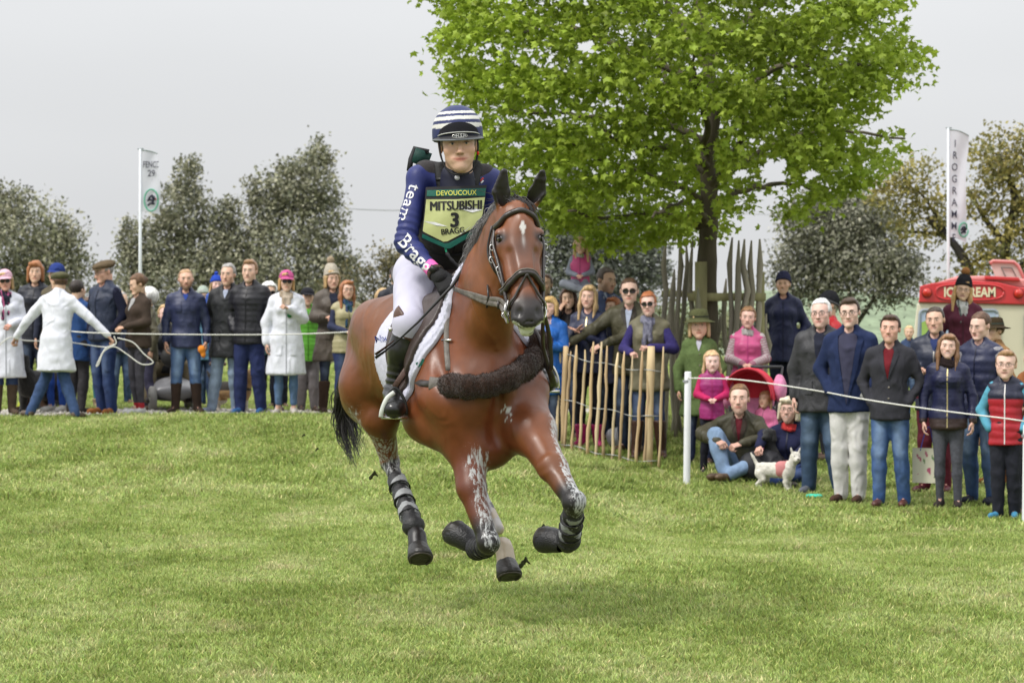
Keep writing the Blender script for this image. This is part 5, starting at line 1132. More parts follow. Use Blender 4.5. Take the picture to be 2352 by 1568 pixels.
# ============================================================ TACK
def tack():
    H = HR; G0 = H['G']; hp = H['hp']; root_h = np.array(H['root'].location); side, fwd, e, T = H['side'], H['fwd'], H['e'], H['T']; a = H['a']; bv = H['bvh']; v, f = H['v'], H['f']
    LEA = mat('dark_bridle_leather', (.030, .024, .022), .32, .2, 20, .15, 120, spec=.6); LG_ = mat('worn_grey_leather', (.15, .135, .12), .5, .3, 30, .3, 120); STEEL = mat('steel', (.62, .61, .58), .22, .1, 20, 0, metal=1)
    BRN = mat('brown_leather', (.075, .035, .022), .45, .25, 15, .3, 90, spec=.5)
    W = lambda q: HW(np.asarray(q, float))
    def snap(q, off=.006):
        r = bv.find_nearest(Vector(W(q))); return np.array(r[0])+np.array(r[1])*off if True else W(q)
    def snapv(q, off=.006):
        p, n, i, d = bv.find_nearest(Vector(W(q))); n = np.array(n); c = np.array(p); 
        return c, n
    # outward-projected points on the face
    def on(u, w_, t, off=.006):
        """cast from outside towards the head axis"""
        dirw = np.array([u, w_+.02, 0]); c = W(hp(0, -.02, t)); q = W(hp(u*3, -.02+(w_+.02)*3, t)); d = Vector(c-q); L_ = d.length; d.normalize(); h = bv.ray_cast(Vector(q), d, L_)
        return (np.array(h[0])-np.array(d)*off) if h[0] is not None else W(hp(u, w_, t))
    br = thing('bridle', 'dark leather bridle with a padded browband and crank noseband on the bay horse', 'bridle', tuple(W(hp(0, 0, .2)))); O = np.array(br.location)
    def strap(name, pts, r, par, m=LEA, flat=None, n=6, o=O): q = spline(pts, 4) if len(pts) > 2 else np.array(pts); return MB().tube(q-o, r, n, flat=flat).build(name, m, par)
    ang = np.linspace(-105, 105, 15)
    strap('browband', [on(math.sin(R(q))*.1, math.cos(R(q))*.1, .062+.030*abs(math.sin(R(q)))**3, .011) for q in ang], .0135, br)
    strap('browband_trim', [on(math.sin(R(q))*.1, math.cos(R(q))*.1, .052+.030*abs(math.sin(R(q)))**3, .020) for q in ang], .0035, br, LG_)
    nb_ = strap('noseband', [on(math.sin(R(q))*.1, math.cos(R(q))*.1, T-.215+.040*abs(math.sin(R(q)))**2, .012) for q in np.linspace(-130, 130, 17)], .0145, br)
    strap('noseband_trim', [on(math.sin(R(q))*.1, math.cos(R(q))*.1, T-.228+.040*abs(math.sin(R(q)))**2, .022) for q in np.linspace(-120, 120, 17)], .0035, nb_, LG_)
    strap('flash_strap', [on(0, .1, T-.205, .020)]+[on(math.sin(R(q))*.1, math.cos(R(q))*.1, T-.200+.125*(abs(math.sin(R(q)))**1.1), .010) for q in (12, 28, 45, 62, 80, 100, 130)], .0065, br)
    strap('flash_strap', [on(0, .1, T-.205, .020)]+[on(math.sin(R(-q))*.1, math.cos(R(q))*.1, T-.200+.125*(abs(math.sin(R(q)))**1.1), .010) for q in (12, 28, 45, 62, 80, 100, 130)], .0065, br)
    for s_ in (-1, 1):
        bitp = W(hp(s_*.082, -.015, T-.075))
        ck = strap('cheekpiece', [on(s_*.1, -.03, .09, .010), on(s_*.1, -.028, .17, .010), on(s_*.1, -.018, .26, .012), on(s_*.1, -.010, .36, .012), bitp], .0085, br)
        strap('cheekpiece', [on(s_*.1, -.055, .10, .010), on(s_*.1, -.055, .20, .010), on(s_*.1, -.045, .29, .012), on(s_*.1, -.025, T-.20, .012)], .0065, br)
        strap('throatlash', [on(s_*.1, -.06, .06, .010), on(s_*.1, -.10, .16, .012), on(s_*.1, -.13, .26, .014), W(hp(s_*.03, -.20, .30))], .0065, br)
        for q in (on(s_*.1, -.028, .19, .016), on(s_*.1, -.05, .24, .016), on(s_*.1, -.018, .31, .018)):
            an = np.linspace(0, 2*math.pi, 9); MB().tube([q-O+np.array([.011*math.cos(x), 0, .014*math.sin(x)]) for x in an], .0028, 5).build('buckle', STEEL, ck)
        an = np.linspace(0, 2*math.pi, 19); MB().tube([bitp-O+np.array([.010*math.cos(x), .012*math.cos(x), .036*math.sin(x)])*1.0+np.array([s_*.006, .02*math.cos(x), 0]) for x in an], .0045, 6).build('bit_ring', STEEL, br)
        MB().tube([bitp-O+np.array([0, -.012, .045]), bitp-O+np.array([s_*.012, -.014, 0]), bitp-O+np.array([0, -.010, -.06])], .0045, 6).build('bit_cheek', STEEL, br)
    tag(br, cat='bridle')
    def castn(px, py, off, Y=14.9):
        o = Vector((0, 0, ZC)); d = (Vector(P(px, py, Y))-o).normalized(); h = bv.ray_cast(o, d); return np.array(h[0])-np.array(d)*off if h[0] is not None else P(px, py, Y)
    bitR = W(hp(-.082, -.015, T-.075)); bitL = W(hp(.082, -.015, T-.075))
    # reins run from the bit back to the gloved hand
    hand = P(1040, 662, 14.78)
    rn = thing('reins', 'grey worn leather reins running from the bit back to the gloved hand', 'reins', tuple(bitR)); O2 = np.array(rn.location)
    for k, dz, par in ((0, 0, 'rein'), (1, -.045, 'rein')):
        e0 = bitR+np.array([0, -.01, .0 if k == 0 else -.055]); pts = [e0]+[min((castn(x, y, .022), P(x, y, yy)), key=lambda q_: q_[1]) for x, y, yy in ((1150, 690+k*14, 14.35), (1118, 686+k*9, 14.5), (1084, 676+k*4, 14.6), (1056, 668, 14.7))]+[hand]
        q = spline(pts, 5); r_ = MB().tube(q-O2, .0125, 8, flat=(.22, (0, 1, .2))).build('rein', LG_, rn)
        if k: 
            for j in (3, 6): MB().box(q[j]-O2, (.012, .03, .038)).build('keeper', LEA, r_)
            an = np.linspace(0, 2*math.pi, 9); MB().tube([q[2]-O2+np.array([.018*math.cos(x), -.012, .014*math.sin(x)]) for x in an], .003, 5).build('buckle', STEEL, r_)
    q = [P(1120, 655, 14.45), P(1122, 680, 14.42), P(1118, 706, 14.45)]; MB().tube(np.array(q)-O2, .0055, 6).build('rein_stop', LEA, rn)
    q = spline([bitL, P(1262, 775, 14.5), P(1264, 850, 14.62), P(1230, 760, 14.9), P(1150, 690, 15.0)], 6); MB().tube(q-O2, .010, 6, flat=(.3, (0, 1, .2))).build('rein', LEA, rn)
    q = spline([bitL+np.array([0, .03, -.03]), P(1248, 800, 14.6), P(1270, 868, 14.72), P(1238, 790, 14.9), P(1160, 700, 15.05)], 6); MB().tube(q-O2, .009, 6, flat=(.3, (0, 1, .2))).build('rein', LEA, rn)
    # sheepskin breastplate
    sk = thing('breastplate', 'dark brown sheepskin breastplate across the chest of the horse', 'breastplate', tuple(W(a(.05, 0, 1.2)))); O3 = np.array(sk.location)
    def cast(px, py, off, Y=14.9):
        o = Vector((0, 0, ZC)); d = (Vector(P(px, py, Y))-o).normalized(); h = bv.ray_cast(o, d); return np.array(h[0])-np.array(d)*off if h[0] is not None else P(px, py, Y)
    pts = [cast(1030, 885, .045), cast(1062, 888, .045), cast(1100, 888, .05), cast(1140, 880, .05), cast(1180, 862, .05), cast(1215, 838, .05), cast(1232, 818, .045)]
    pts.append(pts[-1]+np.array([.022, .02, .065])); q = spline(pts, 3)
    pr = [C(q[i]-O3, q[i+1]-O3, .052+.006*math.sin(i*1.9), .052+.006*math.sin((i+1)*1.9), .012) for i in range(len(q)-1)]
    v2, f2 = sdfmesh(pr, .0072); n2 = vnorm(v2, f2); v2 = v2+n2*(.0055*wn(v2, 60, 2)+.0045*wn(v2, 190, 5)+.003*wn(v2, 420, 1))[:, None]
    col = np.array([.034, .016, .010])*(1+.35*wn(v2, 50, 3))[:, None]; pass
    col = np.where(((wn(v2, 75, 1) > .66) & (wn(v2, 14, 5) > .35))[:, None], np.array([.6, .6, .6]), col)
    fl = obj('sheepskin', v2, f2, mat('sheepskin', (1, 1, 1), 1., .3, 60, 1., 190, attr=True, sheen=.25, spec=.05), sk, col=col)
    r = np.random.RandomState(3); idx = r.randint(0, len(v2), 9000); mb = MB(); p0 = v2[idx]; d0 = n2[idx]+r.normal(0, .45, (9000, 3)); d0 /= np.linalg.norm(d0, axis=1)[:, None]; sdv = np.cross(d0, r.normal(size=(9000, 3))); sdv /= np.linalg.norm(sdv, axis=1)[:, None]
    vv = np.stack([p0-sdv*.0013, p0+sdv*.0013, p0+d0*.010+sdv*.0004], 1).reshape(-1, 3); o = obj('fleece', vv, np.arange(27000).reshape(-1, 3), mat('sheepskin', (1, 1, 1), 1., .3, 60, 1., 190, attr=True, sheen=.25, spec=.05), sk, smooth=False, col=np.repeat(col[idx]*1.25, 3, 0)); tag(o, kind='stuff')
    def cstrap(name, px, r_, m=LEA, off=.010, par=sk, o=O3, flat=(.3, (0, -1, .1)), n=4): 
        q = spline([cast(x, y, off) for x, y in px], n); return MB().tube(q-o, r_, 8, flat=flat).build(name, m, par)
    cstrap('girth_strap', [(948, 868), (965, 878), (985, 881), (1012, 882)], .016)
    cstrap('strap_end', [(986, 880), (1012, 882)], .032, LG_, .014)
    ns = cstrap('neck_strap', [(1036, 668), (1030, 710), (1026, 760), (1026, 800), (1030, 850)], .014, LG_)
    MB().tube([cast(1015, 781, .018)-O3, cast(1037, 781, .018)-O3], .006, 6).build('buckle', STEEL, ns)
    q = spline([cast(1222, 780, .02), cast(1236, 800, .02), P(1262, 850, 14.8), P(1272, 885, 14.9)], 4); MB().tube(q-O3, .016, 8, flat=(.3, (0, 1, 0))).build('strap', LEA, sk)
    # ------- saddle, saddle cloth
    sa = thing('saddle', 'dark brown leather jumping saddle under the rider', 'saddle', tuple(W(a(-.72, 0, 1.58)))); O4 = np.array(sa.location)
    def shellpatch(cond, off, thick, name, m, par, o, quilt=None, col=None):
        """a pad made from the horse's own back surface, lifted and thickened"""
        fm = cond(v); sel = fm[f].all(1); ff = f[sel]; ids = np.unique(ff); mp_ = -np.ones(len(v), int); mp_[ids] = np.arange(len(ids)); nn = vnorm(v, f)[ids]; vb = v[ids]
        outer = vb+nn*off
        if quilt: outer = outer+nn*(quilt*(np.abs(np.sin(vb[:, 0]*math.pi/.032+vb[:, 2]*math.pi/.032))*np.abs(np.sin(vb[:, 0]*math.pi/.032-vb[:, 2]*math.pi/.032)))[:, None])
        n0 = len(ids); F = mp_[ff]
        e2 = np.concatenate([F[:, [0, 1]], F[:, [1, 2]], F[:, [2, 3]], F[:, [3, 0]]]); key = np.sort(e2, 1); _, inv, cnt = np.unique(key, axis=0, return_inverse=True, return_counts=True); be = e2[cnt[inv.ravel()] == 1]
        for _ in range(14):
            for A_ in (outer, vb):
                s_ = np.zeros_like(A_); dg = np.zeros(len(A_)); np.add.at(s_, be[:, 0], A_[be[:, 1]]); np.add.at(s_, be[:, 1], A_[be[:, 0]]); np.add.at(dg, be.ravel(), 1); mm = dg > 0; A_[mm] = A_[mm]*.5+.5*s_[mm]/dg[mm][:, None]
        pass; e2 = np.concatenate([F[:, [0, 1]], F[:, [1, 2]], F[:, [2, 3]], F[:, [3, 0]]]); key = np.sort(e2, 1); _, inv, cnt = np.unique(key, axis=0, return_inverse=True, return_counts=True); bd = e2[cnt[inv.ravel()] == 1]
        V = np.concatenate([outer, vb+nn*(off-thick)]); side_ = np.stack([bd[:, 1], bd[:, 0], bd[:, 0]+n0, bd[:, 1]+n0], 1)
        return obj(name, HW(V)-o, np.concatenate([F, side_]), m, par)
    # saddle cloth shape in (s,z) of the near side: edge traced as a curve
    WHT = mat('white_quilted_cotton', (.56, .56, .66), .85, .06, 20, .2, 120)
    clothp = [(-.80, 1.70), (-.86, 1.36), (-.84, 1.22), (-.78, 1.14), (-.66, 1.06), (-.54, .98), (-.42, .95), (-.32, 1.02), (-.17, 1.24), (-.12, 1.42), (-.14, 1.75)]
    sc_ = thing('saddle_cloth', 'white quilted saddle cloth under the saddle of the bay horse', 'saddle cloth', tuple(W(a(-.75, 0, 1.3)))); O5 = np.array(sc_.location)
    pol = [(x, z) for x, z in clothp]
    shellpatch(lambda q: inpoly(q[:, 0], q[:, 2], pol) & (q[:, 2] > .9), .018, .016, 'cloth', WHT, sc_, O5, .008)
    flapp = [(-.60, 1.75), (-.62, 1.46), (-.60, 1.30), (-.54, 1.14), (-.44, 1.04), (-.34, 1.06), (-.23, 1.26), (-.20, 1.45), (-.22, 1.75)]
    shellpatch(lambda q: inpoly(q[:, 0], q[:, 2], flapp), .040, .016, 'flap', mat('saddle_leather', (.045, .030, .026), .38, .2, 15, .2, 100, spec=.5), sa, O4)
    Q = [L(a(-.98, 0, 1.66), a(-.60, 0, 1.63), (.15, .05), (.10, .045), (0, 1, 0), .04), C(a(-1.02, -.09, 1.69), a(-1.02, .09, 1.69), .045, k=.04), C(a(-.56, -.04, 1.66), a(-.56, .04, 1.66), .045, k=.03), C(a(-.60, -.11, 1.55), a(-.55, -.17, 1.42), .045, .04, .03), C(a(-.60, .11, 1.55), a(-.55, .17, 1.42), .045, .04, .03)]
    v3, f3 = sdfmesh(Q, .012); obj('seat', HW(v3)-O4, f3, mat('saddle_leather', (.045, .030, .026), .38, .2, 15, .2, 100, spec=.5), sa)
    # logo words on the cloth and its little green tab
    u_ = np.array([.92, .2, .25]); 
    o = lettering('lettering', 'NautN', .050, P(886, 776, 15.1), (.9, .0, .2), (-.25, 0, .95), mat('navy_print', (.03, .05, .25), .7, 0, 1, 0), sc_, bvh_shift(bvh_world(sc_.children[0], O5)), (0, 1, 0), .004, bold=.001); o.data.transform(Matrix.Translation(-Vector(O5)))
    tb_ = bvh_world(sc_.children[0], O5); c_ = P(968, 832, 14.9); u2 = np.array([.8, 0, .5]); u2 /= np.linalg.norm(u2); v_2 = np.array([-.5, 0, .8]); v_2 /= np.linalg.norm(v_2)
    pp = [c_+u2*x*.022+v_2*y*.012 for x, y in ((-1, -1), (1, -1), (1, 1), (-1, 1))]; pp = drape(tb_, pp, (0, 1, 0), .004); obj('tab', pp-O5, [[0, 1, 2, 3]], mat('green_tab', (.01, .10, .07), .6, .2, 60, 0), sc_)
    # girth + stirrup leather
    return dict(cast=cast, LEA=LEA, BRN=BRN, STEEL=STEEL, O4=O4, sa=sa, LGm=LG_)
def bvh_world(o, off):
    me = o.data; return BVHTree.FromPolygons([v.co+Vector(off) for v in me.vertices], [list(p.vertices) for p in me.polygons])
def bvh_shift(b): return b
TK = tack()
# ============================================================ RIDER
def rider():
    BL = mat('navy_lycra', (.020, .028, .135), .50, .12, 12, .10, 200, spec=.35, fb=.18); BLKV = mat('black_body_protector', (.034, .030, .031), .78, .2, 14, .35, 160, fb=.35); WH = mat('white_breeches', (.50, .49, .60), .75, .05, 10, .12, 200, fb=.35)
    BOOT = mat('black_riding_boot', (.008, .008, .008), .30, .2, 10, .15, 30, spec=.5, coat=.2, fb=.25); BRN = TK['BRN']; STEEL = TK['STEEL']; BK = mat('black_strap', (.015, .015, .016), .6, .1, 20, .2)
    rt = thing('person', 'rider in a navy and white striped helmet, black body protector and white breeches', 'person', tuple(P(960, 640, 15.45)))
    O = np.array(rt.location)
    # joints in world space
    J = dict(head=P(1053, 337, 15.02), neck=P(1052, 412, 15.16), chest=P(1040, 500, 15.20), waist=P(1010, 580, 15.38), pelvis=P(985, 622, 15.50),
             shR=P(962, 408, 15.14), elR=P(932, 556, 15.02), wrR=P(1002, 628, 14.86), shL=P(1128, 414, 15.22), elL=P(1150, 540, 15.15), wrL=P(1085, 640, 14.98),
             hipR=P(958, 630, 15.36), knR=P(940, 742, 14.90), anR=P(908, 897, 14.98), toR=P(906, 936, 14.78), hipL=P(1070, 632, 15.54), knL=P(1208, 745, 15.25), anL=P(1232, 856, 15.18), toL=P(1256, 876, 15.02))
    J = {k: v-O for k, v in J.items()}
    X = np.array([1., 0, 0])
    # body (skin), continuous from neck to hands
    SKN = np.array([.50, .29, .20])
    def limbs(o, which):
        Q = []
        if 'T' in which:
            Q += [L(J['pelvis'], J['waist'], (.150+o, .12+o), (.135+o, .11+o), X, .04), L(J['waist'], J['chest'], (.135+o, .11+o), (.160+o, .125+o), X, .04), L(J['chest'], J['neck']+np.array([0, 0, -.04]), (.160+o, .12+o), (.10+o, .075+o), X, .04), C(J['shR'], J['shL'], .055+o, k=.06)]
        for s in which.replace('T', ''):
            Q += [C(J['sh'+s], J['el'+s], .052+o, .042+o, .03), C(J['sh'+s]*.45+J['el'+s]*.55, J['el'+s], .046+o, .042+o, .03), C(J['el'+s], J['wr'+s], .043+o, .030+o, .02), C(J['el'+s], J['el'+s]*.6+J['wr'+s]*.4, .047+o, .046+o, .02)]
        return Q
    def legq(s, o): 
        h, k, an = J['hip'+s], J['kn'+s], J['an'+s]; return [C(h, k, .098+o, .066+o, .03), C(h*.7+k*.3, k, .092+o, .060+o, .03), C(k, k*.6+an*.4, .060+o, .058+o, .03), C(k*.6+an*.4, an, .058+o, .040+o, .03)]
    bv_, bf = sdfmesh(limbs(-.006, 'TRL')+legq('R', -.012)+legq('L', -.012)+[C(J['anR'], J['toR'], .035), C(J['anL'], J['toL'], .035)], .022)
    hv, hf = sdfmesh(head_prims('m', 1.), .0034, post=lambda D, x, y, z: np.maximum(D, -.135-z+0*x+0*y)); 
    k = 1.10; HM = rotz(R(4)) @ rotx(R(0)) @ roty(R(-3)); hc_ = J['head']
    hx = lambda q: (q*k) @ HM.T+hc_
    cc = head_colors(hv, 'm', SKN, .16); V = [bv_, hx(hv)]; F = [bf, hf+len(bv_)]; n0 = len(bv_)+len(hv); Cc = [np.repeat(SKN[None], len(bv_), 0), cc]
    # smile lines and cheek shading come from geometry; eyes
    ev, ef, ec = eye_geo((.10, .12, .12), 16); V.append(hx(ev)); F.append(ef+n0); n0 += len(ev); Cc.append(ec)
    v_, a4, a3, c_ = brow_geo((.10, .06, .035), 1.5); V.append(hx(v_)); F.append(a4+n0); n0 += len(v_); Cc.append(c_)
    skm = mat('rider_skin', (1, 1, 1), .45, .05, 30, .15, 260, attr=True, spec=.4, sss=0)
    obj('body', np.concatenate(V), np.concatenate(F), skm, rt, col=np.concatenate(Cc))
    # short hair at the temples
    tv, tf = sdfmesh([E((0, .018, .03), (.083, .100, .085), .01)], .005, lambda D, x, y, z: smax(smax(D, -ellip(x, y, z, (0, -.11, .0), (.079, .12, .12)), .006), -(z+.04+0*x+0*y), .01)); obj('hair', hx(tv), tf, mat('hair', (.13, .09, .06), .6, .3, 60, .8, 90), rt)
    # long sleeve shirt
    def shell2(name, Q, h, m, post=None, fold=.004, fr=11, seed=1, par=rt, rel=1): 
        v, f = sdfmesh(Q, h, post); v = relax(v, f, 1, .4); n = vnorm(v, f)
        if fold: v = folds(v, n, fold, seed, fr)
        return obj(name, v, f, m, par)
    Q = limbs(.004, 'TRL')
    vc, fc = sdfmesh([C(J['neck']+np.array([0, -.095, -.10]), J['neck']+np.array([0, -.098, .004]), .094, .084, .03)], .008); obj('collar', folds(vc, vnorm(vc, fc), .003, 2, 20), fc, mat('dark_navy_collar', (.010, .011, .028), .6, .1, 12, .1, 200), rt)
    v, f = sdfmesh(Q, .0085); v = relax(v, f, 2, .4); n = vnorm(v, f); dE, _ = segd(v, J['elR']+np.array([0, 0, .04]), J['elR']*.8+J['wrR']*.2)
    v = v+n*(.0045*np.exp(-(dE/.09)**2)*np.sin((v @ (J['elR']-J['shR'])/.3)*150)+.003*wn(v, 14, 3)+.0015*wn(v, 35, 2))[:, None]
    sh = obj('shirt', v, f, BL, rt); SB = bvh_of(sh)
    WHP = mat('white_print', (.70, .70, .72), .7, .03, 20, 0)
    # 'team' down the upper arm, 'Bragg' down the forearm
    up_ = np.array([0, 0, 1.])
    d1 = P(922, 600-70, 15)-P(938, 430, 15); u1 = (P(915, 503, 15)-P(935, 428, 15)); u1 /= np.linalg.norm(u1); v1 = np.array([-u1[2]*-1, 0, u1[0]*-1]); v1 = np.array([-u1[2], 0, u1[0]])
    lettering('lettering', 'team', .090, P(930, 465, 14.98)-O, u1, v1, WHP, rt, SB, (0.25, 1, 0), .003, bold=.0004, space=1.05)
    u2 = P(988, 612, 15)-P(924, 548, 15); u2 /= np.linalg.norm(u2); v2 = np.array([-u2[2], 0, u2[0]])
    lettering('lettering', 'Bragg', .100, P(952, 582, 14.9)-O, u2, v2, WHP, rt, SB, (0.15, 1, 0), .003, bold=.0012, space=1.0)
    # body protector
    Q = [L(J['pelvis']*.35+J['waist']*.65, J['waist'], (.152, .128), (.150, .126), X, .04), L(J['waist'], J['chest'], (.152, .128), (.178, .142), X, .04), L(J['chest'], J['neck']+np.array([0, .02, -.03]), (.178, .142), (.115, .085), X, .05), C(J['shR']*.80+J['neck']*.20+np.array([0, .01, .022]), J['shL']*.80+J['neck']*.20+np.array([0, .01, .022]), .060, k=.06)]
    Q += [C(J['shR']*.85+J['neck']*.15+np.array([0, .04, .02]), J['shR']*.7+J['chest']*.3+np.array([0, .05, 0]), .06, .06, .04)]
    armR = J['shR']+np.array([-.055, -.03, -.045]); armL = J['shL']+np.array([.055, -.03, -.045])
    def post(D, x, y, z):
        D = smax(D, -ellip(x, y, z, tuple(J['neck']+np.array([0, -.07, .045])), (.056, .09, .10)), .015)
        D = smax(D, -ellip(x, y, z, tuple(armR+np.array([-.045, -.02, -.045])), (.062, .11, .12)), .015); D = smax(D, -ellip(x, y, z, tuple(armL+np.array([.045, -.02, -.045])), (.062, .11, .12)), .015)
        return D
    vest = shell2('body_protector', Q, .0095, BLKV, post, .004, 12, 4); VB = bvh_of(vest)
    # raised backpack-like air canister flap behind the shoulder
    MB().box(P(966, 362, 15.28)-O, (.085, .05, .075), M=roty(.35) @ rotz(.3)).build('back_flap', mat('dark_green_cloth', (.010, .05, .040), .6, .2, 20, .3), vest); 
    MB().tube([P(940, 392, 15.24)-O, P(944, 366, 15.26)-O, P(952, 342, 15.27)-O, P(985, 350, 15.27)-O], .015, 6).build('flap_edge', BK, vest)
    def vtube(name, px, r_, m, flat=(.3, (0, -1, 0)), off=.008, par=vest, D=15.1, B=None):
        q = drape(B or VB, [P(x, y, D)-O for x, y in px], (0, 1, 0), off); return MB().tube(spline(q, 4), r_, 8, flat=flat).build(name, m, par)
    for xs in (((1012, 352), (1010, 380), (1014, 410), (1020, 436)), ((1094, 352), (1094, 382), (1088, 412), (1082, 436))):
        s_ = vtube('shoulder_strap', xs, .030, BK); q = drape(VB, [P(xs[2][0]-12, xs[2][1]+2, 15.1)-O, P(xs[2][0]+14, xs[2][1]+2, 15.1)-O], (0, 1, 0), .018); MB().tube(q, .009, 6).build('strap_slider', mat('black_plastic', (.02, .02, .02), .35, 0, 1, 0), s_)
    vtube('piping', ((1110, 408), (1102, 416)), .004, mat('red_tape', (.5, .04, .03), .6, 0, 1, 0)); vtube('piping', ((1110, 414), (1104, 420)), .004, WHP)
    vtube('hem_seam', ((950, 566), (985, 578), (1040, 585), (1090, 575)), .008, BK)
    vtube('zip', ((1044, 545), (1042, 580)), .006, BK)
    # neck emblem
    q = P(1048, 408, 15.0)-O; MB().lathe([(0, .003), (.013, .003), (.013, 0)], 12, M=rotx(R(90)), c=P(1050, 408, 14.95)-O).build('emblem', mat('grey_print', (.4, .4, .42), .5, 0, 1, 0), rt)
    # number bib: green borders, pale yellow field
    bib = thing('number_bib', 'yellow number bib with green borders and the number 3 on the rider\'s chest', 'bib', tuple(P(1046, 490, 15.0))); OB = np.array(bib.location)
    VW = bvh_world(vest, O); GR = mat('bib_green', (.006, .09, .065), .5, .12, 12, .2, 60, fb=.4); YE = mat('bib_yellow', (.43, .46, .19), .42, .06, 8, .15, 40, fb=.55, spec=.5); BKB = mat('bib_binding', (.012, .012, .014), .6, 0, 1, 0)
    # smooth virtual chest surface: plane bulging toward the camera
    def surf(x, y, off=0.):
        p = P(x, y, 15.0); xx = (x-1048)/75.; yy = (y-490)/60.; Yd = 14.945-off+.055*xx*xx+.012*yy*yy-.012*yy+.003*math.sin(xx*5+yy*4); return P(x, y, Yd)
    def sheet(rows, m, name, off, n=14, th=.004):
        Gd = np.array(rows, float); A_, B_ = Gd.shape[:2]; out = np.zeros((n, n, 3))
        for i, u in enumerate(np.linspace(0, A_-1, n)):
            for j, w_ in enumerate(np.linspace(0, B_-1, n)):
                i0 = min(int(u), A_-2); j0 = min(int(w_), B_-2); fu, fv = u-i0, w_-j0
                p = (Gd[i0, j0]*(1-fu)+Gd[i0+1, j0]*fu)*(1-fv)+(Gd[i0, j0+1]*(1-fu)+Gd[i0+1, j0+1]*fu)*fv; out[i, j] = surf(p[0], p[1], off)-OB
        b_ = out+np.array([0, th, 0]); mb = MB().grid(out[:, ::-1]).grid(b_); 
        for e_ in (np.stack([out[0], b_[0]]), np.stack([b_[-1], out[-1]]), np.stack([b_[:, 0], out[:, 0]]), np.stack([out[:, -1], b_[:, -1]])): mb.grid(e_)
        return mb.build(name, m, bib)
    sheet([[(978, 430), (1118, 425)], [(974, 485), (1112, 478)], [(967, 545), (1096, 530)]], BKB, 'backing', 0, 14, .006)
    sheet([[(967, 545), (1042, 545), (1096, 530)], [(969, 551), (1030, 572), (1094, 540)]], BKB, 'backing_tip', 0, 14, .006)
    sheet([[(981, 437), (1116, 432)], [(980, 451), (1114, 450)]], GR, 'top_border', .003)
    sheet([[(979, 458), (1046, 458), (1114, 453)], [(975, 500), (1045, 502), (1108, 494)], [(971, 530), (1040, 540), (1096, 514)]], YE, 'field', .003)
    sheet([[(971, 530), (1040, 540), (1096, 514)], [(974, 533), (1022, 557), (1094, 520)]], YE, 'field_tip', .0032)
    sheet([[(970, 537), (1025, 561), (1096, 524)], [(969, 546), (1030, 573), (1094, 535)]], GR, 'bottom_border', .003)
    PS = mat('peeling_backing', (.62, .62, .62), .5, .1, 20, .3, 60)
    for tri in ([(972, 508), (1002, 518), (1028, 520), (998, 510)], [(1050, 470+8), (1075, 474), (1108, 482), (1085, 488)], [(1052, 540), (1070, 528), (1082, 518), (1066, 534)]):
        obj('torn_patch', np.array([surf(x, y, .0065)-OB for x, y in tri]), [[0, 1, 2, 3]], PS, bib, smooth=False)
    def btext(s, cx, cy, size, m, bold, sx=1., ang=0., off=.0060, shear=0, space=1., dup=0.):
        t, f_ = text_mesh(s, size, bold, sx, shear, space)
        if dup: t = np.concatenate([t+np.array([dup*j, .0]) for j in (-1, 0, 1)]); n_ = len(t)//3; f_ = np.concatenate([f_, f_+n_, f_+2*n_])
        k_ = FPX/15.0; ca, sa = math.cos(ang), math.sin(ang); p = [surf(cx+(a_[0]*ca-a_[1]*sa)*k_, cy-(a_[0]*sa+a_[1]*ca)*k_, off+(i_*3//len(t))*.0004)-OB for i_, a_ in enumerate(t)]; obj('lettering', p, f_, m, bib, smooth=False)
    INK = mat('black_print', (.012, .012, .012), .5, 0, 1, 0)
    btext('DEVOUCOUX', 1048, 443.5, .034, mat('yellow_print', (.62, .60, .10), .5, 0, 1, 0), .0002, .92, .02, .0062, 0, 1.0)
    btext('MITSUBISHI', 1047, 473, .064, INK, .0, .80, .03, shear=.05, dup=.0022); btext('3', 1044, 507, .098, INK, .002, .92, .02, shear=.05, dup=.003); btext('BRAGG', 1040, 531, .040, INK, .0, .88, .10, dup=.0012)
    # lanyard to the saddle
    l = [P(1022, 560, 15.0), P(1026, 580, 14.96), P(1040, 600, 14.95), P(1058, 618, 14.95), P(1066, 640, 14.9)]; q = spline(l, 4)-O; MB().tube(q[4:], .008+.002*np.sin(np.arange(len(q)-4)*2.2), 8).build('lanyard', BK, rt); MB().tube(q[:5], .005, 6).build('lanyard_clip', mat('green_cord', (.02, .35, .18), .5, 0, 1, 0), rt)
    # breeches
    Q = [L(J['pelvis']+np.array([0, .0, -.02]), J['waist'], (.152, .125), (.140, .114), X, .04)]+legq('R', .010)[:3]+legq('L', .010)[:3]+[C(J['pelvis']+np.array([-.05, .02, -.03]), J['hipR'], .12, .115, .05)]
    v, f = sdfmesh(Q, .011); v = relax(v, f, 2, .4); n = vnorm(v, f); v = v+n*(.0035*wn(v, 10, 5)+.0012*wn(v, 30, 2))[:, None]; obj('breeches', v, f, WH, rt)
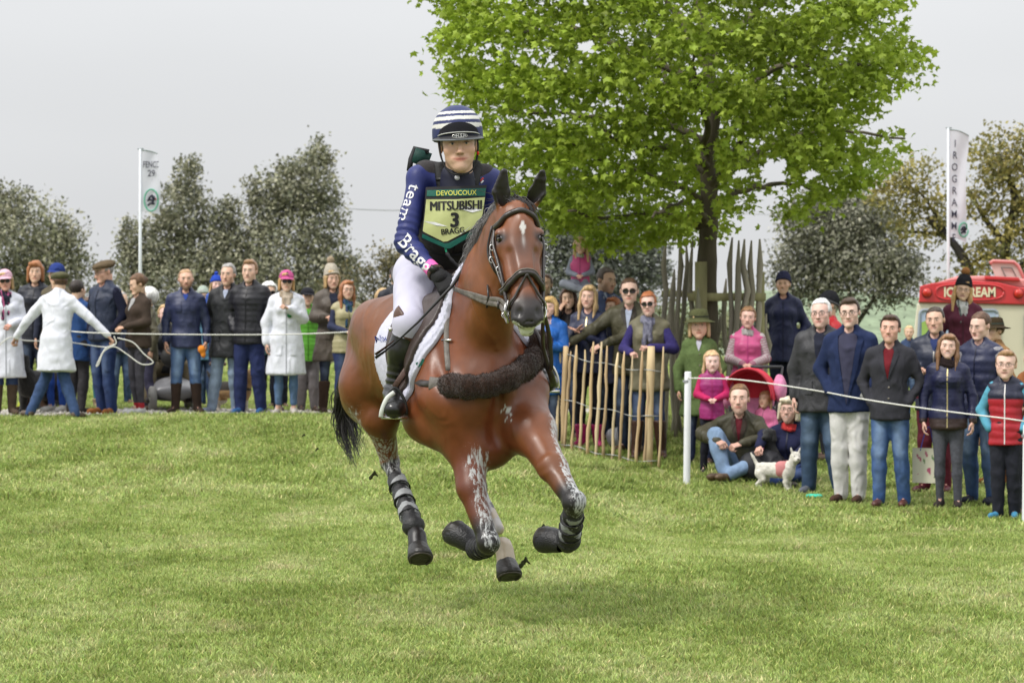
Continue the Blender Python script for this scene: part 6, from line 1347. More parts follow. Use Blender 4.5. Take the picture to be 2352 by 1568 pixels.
    # boots
    for s in 'RL':
        k_, an, to = J['kn'+s], J['an'+s], J['to'+s]; top = k_*.95+an*.05
        Q = [C(top, k_*.6+an*.4, .072, .073, .02), C(k_*.6+an*.4, an, .073, .052, .03), C(an+np.array([0, .03, -.02]), an+np.array([0, -.02, -.015]), .054, .052, .03), C(an+np.array([0, -.01, -.02]), to, .052, .046, .03), E(to+np.array([0, -.005, -.006]), (.057, .070, .046), .02)]
        tz = float(top[2])
        v, f = sdfmesh(Q, .0075, lambda D, x, y, z: np.maximum(D, z-tz-.25*(x-top[0])+0*y)); v = relax(v, f, 1, .4); n = vnorm(v, f); d_, t_ = segd(v, an*.75+k_*.25, an); v = v+n*(.004*np.exp(-((v[:, 2]-an[2]-.05)/.05)**2)*np.sin(v[:, 2]*190+v[:, 0]*30)+.002*wn(v, 12, 3))[:, None]
        b_ = obj('boot', v, f, BOOT, rt)
        if s == 'R':
            v, f = sdfmesh([C(k_+np.array([-.004, .0, .03]), k_*.8+an*.2, .074, .0765, .01)], .0075, lambda D, x, y, z: np.maximum(np.maximum(D, z-(k_[2]+.02)-1.3*(k_[0]-x)+.0*y), -(z-(k_[2]-.085))-.6*(x-top[0])+0*y)); obj('boot_cuff', v, f, BRN, b_)
            MB().lathe([(0, .003), (.011, .003), (.011, 0)], 12, M=rotx(R(90)), c=P(897, 756, 14.84)-O).build('cuff_stud', STEEL, b_)
            so = [to+np.array([0, -.045, -.045]), to+np.array([0, .03, -.045]), an+np.array([0, .03, -.075])]; MB().tube(so, .012, 8, flat=(.5, (0, 0, 1))).build('sole', mat('black_rubber', (.018, .018, .02), .42, .2, 30, .5, 120, spec=.5), b_)
            q = [an+np.array([-.05, -.02, .0]), an+np.array([0, -.06, .005]), an+np.array([.05, -.02, .01])]; MB().tube(spline(q, 4), .006, 6).build('spur_strap', BK, b_)
            MB().tube([an+np.array([-.052, .0, -.02]), an+np.array([-.045, .06, -.02])], .005, 6).build('spur', STEEL, b_)
        # stirrup iron
        st = thing('stirrup', ('pale steel stirrup iron round the rider\'s near black boot' if s == 'R' else 'stirrup iron on the far side of the horse, beyond the sheepskin breastplate'), 'stirrup', tuple(O+to)); OS = O+to
        arch = [np.array([-.062, .02, -.035]), np.array([-.050, .005, .02]), np.array([-.022, -.0, .075]), np.array([0, .005, .095]), np.array([.030, .01, .07]), np.array([.052, .015, .02]), np.array([.058, .02, -.035])]
        sk = 1.0; MB().tube(spline(arch, 4), .008, 6, flat=(.6, (0, 1, 0))).build('arch', mat('dark_iron', (.03, .03, .03), .4, 0, 1, 0) if s == 'R' else STEEL, st)
        MB().box((0, .0, -.048), (.125, .06, .014)).build('footplate', STEEL, st)
        if s == 'R': MB().tube(spline([np.array([-.064, -.03, -.045]), np.array([-.058, -.04, -.01]), np.array([-.035, -.04, .045]), np.array([.0, -.03, .075])], 4), .011, 8, flat=(.5, (0, 1, 0))).build('arch_plate', mat('pale_steel', (.62, .64, .6), .35, .1, 20, 0), st)
        lt = np.array([0, .01, .10]); up2 = (P(962, 790, 14.95)-OS) if s == 'R' else (P(1225, 720, 15.3)-OS)
        MB().tube([lt, lt*.5+up2*.5+np.array([.01, 0, 0]), up2], .014, 8, flat=(.25, (0, -1, 0))).build('stirrup_leather', TK['BRN'], st)
        if s == 'R': MB().tube([up2, P(985, 720, 14.96)-OS, P(1022, 655, 14.98)-OS], .015, 8, flat=(.25, (0, -1, 0))).build('stirrup_leather', TK['BRN'], st)
    # gloved hands on the reins
    GLV = mat('black_glove', (.014, .014, .015), .8, .2, 20, .4, 120)
    tv, tf = hand_template('fist', .0042)
    for s in 'RL':
        d = J['wr'+s]-J['el'+s]; d /= np.linalg.norm(d); B = basis(d+np.array([0, 0, -.15]), (.25, .55, -.55) if s == 'R' else (-.4, .3, -.6)); mir = np.array([1, 1, 1]) if s == 'R' else np.array([1, -1, 1]); n = vnorm(tv, tf)
        g = ((tv+n*.0035)*1.12*mir) @ B.T+J['wr'+s]+d*.008; gl = obj('glove', g, tf if s == 'R' else tf[:, ::-1], GLV, rt)
        v, f = sdfmesh([C(J['wr'+s]-d*.035, J['wr'+s]+d*.035, .037, .039, .01)], .006); obj('glove_cuff', v, f, GLV, gl)
        if s == 'R':
            v, f = sdfmesh([C(J['wrR']-d*.062, J['wrR']-d*.032, .0375, .038, .005)], .006); obj('wristband', v, f, mat('pink_band', (.75, .13, .42), .6, 0, 1, 0), rt)
            an_ = np.linspace(0, 2*math.pi, 15); x_ = np.cross(d, [0, 1, 0]); x_ /= np.linalg.norm(x_); y_ = np.cross(d, x_)
            MB().tube([J['wrR']-d*.006+(x_*math.cos(q)+y_*math.sin(q))*.041 for q in an_], .011, 6, flat=(.35, x_)).build('watch_strap', mat('watch_strap', (.05, .03, .02), .5, 0, 1, 0), rt)
            MB().box(J['wrR']-d*.004+np.array([-.010, -.040, .018]), (.040, .012, .032), M=roty(.5)).build('watch', mat('black_plastic', (.02, .02, .02), .35, 0, 1, 0), rt)
    # whip
    wp = thing('riding_whip', 'black riding whip with a brown flap slanting down across the rider\'s boot', 'whip', tuple(P(960, 740, 14.75))); OW = np.array(wp.location)
    MB().tube(np.array([P(1078, 598, 14.80), P(1040, 655, 14.74), P(960, 740, 14.72), P(900, 795, 14.74)])-OW, [.011, .009, .006, .004], 8).build('shaft', mat('black_whip', (.02, .02, .02), .4, 0, 1, 0), wp)
    for dy, m in ((0, BK), (-8, BRN)):
        MB().tube(np.array([P(905, 790+dy, 14.73), P(882, 808+dy, 14.72), P(862, 822+dy, 14.72)])-OW, [.007, .016, .018], 8, flat=(.2, (0, .3, 1))).build('flap', m, wp)
    # ---- helmet: striped silk, peak, harness
    hl = obj('helmet', *(lambda vf: (hx(vf[0]), vf[1]))(sdfmesh([E((0, .022, .062), (.109, .128, .120), .01), L((0, .02, .04), (0, .02, .075), (.109, .127), (.107, .125), (1, 0, 0), .02)], .0052, lambda D, x, y, z: np.maximum(D, .034-.10*(y)-z+0*x))), None or mat('helmet_silk_base', (1, 1, 1), .5, .08, 10, .15, 60, attr=True, fb=.25), rt)
    me = hl.data; co = np.empty(len(me.vertices)*3, np.float32); me.vertices.foreach_get('co', co); co = co.reshape(-1, 3); loc = ((co-hc_) @ HM)/k
    zz = loc[:, 2]+.030*(loc[:, 1]+.03)*(-1)*.6; st = ((zz > .083) & (zz < .101)) | ((zz > .116) & (zz < .133)) | ((zz > .145) & (zz < .156)); cl = np.where(st[:, None], np.array([.62, .61, .57]), np.array([.020, .028, .10]))
    at = me.color_attributes.new('Col', 'FLOAT_COLOR', 'POINT'); c4 = np.ones((len(co), 4), np.float32); c4[:, :3] = cl; at.data.foreach_set('color', c4.ravel())
    # front panel (black velvet crescent)
    HB = BVHTree.FromPolygons([Vector(x) for x in loc], [list(p.vertices) for p in me.polygons])
    def onh(x, z, off): h = HB.ray_cast(Vector((x, -.5, z)), Vector((0, 1, 0))); return (np.array(h[0])+np.array([0, -off, 0])) if h[0] is not None else np.array([x, -.02, z])
    G = []
    for u in np.linspace(-1, 1, 21):
        x = u*.092; z0 = .048; z1 = .048+.056*math.sqrt(max(0.0, 1-u*u)); G.append([onh(x, z0+(z1-z0)*t, .004) for t in np.linspace(0, 1, 6)])
    MB().grid(hx(np.array(G).reshape(-1, 3)).reshape(21, 6, 3)[:, ::-1]).build('front_panel', mat('black_velvet', (.012, .012, .016), .95, .1, 20, .2), hl)
    q = [onh(u*.092, .048+.010*math.sqrt(max(0, 1-u*u)), .008) for u in np.linspace(-1, 1, 15)]; MB().tube(hx(np.array(q)), .0028, 6).build('trim', mat('silver_trim', (.45, .45, .42), .4, 0, 1, 0), hl)
    G = []
    for u in np.linspace(-1, 1, 25):
        th = u*1.45; rx, ry = .106, .112; x0, y0 = rx*math.sin(th), -ry*math.cos(th)+.022; ln = .052*math.cos(th)**.8 if abs(u) < .999 else 0
        G.append([(x0*(1+.06*t), y0-ln*t, .046+.014*math.cos(th)-.028*t*math.cos(th)-.006*t) for t in np.linspace(0, 1, 6)])
    G = np.array(G); pk = MB().grid(hx(G.reshape(-1, 3)).reshape(G.shape)); G2 = G-np.array([0, 0, .007]); pk.grid(hx(G2.reshape(-1, 3)).reshape(G.shape)[:, ::-1]); pk.grid(hx(np.stack([G[:, -1], G2[:, -1]]).reshape(-1, 3)).reshape(2, 25, 3)[::-1])
    pk = pk.build('peak', mat('black_peak', (.020, .020, .022), .42, .1, 20, .1, spec=.5), hl); MB().tube(hx(G[:, -1]-np.array([0, 0, .0035])), .0045, 6).build('peak_edge', mat('grey_edge', (.13, .14, .15), .4, 0, 1, 0), pk)
    # peak badge "H.S.I"
    pc = np.array([0, -.155, .0395]); ring = [pc+np.array([.034*math.cos(t), .004*abs(math.cos(t)), .0095*math.sin(t)]) for t in np.linspace(0, 2*math.pi, 17)]; MB().tube(hx(np.array(ring)), .0012, 5).build('badge', STEEL, pk)
    t, f_ = text_mesh('•H.S.I•', .021, .0004, .95, .15); obj('lettering', hx(np.stack([t[:, 0], np.full(len(t), -.157), .0395+t[:, 1]], 1)), f_, mat('silver_print', (.5, .5, .5), .4, 0, 1, 0), pk, smooth=False)
    G = []
    lim = [(0, 0)]
    for s_ in (-1, 1):
        q = hx(np.array([(s_*.085, -.03, .04), (s_*.083, -.035, -.03), (s_*.068, -.045, -.085), (s_*.04, -.06, -.118), (0, -.078, -.128)])); MB().tube(spline(q, 4), .0045, 6, flat=(.4, (0, -1, 0))).build('harness_strap', BK, hl)
        q = hx(np.array([(s_*.088, .03, .04), (s_*.083, .0, -.03), (s_*.070, -.035, -.08)])); MB().tube(spline(q, 4), .0045, 6).build('harness_strap', mat('tan_strap', (.16, .10, .05), .6, 0, 1, 0) if s_ < 0 else BK, hl)
    MB().box(hx(np.array([[.083, -.045, -.035]]))[0], (.010, .012, .016)).build('clip', mat('red_clip', (.6, .02, .02), .4, 0, 1, 0), hl)
rider()
# ============================================================ SPECTATORS
k8 = .8
def A(r, g, b, k=.58): return alb(r, g, b, k)
NAVY = A(44, 49, 68); NAVY2 = A(36, 39, 54); WHITE = A(228, 230, 240, .88); JEAN = A(66, 88, 128); DJEAN = A(40, 50, 76); LJEAN = A(160, 180, 205); OLIVE = A(92, 88, 62)
BLOND = (.42, .28, .13); GINGER = (.30, .12, .045); BROWN = (.09, .05, .03); DARK = (.03, .022, .018); GREY = (.30, .29, .28); WHT_ = (.62, .61, .58)
FAIR = (.54, .33, .25); TAN = (.42, .25, .17)
BROWNB = dict(col=A(75, 55, 42), kind='suede', h=.72); LB = 'spectators along the left rope'; RB = 'spectators behind the fence and right rope'
def jean(c=JEAN, **k): return dict(dict(col=c, kind='denim', fade=.22), **k)
def left_crowd():
    p = lambda *a, **k: person(*a, **dict(dict(hh=.0108 if a[3] > 34.5 else .0092), **k))
    p('woman in a pale pink cap and long white coat at the left edge', 12, 622, 36.4, face=12, sex='f', hair='bob', hc=BLOND, hat=dict(k='cap', col=A(235, 190, 205, .8)), glasses='sun', skin=(.5, .25, .19), top_=dict(col=WHITE, kind='cloth', hem=.46, flare=.06, name='coat', o=.03), scarf=dict(col=A(40, 42, 60), col2=A(215, 110, 160), r=.028), legs=jean(A(50, 70, 120)), shoes=dict(BROWNB, col=A(98, 82, 68)), arms=('down', 'hold'), group=LB)
    p('ginger haired woman in navy behind the steward pulling the rope', 82, 602, 37.3, face=-5, sex='f', hair='bob', hc=GINGER, look=(8, 0, 0), top_=dict(col=NAVY2, kind='puffer', hem=.80), legs=jean(DJEAN), shoes=BROWNB, arms=('down', 'pocket'), group=LB)
    p('woman in a royal blue cap with a blond ponytail behind the steward', 130, 606, 37.0, face=-15, sex='f', hair='pony', hc=BLOND, hat=dict(k='cap', col=A(45, 70, 150)), top_=dict(col=A(110, 100, 75), kind='wax', hem=.80), sleeves=dict(col=A(50, 55, 75)), legs=dict(col=A(48, 90, 185), kind='cloth', name='leggings', loose=.004), shoes=dict(col=A(225, 222, 215), kind='cloth'), arms=('down', 'down'), group=LB)
    # steward with arms spread
    p('steward in a white coat and olive flat cap pulling a rope, seen from behind', 128, 622, 35.3, face=168, sex='m', hair='short', hc=BROWN, hat=dict(k='flat', col=A(110, 108, 78)), skin=TAN, look=(42, 4, 0), top_=dict(col=WHITE, kind='cloth', hem=.56, flare=.05, name='coat', o=.028, fold=.014),
      legs=jean(A(70, 96, 140), fade=.5), shoes=dict(col=A(110, 92, 74), kind='leather'), lean=.18, arms=(((-.42, -.10, 1.16), (-.60, -.14, .98), 'grip'), ((.40, -.10, 1.16), (.55, -.16, .97), 'grip')), collar=True,
      knees=dict(kneR=(.17, -.16, .52), ankR=(.30, .02, .10), toeR=(.42, -.05, .06), kneL=(-.10, -.02, .50), ankL=(-.26, .06, .085), toeL=(-.30, -.08, .04)), group=LB)
    p('short dark-haired child in a blue coat half hidden behind the steward in white', 178, 645, 36.6, face=150, sex='m', hair='short', hc=DARK, top_=dict(col=A(48, 88, 150), kind='cloth', hem=.70), legs=dict(col=A(62, 60, 64), kind='cloth', name='trousers'), shoes=dict(col=DARK, kind='cloth'), arms=('down', 'pocket'), H=None, group=LB)
    p('tall man in a brown tweed flat cap, glasses and navy gilet looking down', 240, 600, 36.2, face=-38, sex='m', hair='short', hc=GREY, hat=dict(k='flat', col=A(118, 100, 74)), glasses='clear', look=(-16, 14, 0), skin=(.52, .28, .21), top_=dict(col=A(52, 62, 88), kind='wax', hem=.84, name='gilet', o=.026), sleeves=dict(col=A(28, 32, 58), kind='wool', o=.022), legs=jean(A(44, 66, 120)), shoes=dict(col=A(165, 105, 55), kind='suede'), arms=('pocket', 'pocket'), fat=1.12, group=LB)
    p('girl in a brown corduroy jacket, grey jeans and red socks looking down', 318, 631, 36.0, face=-48, sex='f', hair='tied', hc=(.12, .065, .035), look=(-20, 18, 0), top_=dict(col=A(84, 70, 60), kind='suede', hem=.84), shirt=dict(col=A(200, 200, 200), z=1.3), legs=dict(col=A(82, 80, 90), kind='cloth', name='jeans', loose=.004, end=.14), shoes=dict(col=A(230, 230, 230), kind='cloth', sock=A(195, 50, 62)), arms=('hold', 'hold'), group=LB)
    p('white-haired person in an olive jacket just behind the girl with the braid', 338, 668, 37.3, face=-60, sex='f', hair='curly', hc=WHT_, top_=dict(col=A(105, 100, 78), kind='wax', hem=.72), legs=dict(col=A(92, 90, 118), kind='cloth', name='trousers'), shoes=dict(col=A(180, 160, 140), kind='suede'), arms=('down', 'down'), group=LB)
    p('fair bearded man in a navy quilted jacket, faded jeans and tall dark brown boots', 427, 619, 36.2, face=4, sex='m', hair='crop', hc=(.36, .22, .12), beard=.75, skin=(.52, .29, .21), top_=dict(col=A(62, 70, 108), kind='puffer', hem=.80, quilt=(.005, .05), pockets=1.36), shirt=dict(col=A(50, 80, 170), w=.03, z=1.38), legs=jean(A(88, 122, 178), fade=.55), shoes=dict(col=A(70, 54, 46), kind='suede', h=.72), arms=('down', 'down'), feet_w=.15, group=LB)
    p('grey haired man in a black wax jacket and pale blue jeans', 524, 608, 36.3, face=-14, sex='m', hair='short', hc=GREY, look=(2, 0, 0), skin=(.52, .30, .22), top_=dict(col=A(44, 46, 50), kind='wax', hem=.66, o=.03, flare=.03, pockets=.98), shirt=dict(col=A(200, 210, 235), w=.03, z=1.36), legs=jean(LJEAN, fade=.2), shoes=dict(col=A(150, 160, 185), kind='cloth'), arms=('pocket', 'pocket'), fat=1.1, knees=dict(kneL=(-.13, -.04, .5), ankL=(-.20, .0, .085), toeL=(-.25, -.12, .04)), group=LB)
    p('tall fair teenage boy in a black padded jacket, navy trousers and blue trainers', 574, 599, 36.1, face=-16, sex='m', hair='quiff', hc=(.26, .15, .08), look=(6, 0, 0), skin=FAIR, top_=dict(col=A(42, 42, 50), kind='puffer', hem=.80), legs=dict(col=A(46, 58, 108), kind='cloth', name='trousers', loose=.026), shoes=dict(col=A(60, 110, 170), kind='cloth'), arms=('pocket', 'pocket'), group=LB)
    p('white-haired woman in dark glasses and teal top behind the teenage boy in black', 618, 651, 37.6, face=14, sex='f', hair='curly', hc=WHT_, glasses='sun', top_=dict(col=A(95, 150, 155), kind='cloth', hem=.78), sleeves=dict(col=A(40, 42, 50)), legs=dict(col=A(40, 44, 62), kind='cloth', name='trousers'), arms=('down', 'down'), group=LB)
    p('young woman in a bright pink cap, cream scarf and long white coat', 658, 624, 35.9, face=3, sex='f', hair='bob', hc=(.45, .27, .12), hat=dict(k='cap', col=A(238, 110, 175), logo=A(60, 40, 80)), glasses='sun', skin=FAIR, top_=dict(col=WHITE, kind='cloth', hem=.50, flare=.05, name='coat', o=.032, fold=.014, pockets=.86), scarf=dict(col=A(222, 205, 185), col2=A(190, 168, 145), r=.034, tail=1, len=.10), badge=dict(p=(.04, 1.22), col=A(60, 150, 90)), legs=jean(A(96, 130, 175), fade=.4, loose=.004, end=.12), shoes=dict(col=A(228, 220, 212), kind='cloth'), arms=('down', 'chest'), group=LB)
    p('person in a black cap and lime green jacket behind the pink-capped woman', 706, 662, 37.6, face=8, sex='m', hair='short', hc=DARK, hat=dict(k='cap', col=A(35, 35, 45)), top_=dict(col=A(120, 205, 70), kind='puffer', hem=.72), legs=dict(col=A(135, 130, 132), kind='cloth', name='trousers', loose=.028), shoes=dict(col=A(80, 62, 50), kind='leather'), arms=('down', 'down'), group=LB)
    p('woman in a cream knitted bobble hat and grey-brown parka with tall brown boots', 762, 617, 36.7, face=16, sex='f', hair='bob', hc=BLOND, hat=dict(k='beanie', col=A(228, 218, 200), pom=A(200, 178, 150), tall=.025, pr=.045), skin=(.52, .30, .22), top_=dict(col=A(108, 98, 88), kind='wax', hem=.64, o=.036, flare=.03), shirt=dict(col=A(40, 44, 66), w=.055, z=1.0), legs=jean(A(46, 50, 80), loose=.006), shoes=dict(col=A(82, 62, 50), kind='suede', h=.78), arms=('phone', 'hold'), group=LB)
    p('auburn-haired woman in glasses, a cream padded gilet and navy sleeves beside the horse', 797, 645, 36.0, face=14, sex='f', hair='long', hc=(.30, .12, .05), glasses='clear', skin=(.54, .31, .23), top_=dict(col=A(206, 196, 152), kind='puffer', hem=.82, name='gilet'), sleeves=dict(col=A(62, 68, 100), o=.018), scarf=dict(col=A(50, 90, 110), col2=A(90, 100, 150), r=.024, len=.26), legs=jean(A(48, 62, 112), fade=.2), shoes=dict(col=A(60, 45, 38), h=.5), arms=('hold', 'hold'), group=LB)
    p('fair woman in dark glasses, only her head seen above the croup of the horse', 880, 668, 37.5, face=20, sex='f', hair='bob', hc=BLOND, glasses='sun', top_=dict(col=A(80, 80, 90), kind='cloth'), group=LB)
    p('dark-haired man in dark glasses half hidden behind the rider\'s back', 912, 610, 36.5, face=18, sex='m', hair='short', hc=DARK, glasses='sun', skin=TAN, top_=dict(col=A(40, 44, 58), kind='wax', hem=.8), group=LB)
    # people further back, seen only in the gaps
    p('fair haired person in khaki trousers seated on the grey mobility scooter', 380, 702, 37.7, H=1.68, face=10, sex='m', hair='short', hc=BLOND, skin=(.55, .33, .27), top_=dict(col=A(50, 52, 58), kind='wax'), legs=dict(col=A(160, 146, 118), kind='cloth', name='trousers', loose=.03), shoes=dict(col=DARK), arms=('hold', 'hold'),
      sit=dict(shift=(0, .0, -.40), J=dict(hipL=(-.08, 0, .55), hipR=(.08, 0, .55), kneL=(-.22, -.42, .58), kneR=(.22, -.42, .58), ankL=(-.24, -.40, .20), ankR=(.24, -.40, .20), toeL=(-.25, -.54, .16), toeR=(.25, -.54, .16))), group=LB)
    p('small boy in a royal blue bobble hat and blue coat held up high', 497, 640, 37.0, H=1.05, face=14, sex='c', hair='child', hc=BLOND, hat=dict(k='beanie', col=A(50, 90, 215), pom=A(50, 90, 215), pr=.03), skin=(.6, .36, .30), top_=dict(col=A(50, 100, 205), kind='puffer', hem=.75, quilt=(.004, .09)), legs=dict(col=A(60, 70, 110), kind='cloth', name='trousers'), arms=('hold', 'hold'), hh=.008, group=LB)
    p('person in a pale green knitted hat seen between two men further back', 467, 662, 38.5, face=10, sex='f', hair='bob', hc=GREY, hat=dict(k='beanie', col=A(205, 220, 205)), top_=dict(col=A(110, 160, 190), kind='cloth', hem=.7), legs=jean(), group=LB)
    p('person with dark hair in a maroon jacket behind the man in tall brown boots', 641, 700, 39, face=0, sex='f', hair='bob', hc=BROWN, top_=dict(col=A(140, 38, 60), kind='cloth', hem=.6), legs=dict(col=A(34, 40, 60), kind='cloth', name='trousers'), group=LB)
    p('man in a navy fleece standing far back between the left trees and the crowd', 277, 676, 39.5, face=20, sex='m', hair='short', hc=GREY, top_=dict(col=A(70, 75, 98), kind='cloth'), legs=jean(), group=LB)
    p('woman in a teal skirt and pale boots partly hidden behind the steward', 205, 690, 38.2, face=20, sex='f', hair='bob', hc=BROWN, top_=dict(col=A(60, 90, 120), kind='cloth', hem=.7), legs=dict(col=A(70, 160, 175), kind='cloth', name='leggings', loose=.005), shoes=dict(col=A(205, 180, 150), kind='suede', h=.2), group=LB)
    p('person in a red and grey top far back beside the toddler in blue', 478, 708, 39.2, face=-10, sex='f', hair='long', hc=BROWN, top_=dict(col=A(190, 70, 80), kind='cloth'), legs=jean(), group=LB)
    p('person in a bright yellow and grey jacket crouching behind legs', 70, 800, 37.9, H=1.62, face=140, sex='m', hair='short', hc=BROWN, top_=dict(col=A(205, 215, 60), kind='cloth'), sleeves=dict(col=A(110, 112, 112)), legs=dict(col=A(60, 62, 70), kind='cloth', name='trousers'), shoes=dict(col=DARK), arms=('hold', 'hold'), lean=.5,
      sit=dict(shift=(0, .05, -.62), J=dict(hipL=(-.10, 0, .30), hipR=(.10, 0, .30), kneL=(-.2, -.36, .42), kneR=(.2, -.36, .42), ankL=(-.2, -.12, .09), ankR=(.2, -.12, .09), toeL=(-.22, -.26, .04), toeR=(.22, -.26, .04))), group=LB)
left_crowd()
def mid_crowd():
    p = lambda *a, **k: person(*a, **dict(dict(hh=.0108 if a[3] > 34.5 else .0092), **k))
    p('dark haired man in a navy jacket just right of the horse\'s face', 1252, 630, 33.4, face=-20, sex='m', hair='crop', hc=BROWN, skin=TAN, top_=dict(col=A(48, 54, 76), kind='wax'), group=RB)
    p('short haired blond woman in a bright blue anorak and pale pink scarf', 1262, 682, 31.3, face=-22, sex='f', hair='bob', hc=(.5, .33, .14), look=(6, 0, 4), smile=1, skin=(.56, .33, .27), top_=dict(col=A(40, 120, 220), kind='wax', hem=.60, o=.032), scarf=dict(col=A(235, 205, 215), r=.026, tail=0), legs=jean(DJEAN), shoes=dict(col=A(50, 60, 80), h=.3), arms=('hold', 'fold'), group=RB)
    p('smiling brunette woman in black holding a phone to her cheek', 1306, 662, 32.2, face=-8, sex='f', hair='long', hc=(.07, .035, .025), smile=1, look=(0, 0, -6), top_=dict(col=A(45, 42, 48), kind='cloth'), legs=jean(DJEAN), arms=('face', 'down'), group=RB)
    p('woman with long blond hair clapping, in a navy quilted jacket and magenta boots', 1352, 657, 31.6, face=-14, sex='f', hair='long', hc=(.48, .33, .17), look=(0, 0, 4), skin=(.55, .32, .25), top_=dict(col=A(48, 54, 88), kind='puffer', hem=.80, quilt=(.004, .05)), zip_=dict(col=(.45, .36, .2), metal=1, z=(1.42, 1.2)), legs=dict(col=A(38, 34, 42), kind='cloth', loose=.004, name='leggings'), shoes=dict(col=A(220, 50, 130), h=.42), arms=(((-.20, -.12, 1.12), (-.09, -.26, 1.24), 'flat'), ((.18, -.12, 1.12), (-.02, -.27, 1.24), 'flat')), group=RB)
    p('man with headphones, dark hair and a blue scarf carrying a child on his shoulder', 1392, 618, 32.4, face=28, sex='m', hair='short', hc=(.09, .07, .06), beard=.5, look=(10, 6, 6), skin=TAN, top_=dict(col=A(95, 110, 150), kind='cloth'), scarf=dict(col=A(90, 105, 140), col2=A(190, 200, 215), r=.026, len=.2), legs=jean(DJEAN), arms=('down', 'down'), group=RB)
    p('little blond girl in a pink gilet sitting on a man\'s shoulder', 1333, 549, 32.1, H=1.02, face=-4, sex='c', hair='long', hc=(.5, .34, .18), smile=1, look=(0, 4, -8), skin=(.56, .32, .25), top_=dict(col=A(238, 95, 160), kind='puffer', hem=.80, name='gilet', quilt=(.004, .08)), sleeves=dict(col=A(170, 175, 195), o=.02), scarf=dict(col=A(225, 222, 222), fur=1, tail=0, r=.026), legs=dict(col=A(165, 170, 185), kind='cloth', name='trousers', loose=.03), shoes=dict(col=A(60, 60, 70), kind='cloth'), arms=('hold', 'hold'), hh=.008,
      sit=dict(shift=(0, .0, -.62), J=dict(hipL=(-.07, 0, .28), hipR=(.07, 0, .28), kneL=(-.30, -.16, .33), kneR=(.18, -.30, .24), ankL=(.10, -.30, .20), ankR=(.22, -.26, -.12), toeL=(.20, -.38, .18), toeR=(.23, -.38, -.16))), group=RB)
    p('auburn-haired woman hidden behind the man in dark glasses', 1408, 684, 32.3, face=-30, sex='f', hair='long', hc=(.28, .10, .04), top_=dict(col=A(40, 44, 66), kind='cloth', hem=.7), legs=jean(DJEAN), group=RB)
    p('man in dark glasses and olive wax jacket reaching both arms onto the fence', 1450, 639, 31.5, face=-12, sex='m', hair='crop', hc=BROWN, glasses='sun', look=(8, 2, 0), skin=(.56, .34, .27), top_=dict(col=A(92, 88, 66), kind='wax', hem=.78, o=.028, fold=.016), shirt=dict(col=A(205, 215, 240), w=.035, z=1.25, lapel=A(60, 52, 40)), legs=jean(DJEAN), shoes=dict(col=BROWN), lean=.16, arms=(((-.38, -.16, 1.22), (-.58, -.36, 1.10), 'grip'), ((-.05, -.22, 1.14), (-.28, -.40, 1.06), 'grip')), group=RB)
    p('red haired woman in dark glasses, beige gilet and purple sleeves at the fence post', 1491, 671, 31.0, face=-8, sex='f', hair='tied', hc=(.34, .12, .05), glasses='sun', skin=(.56, .34, .28), top_=dict(col=A(140, 134, 108), kind='wax', hem=.72, name='gilet', o=.034, flare=.02), sleeves=dict(col=A(70, 62, 130), kind='wool', o=.022), scarf=dict(col=A(150, 150, 170), col2=A(115, 115, 138), r=.030, len=.22), legs=jean(A(60, 76, 120), fade=.3, loose=.008), shoes=dict(col=A(84, 54, 44), kind='leather', h=.80), lean=.10,
      arms=(((-.26, -.06, 1.16), (-.16, -.30, 1.12), 'fist'), ((.27, -.10, 1.16), (-.02, -.30, 1.18), 'fist')), feet_w=.12, group=RB, extra=1)
    p('woman in a green brimmed felt hat and green tweed coat', 1606, 724, 30.6, face=-6, sex='f', hair='bob', hc=(.48, .33, .18), hat=dict(k='brim', col=A(105, 108, 70), band=A(60, 62, 45)), skin=(.54, .31, .23), top_=dict(col=A(116, 138, 84), kind='wool', hem=.58, name='coat', o=.030, flare=.03, buttons=(1.3, 1.17, 1.04), pockets=.90), shirt=dict(col=A(225, 225, 240), w=.032, z=1.34), legs=jean(A(40, 50, 88)), shoes=dict(col=A(88, 66, 50)), arms=('down', 'pocket'), fat=1.08, group=RB)
    p('small girl in a magenta padded gilet with blond braids, beside the white post', 1635, 812, 29.9, face=-2, sex='c', hair='child', hc=(.52, .34, .19), brow=(.35, .22, .14), skin=(.60, .37, .32), top_=dict(col=A(188, 50, 135), kind='puffer', hem=.80, name='gilet', quilt=(.007, .07)), sleeves=dict(col=A(225, 45, 115), o=.024), zip_=dict(col=(.3, .02, .12)), legs=dict(col=A(34, 34, 48), kind='cloth', name='leggings', loose=.010), shoes=dict(col=A(60, 50, 60), kind='cloth'), arms=('hold', 'hold'), group=RB)
    p('woman in a bright pink padded gilet and striped top behind the pushchair', 1718, 706, 31.0, face=-6, sex='f', hair='tied', hc=(.22, .12, .06), skin=(.54, .31, .25), look=(0, 0, 4), lipc=(.30, .12, .10), top_=dict(col=A(240, 105, 165), kind='puffer', hem=.83, name='gilet', quilt=(.011, .085)), sleeves=dict(col=A(225, 215, 215), stripe=A(190, 130, 150), o=.022), scarf=dict(col=A(215, 210, 208), fur=1, tail=0, r=.022), zip_=dict(col=(.40, .05, .18)), legs=jean(DJEAN), arms=('hold', 'hold'), fat=1.2, group=RB)
    p('woman in a navy knitted hat and navy anorak standing higher up behind the pushchair', 1799, 630, 34.2, face=-6, sex='f', hair='short', hc=(.35, .22, .12), hat=dict(k='beanie', col=A(62, 64, 100), tall=.01), smile=1, skin=(.5, .28, .2), top_=dict(col=A(44, 50, 92), kind='wax', hem=.72, o=.034), legs=dict(col=A(32, 36, 60), kind='cloth', name='trousers'), shoes=dict(col=A(90, 40, 50), kind='cloth'), arms=('pocket', 'pocket'), fat=1.05, group=RB)
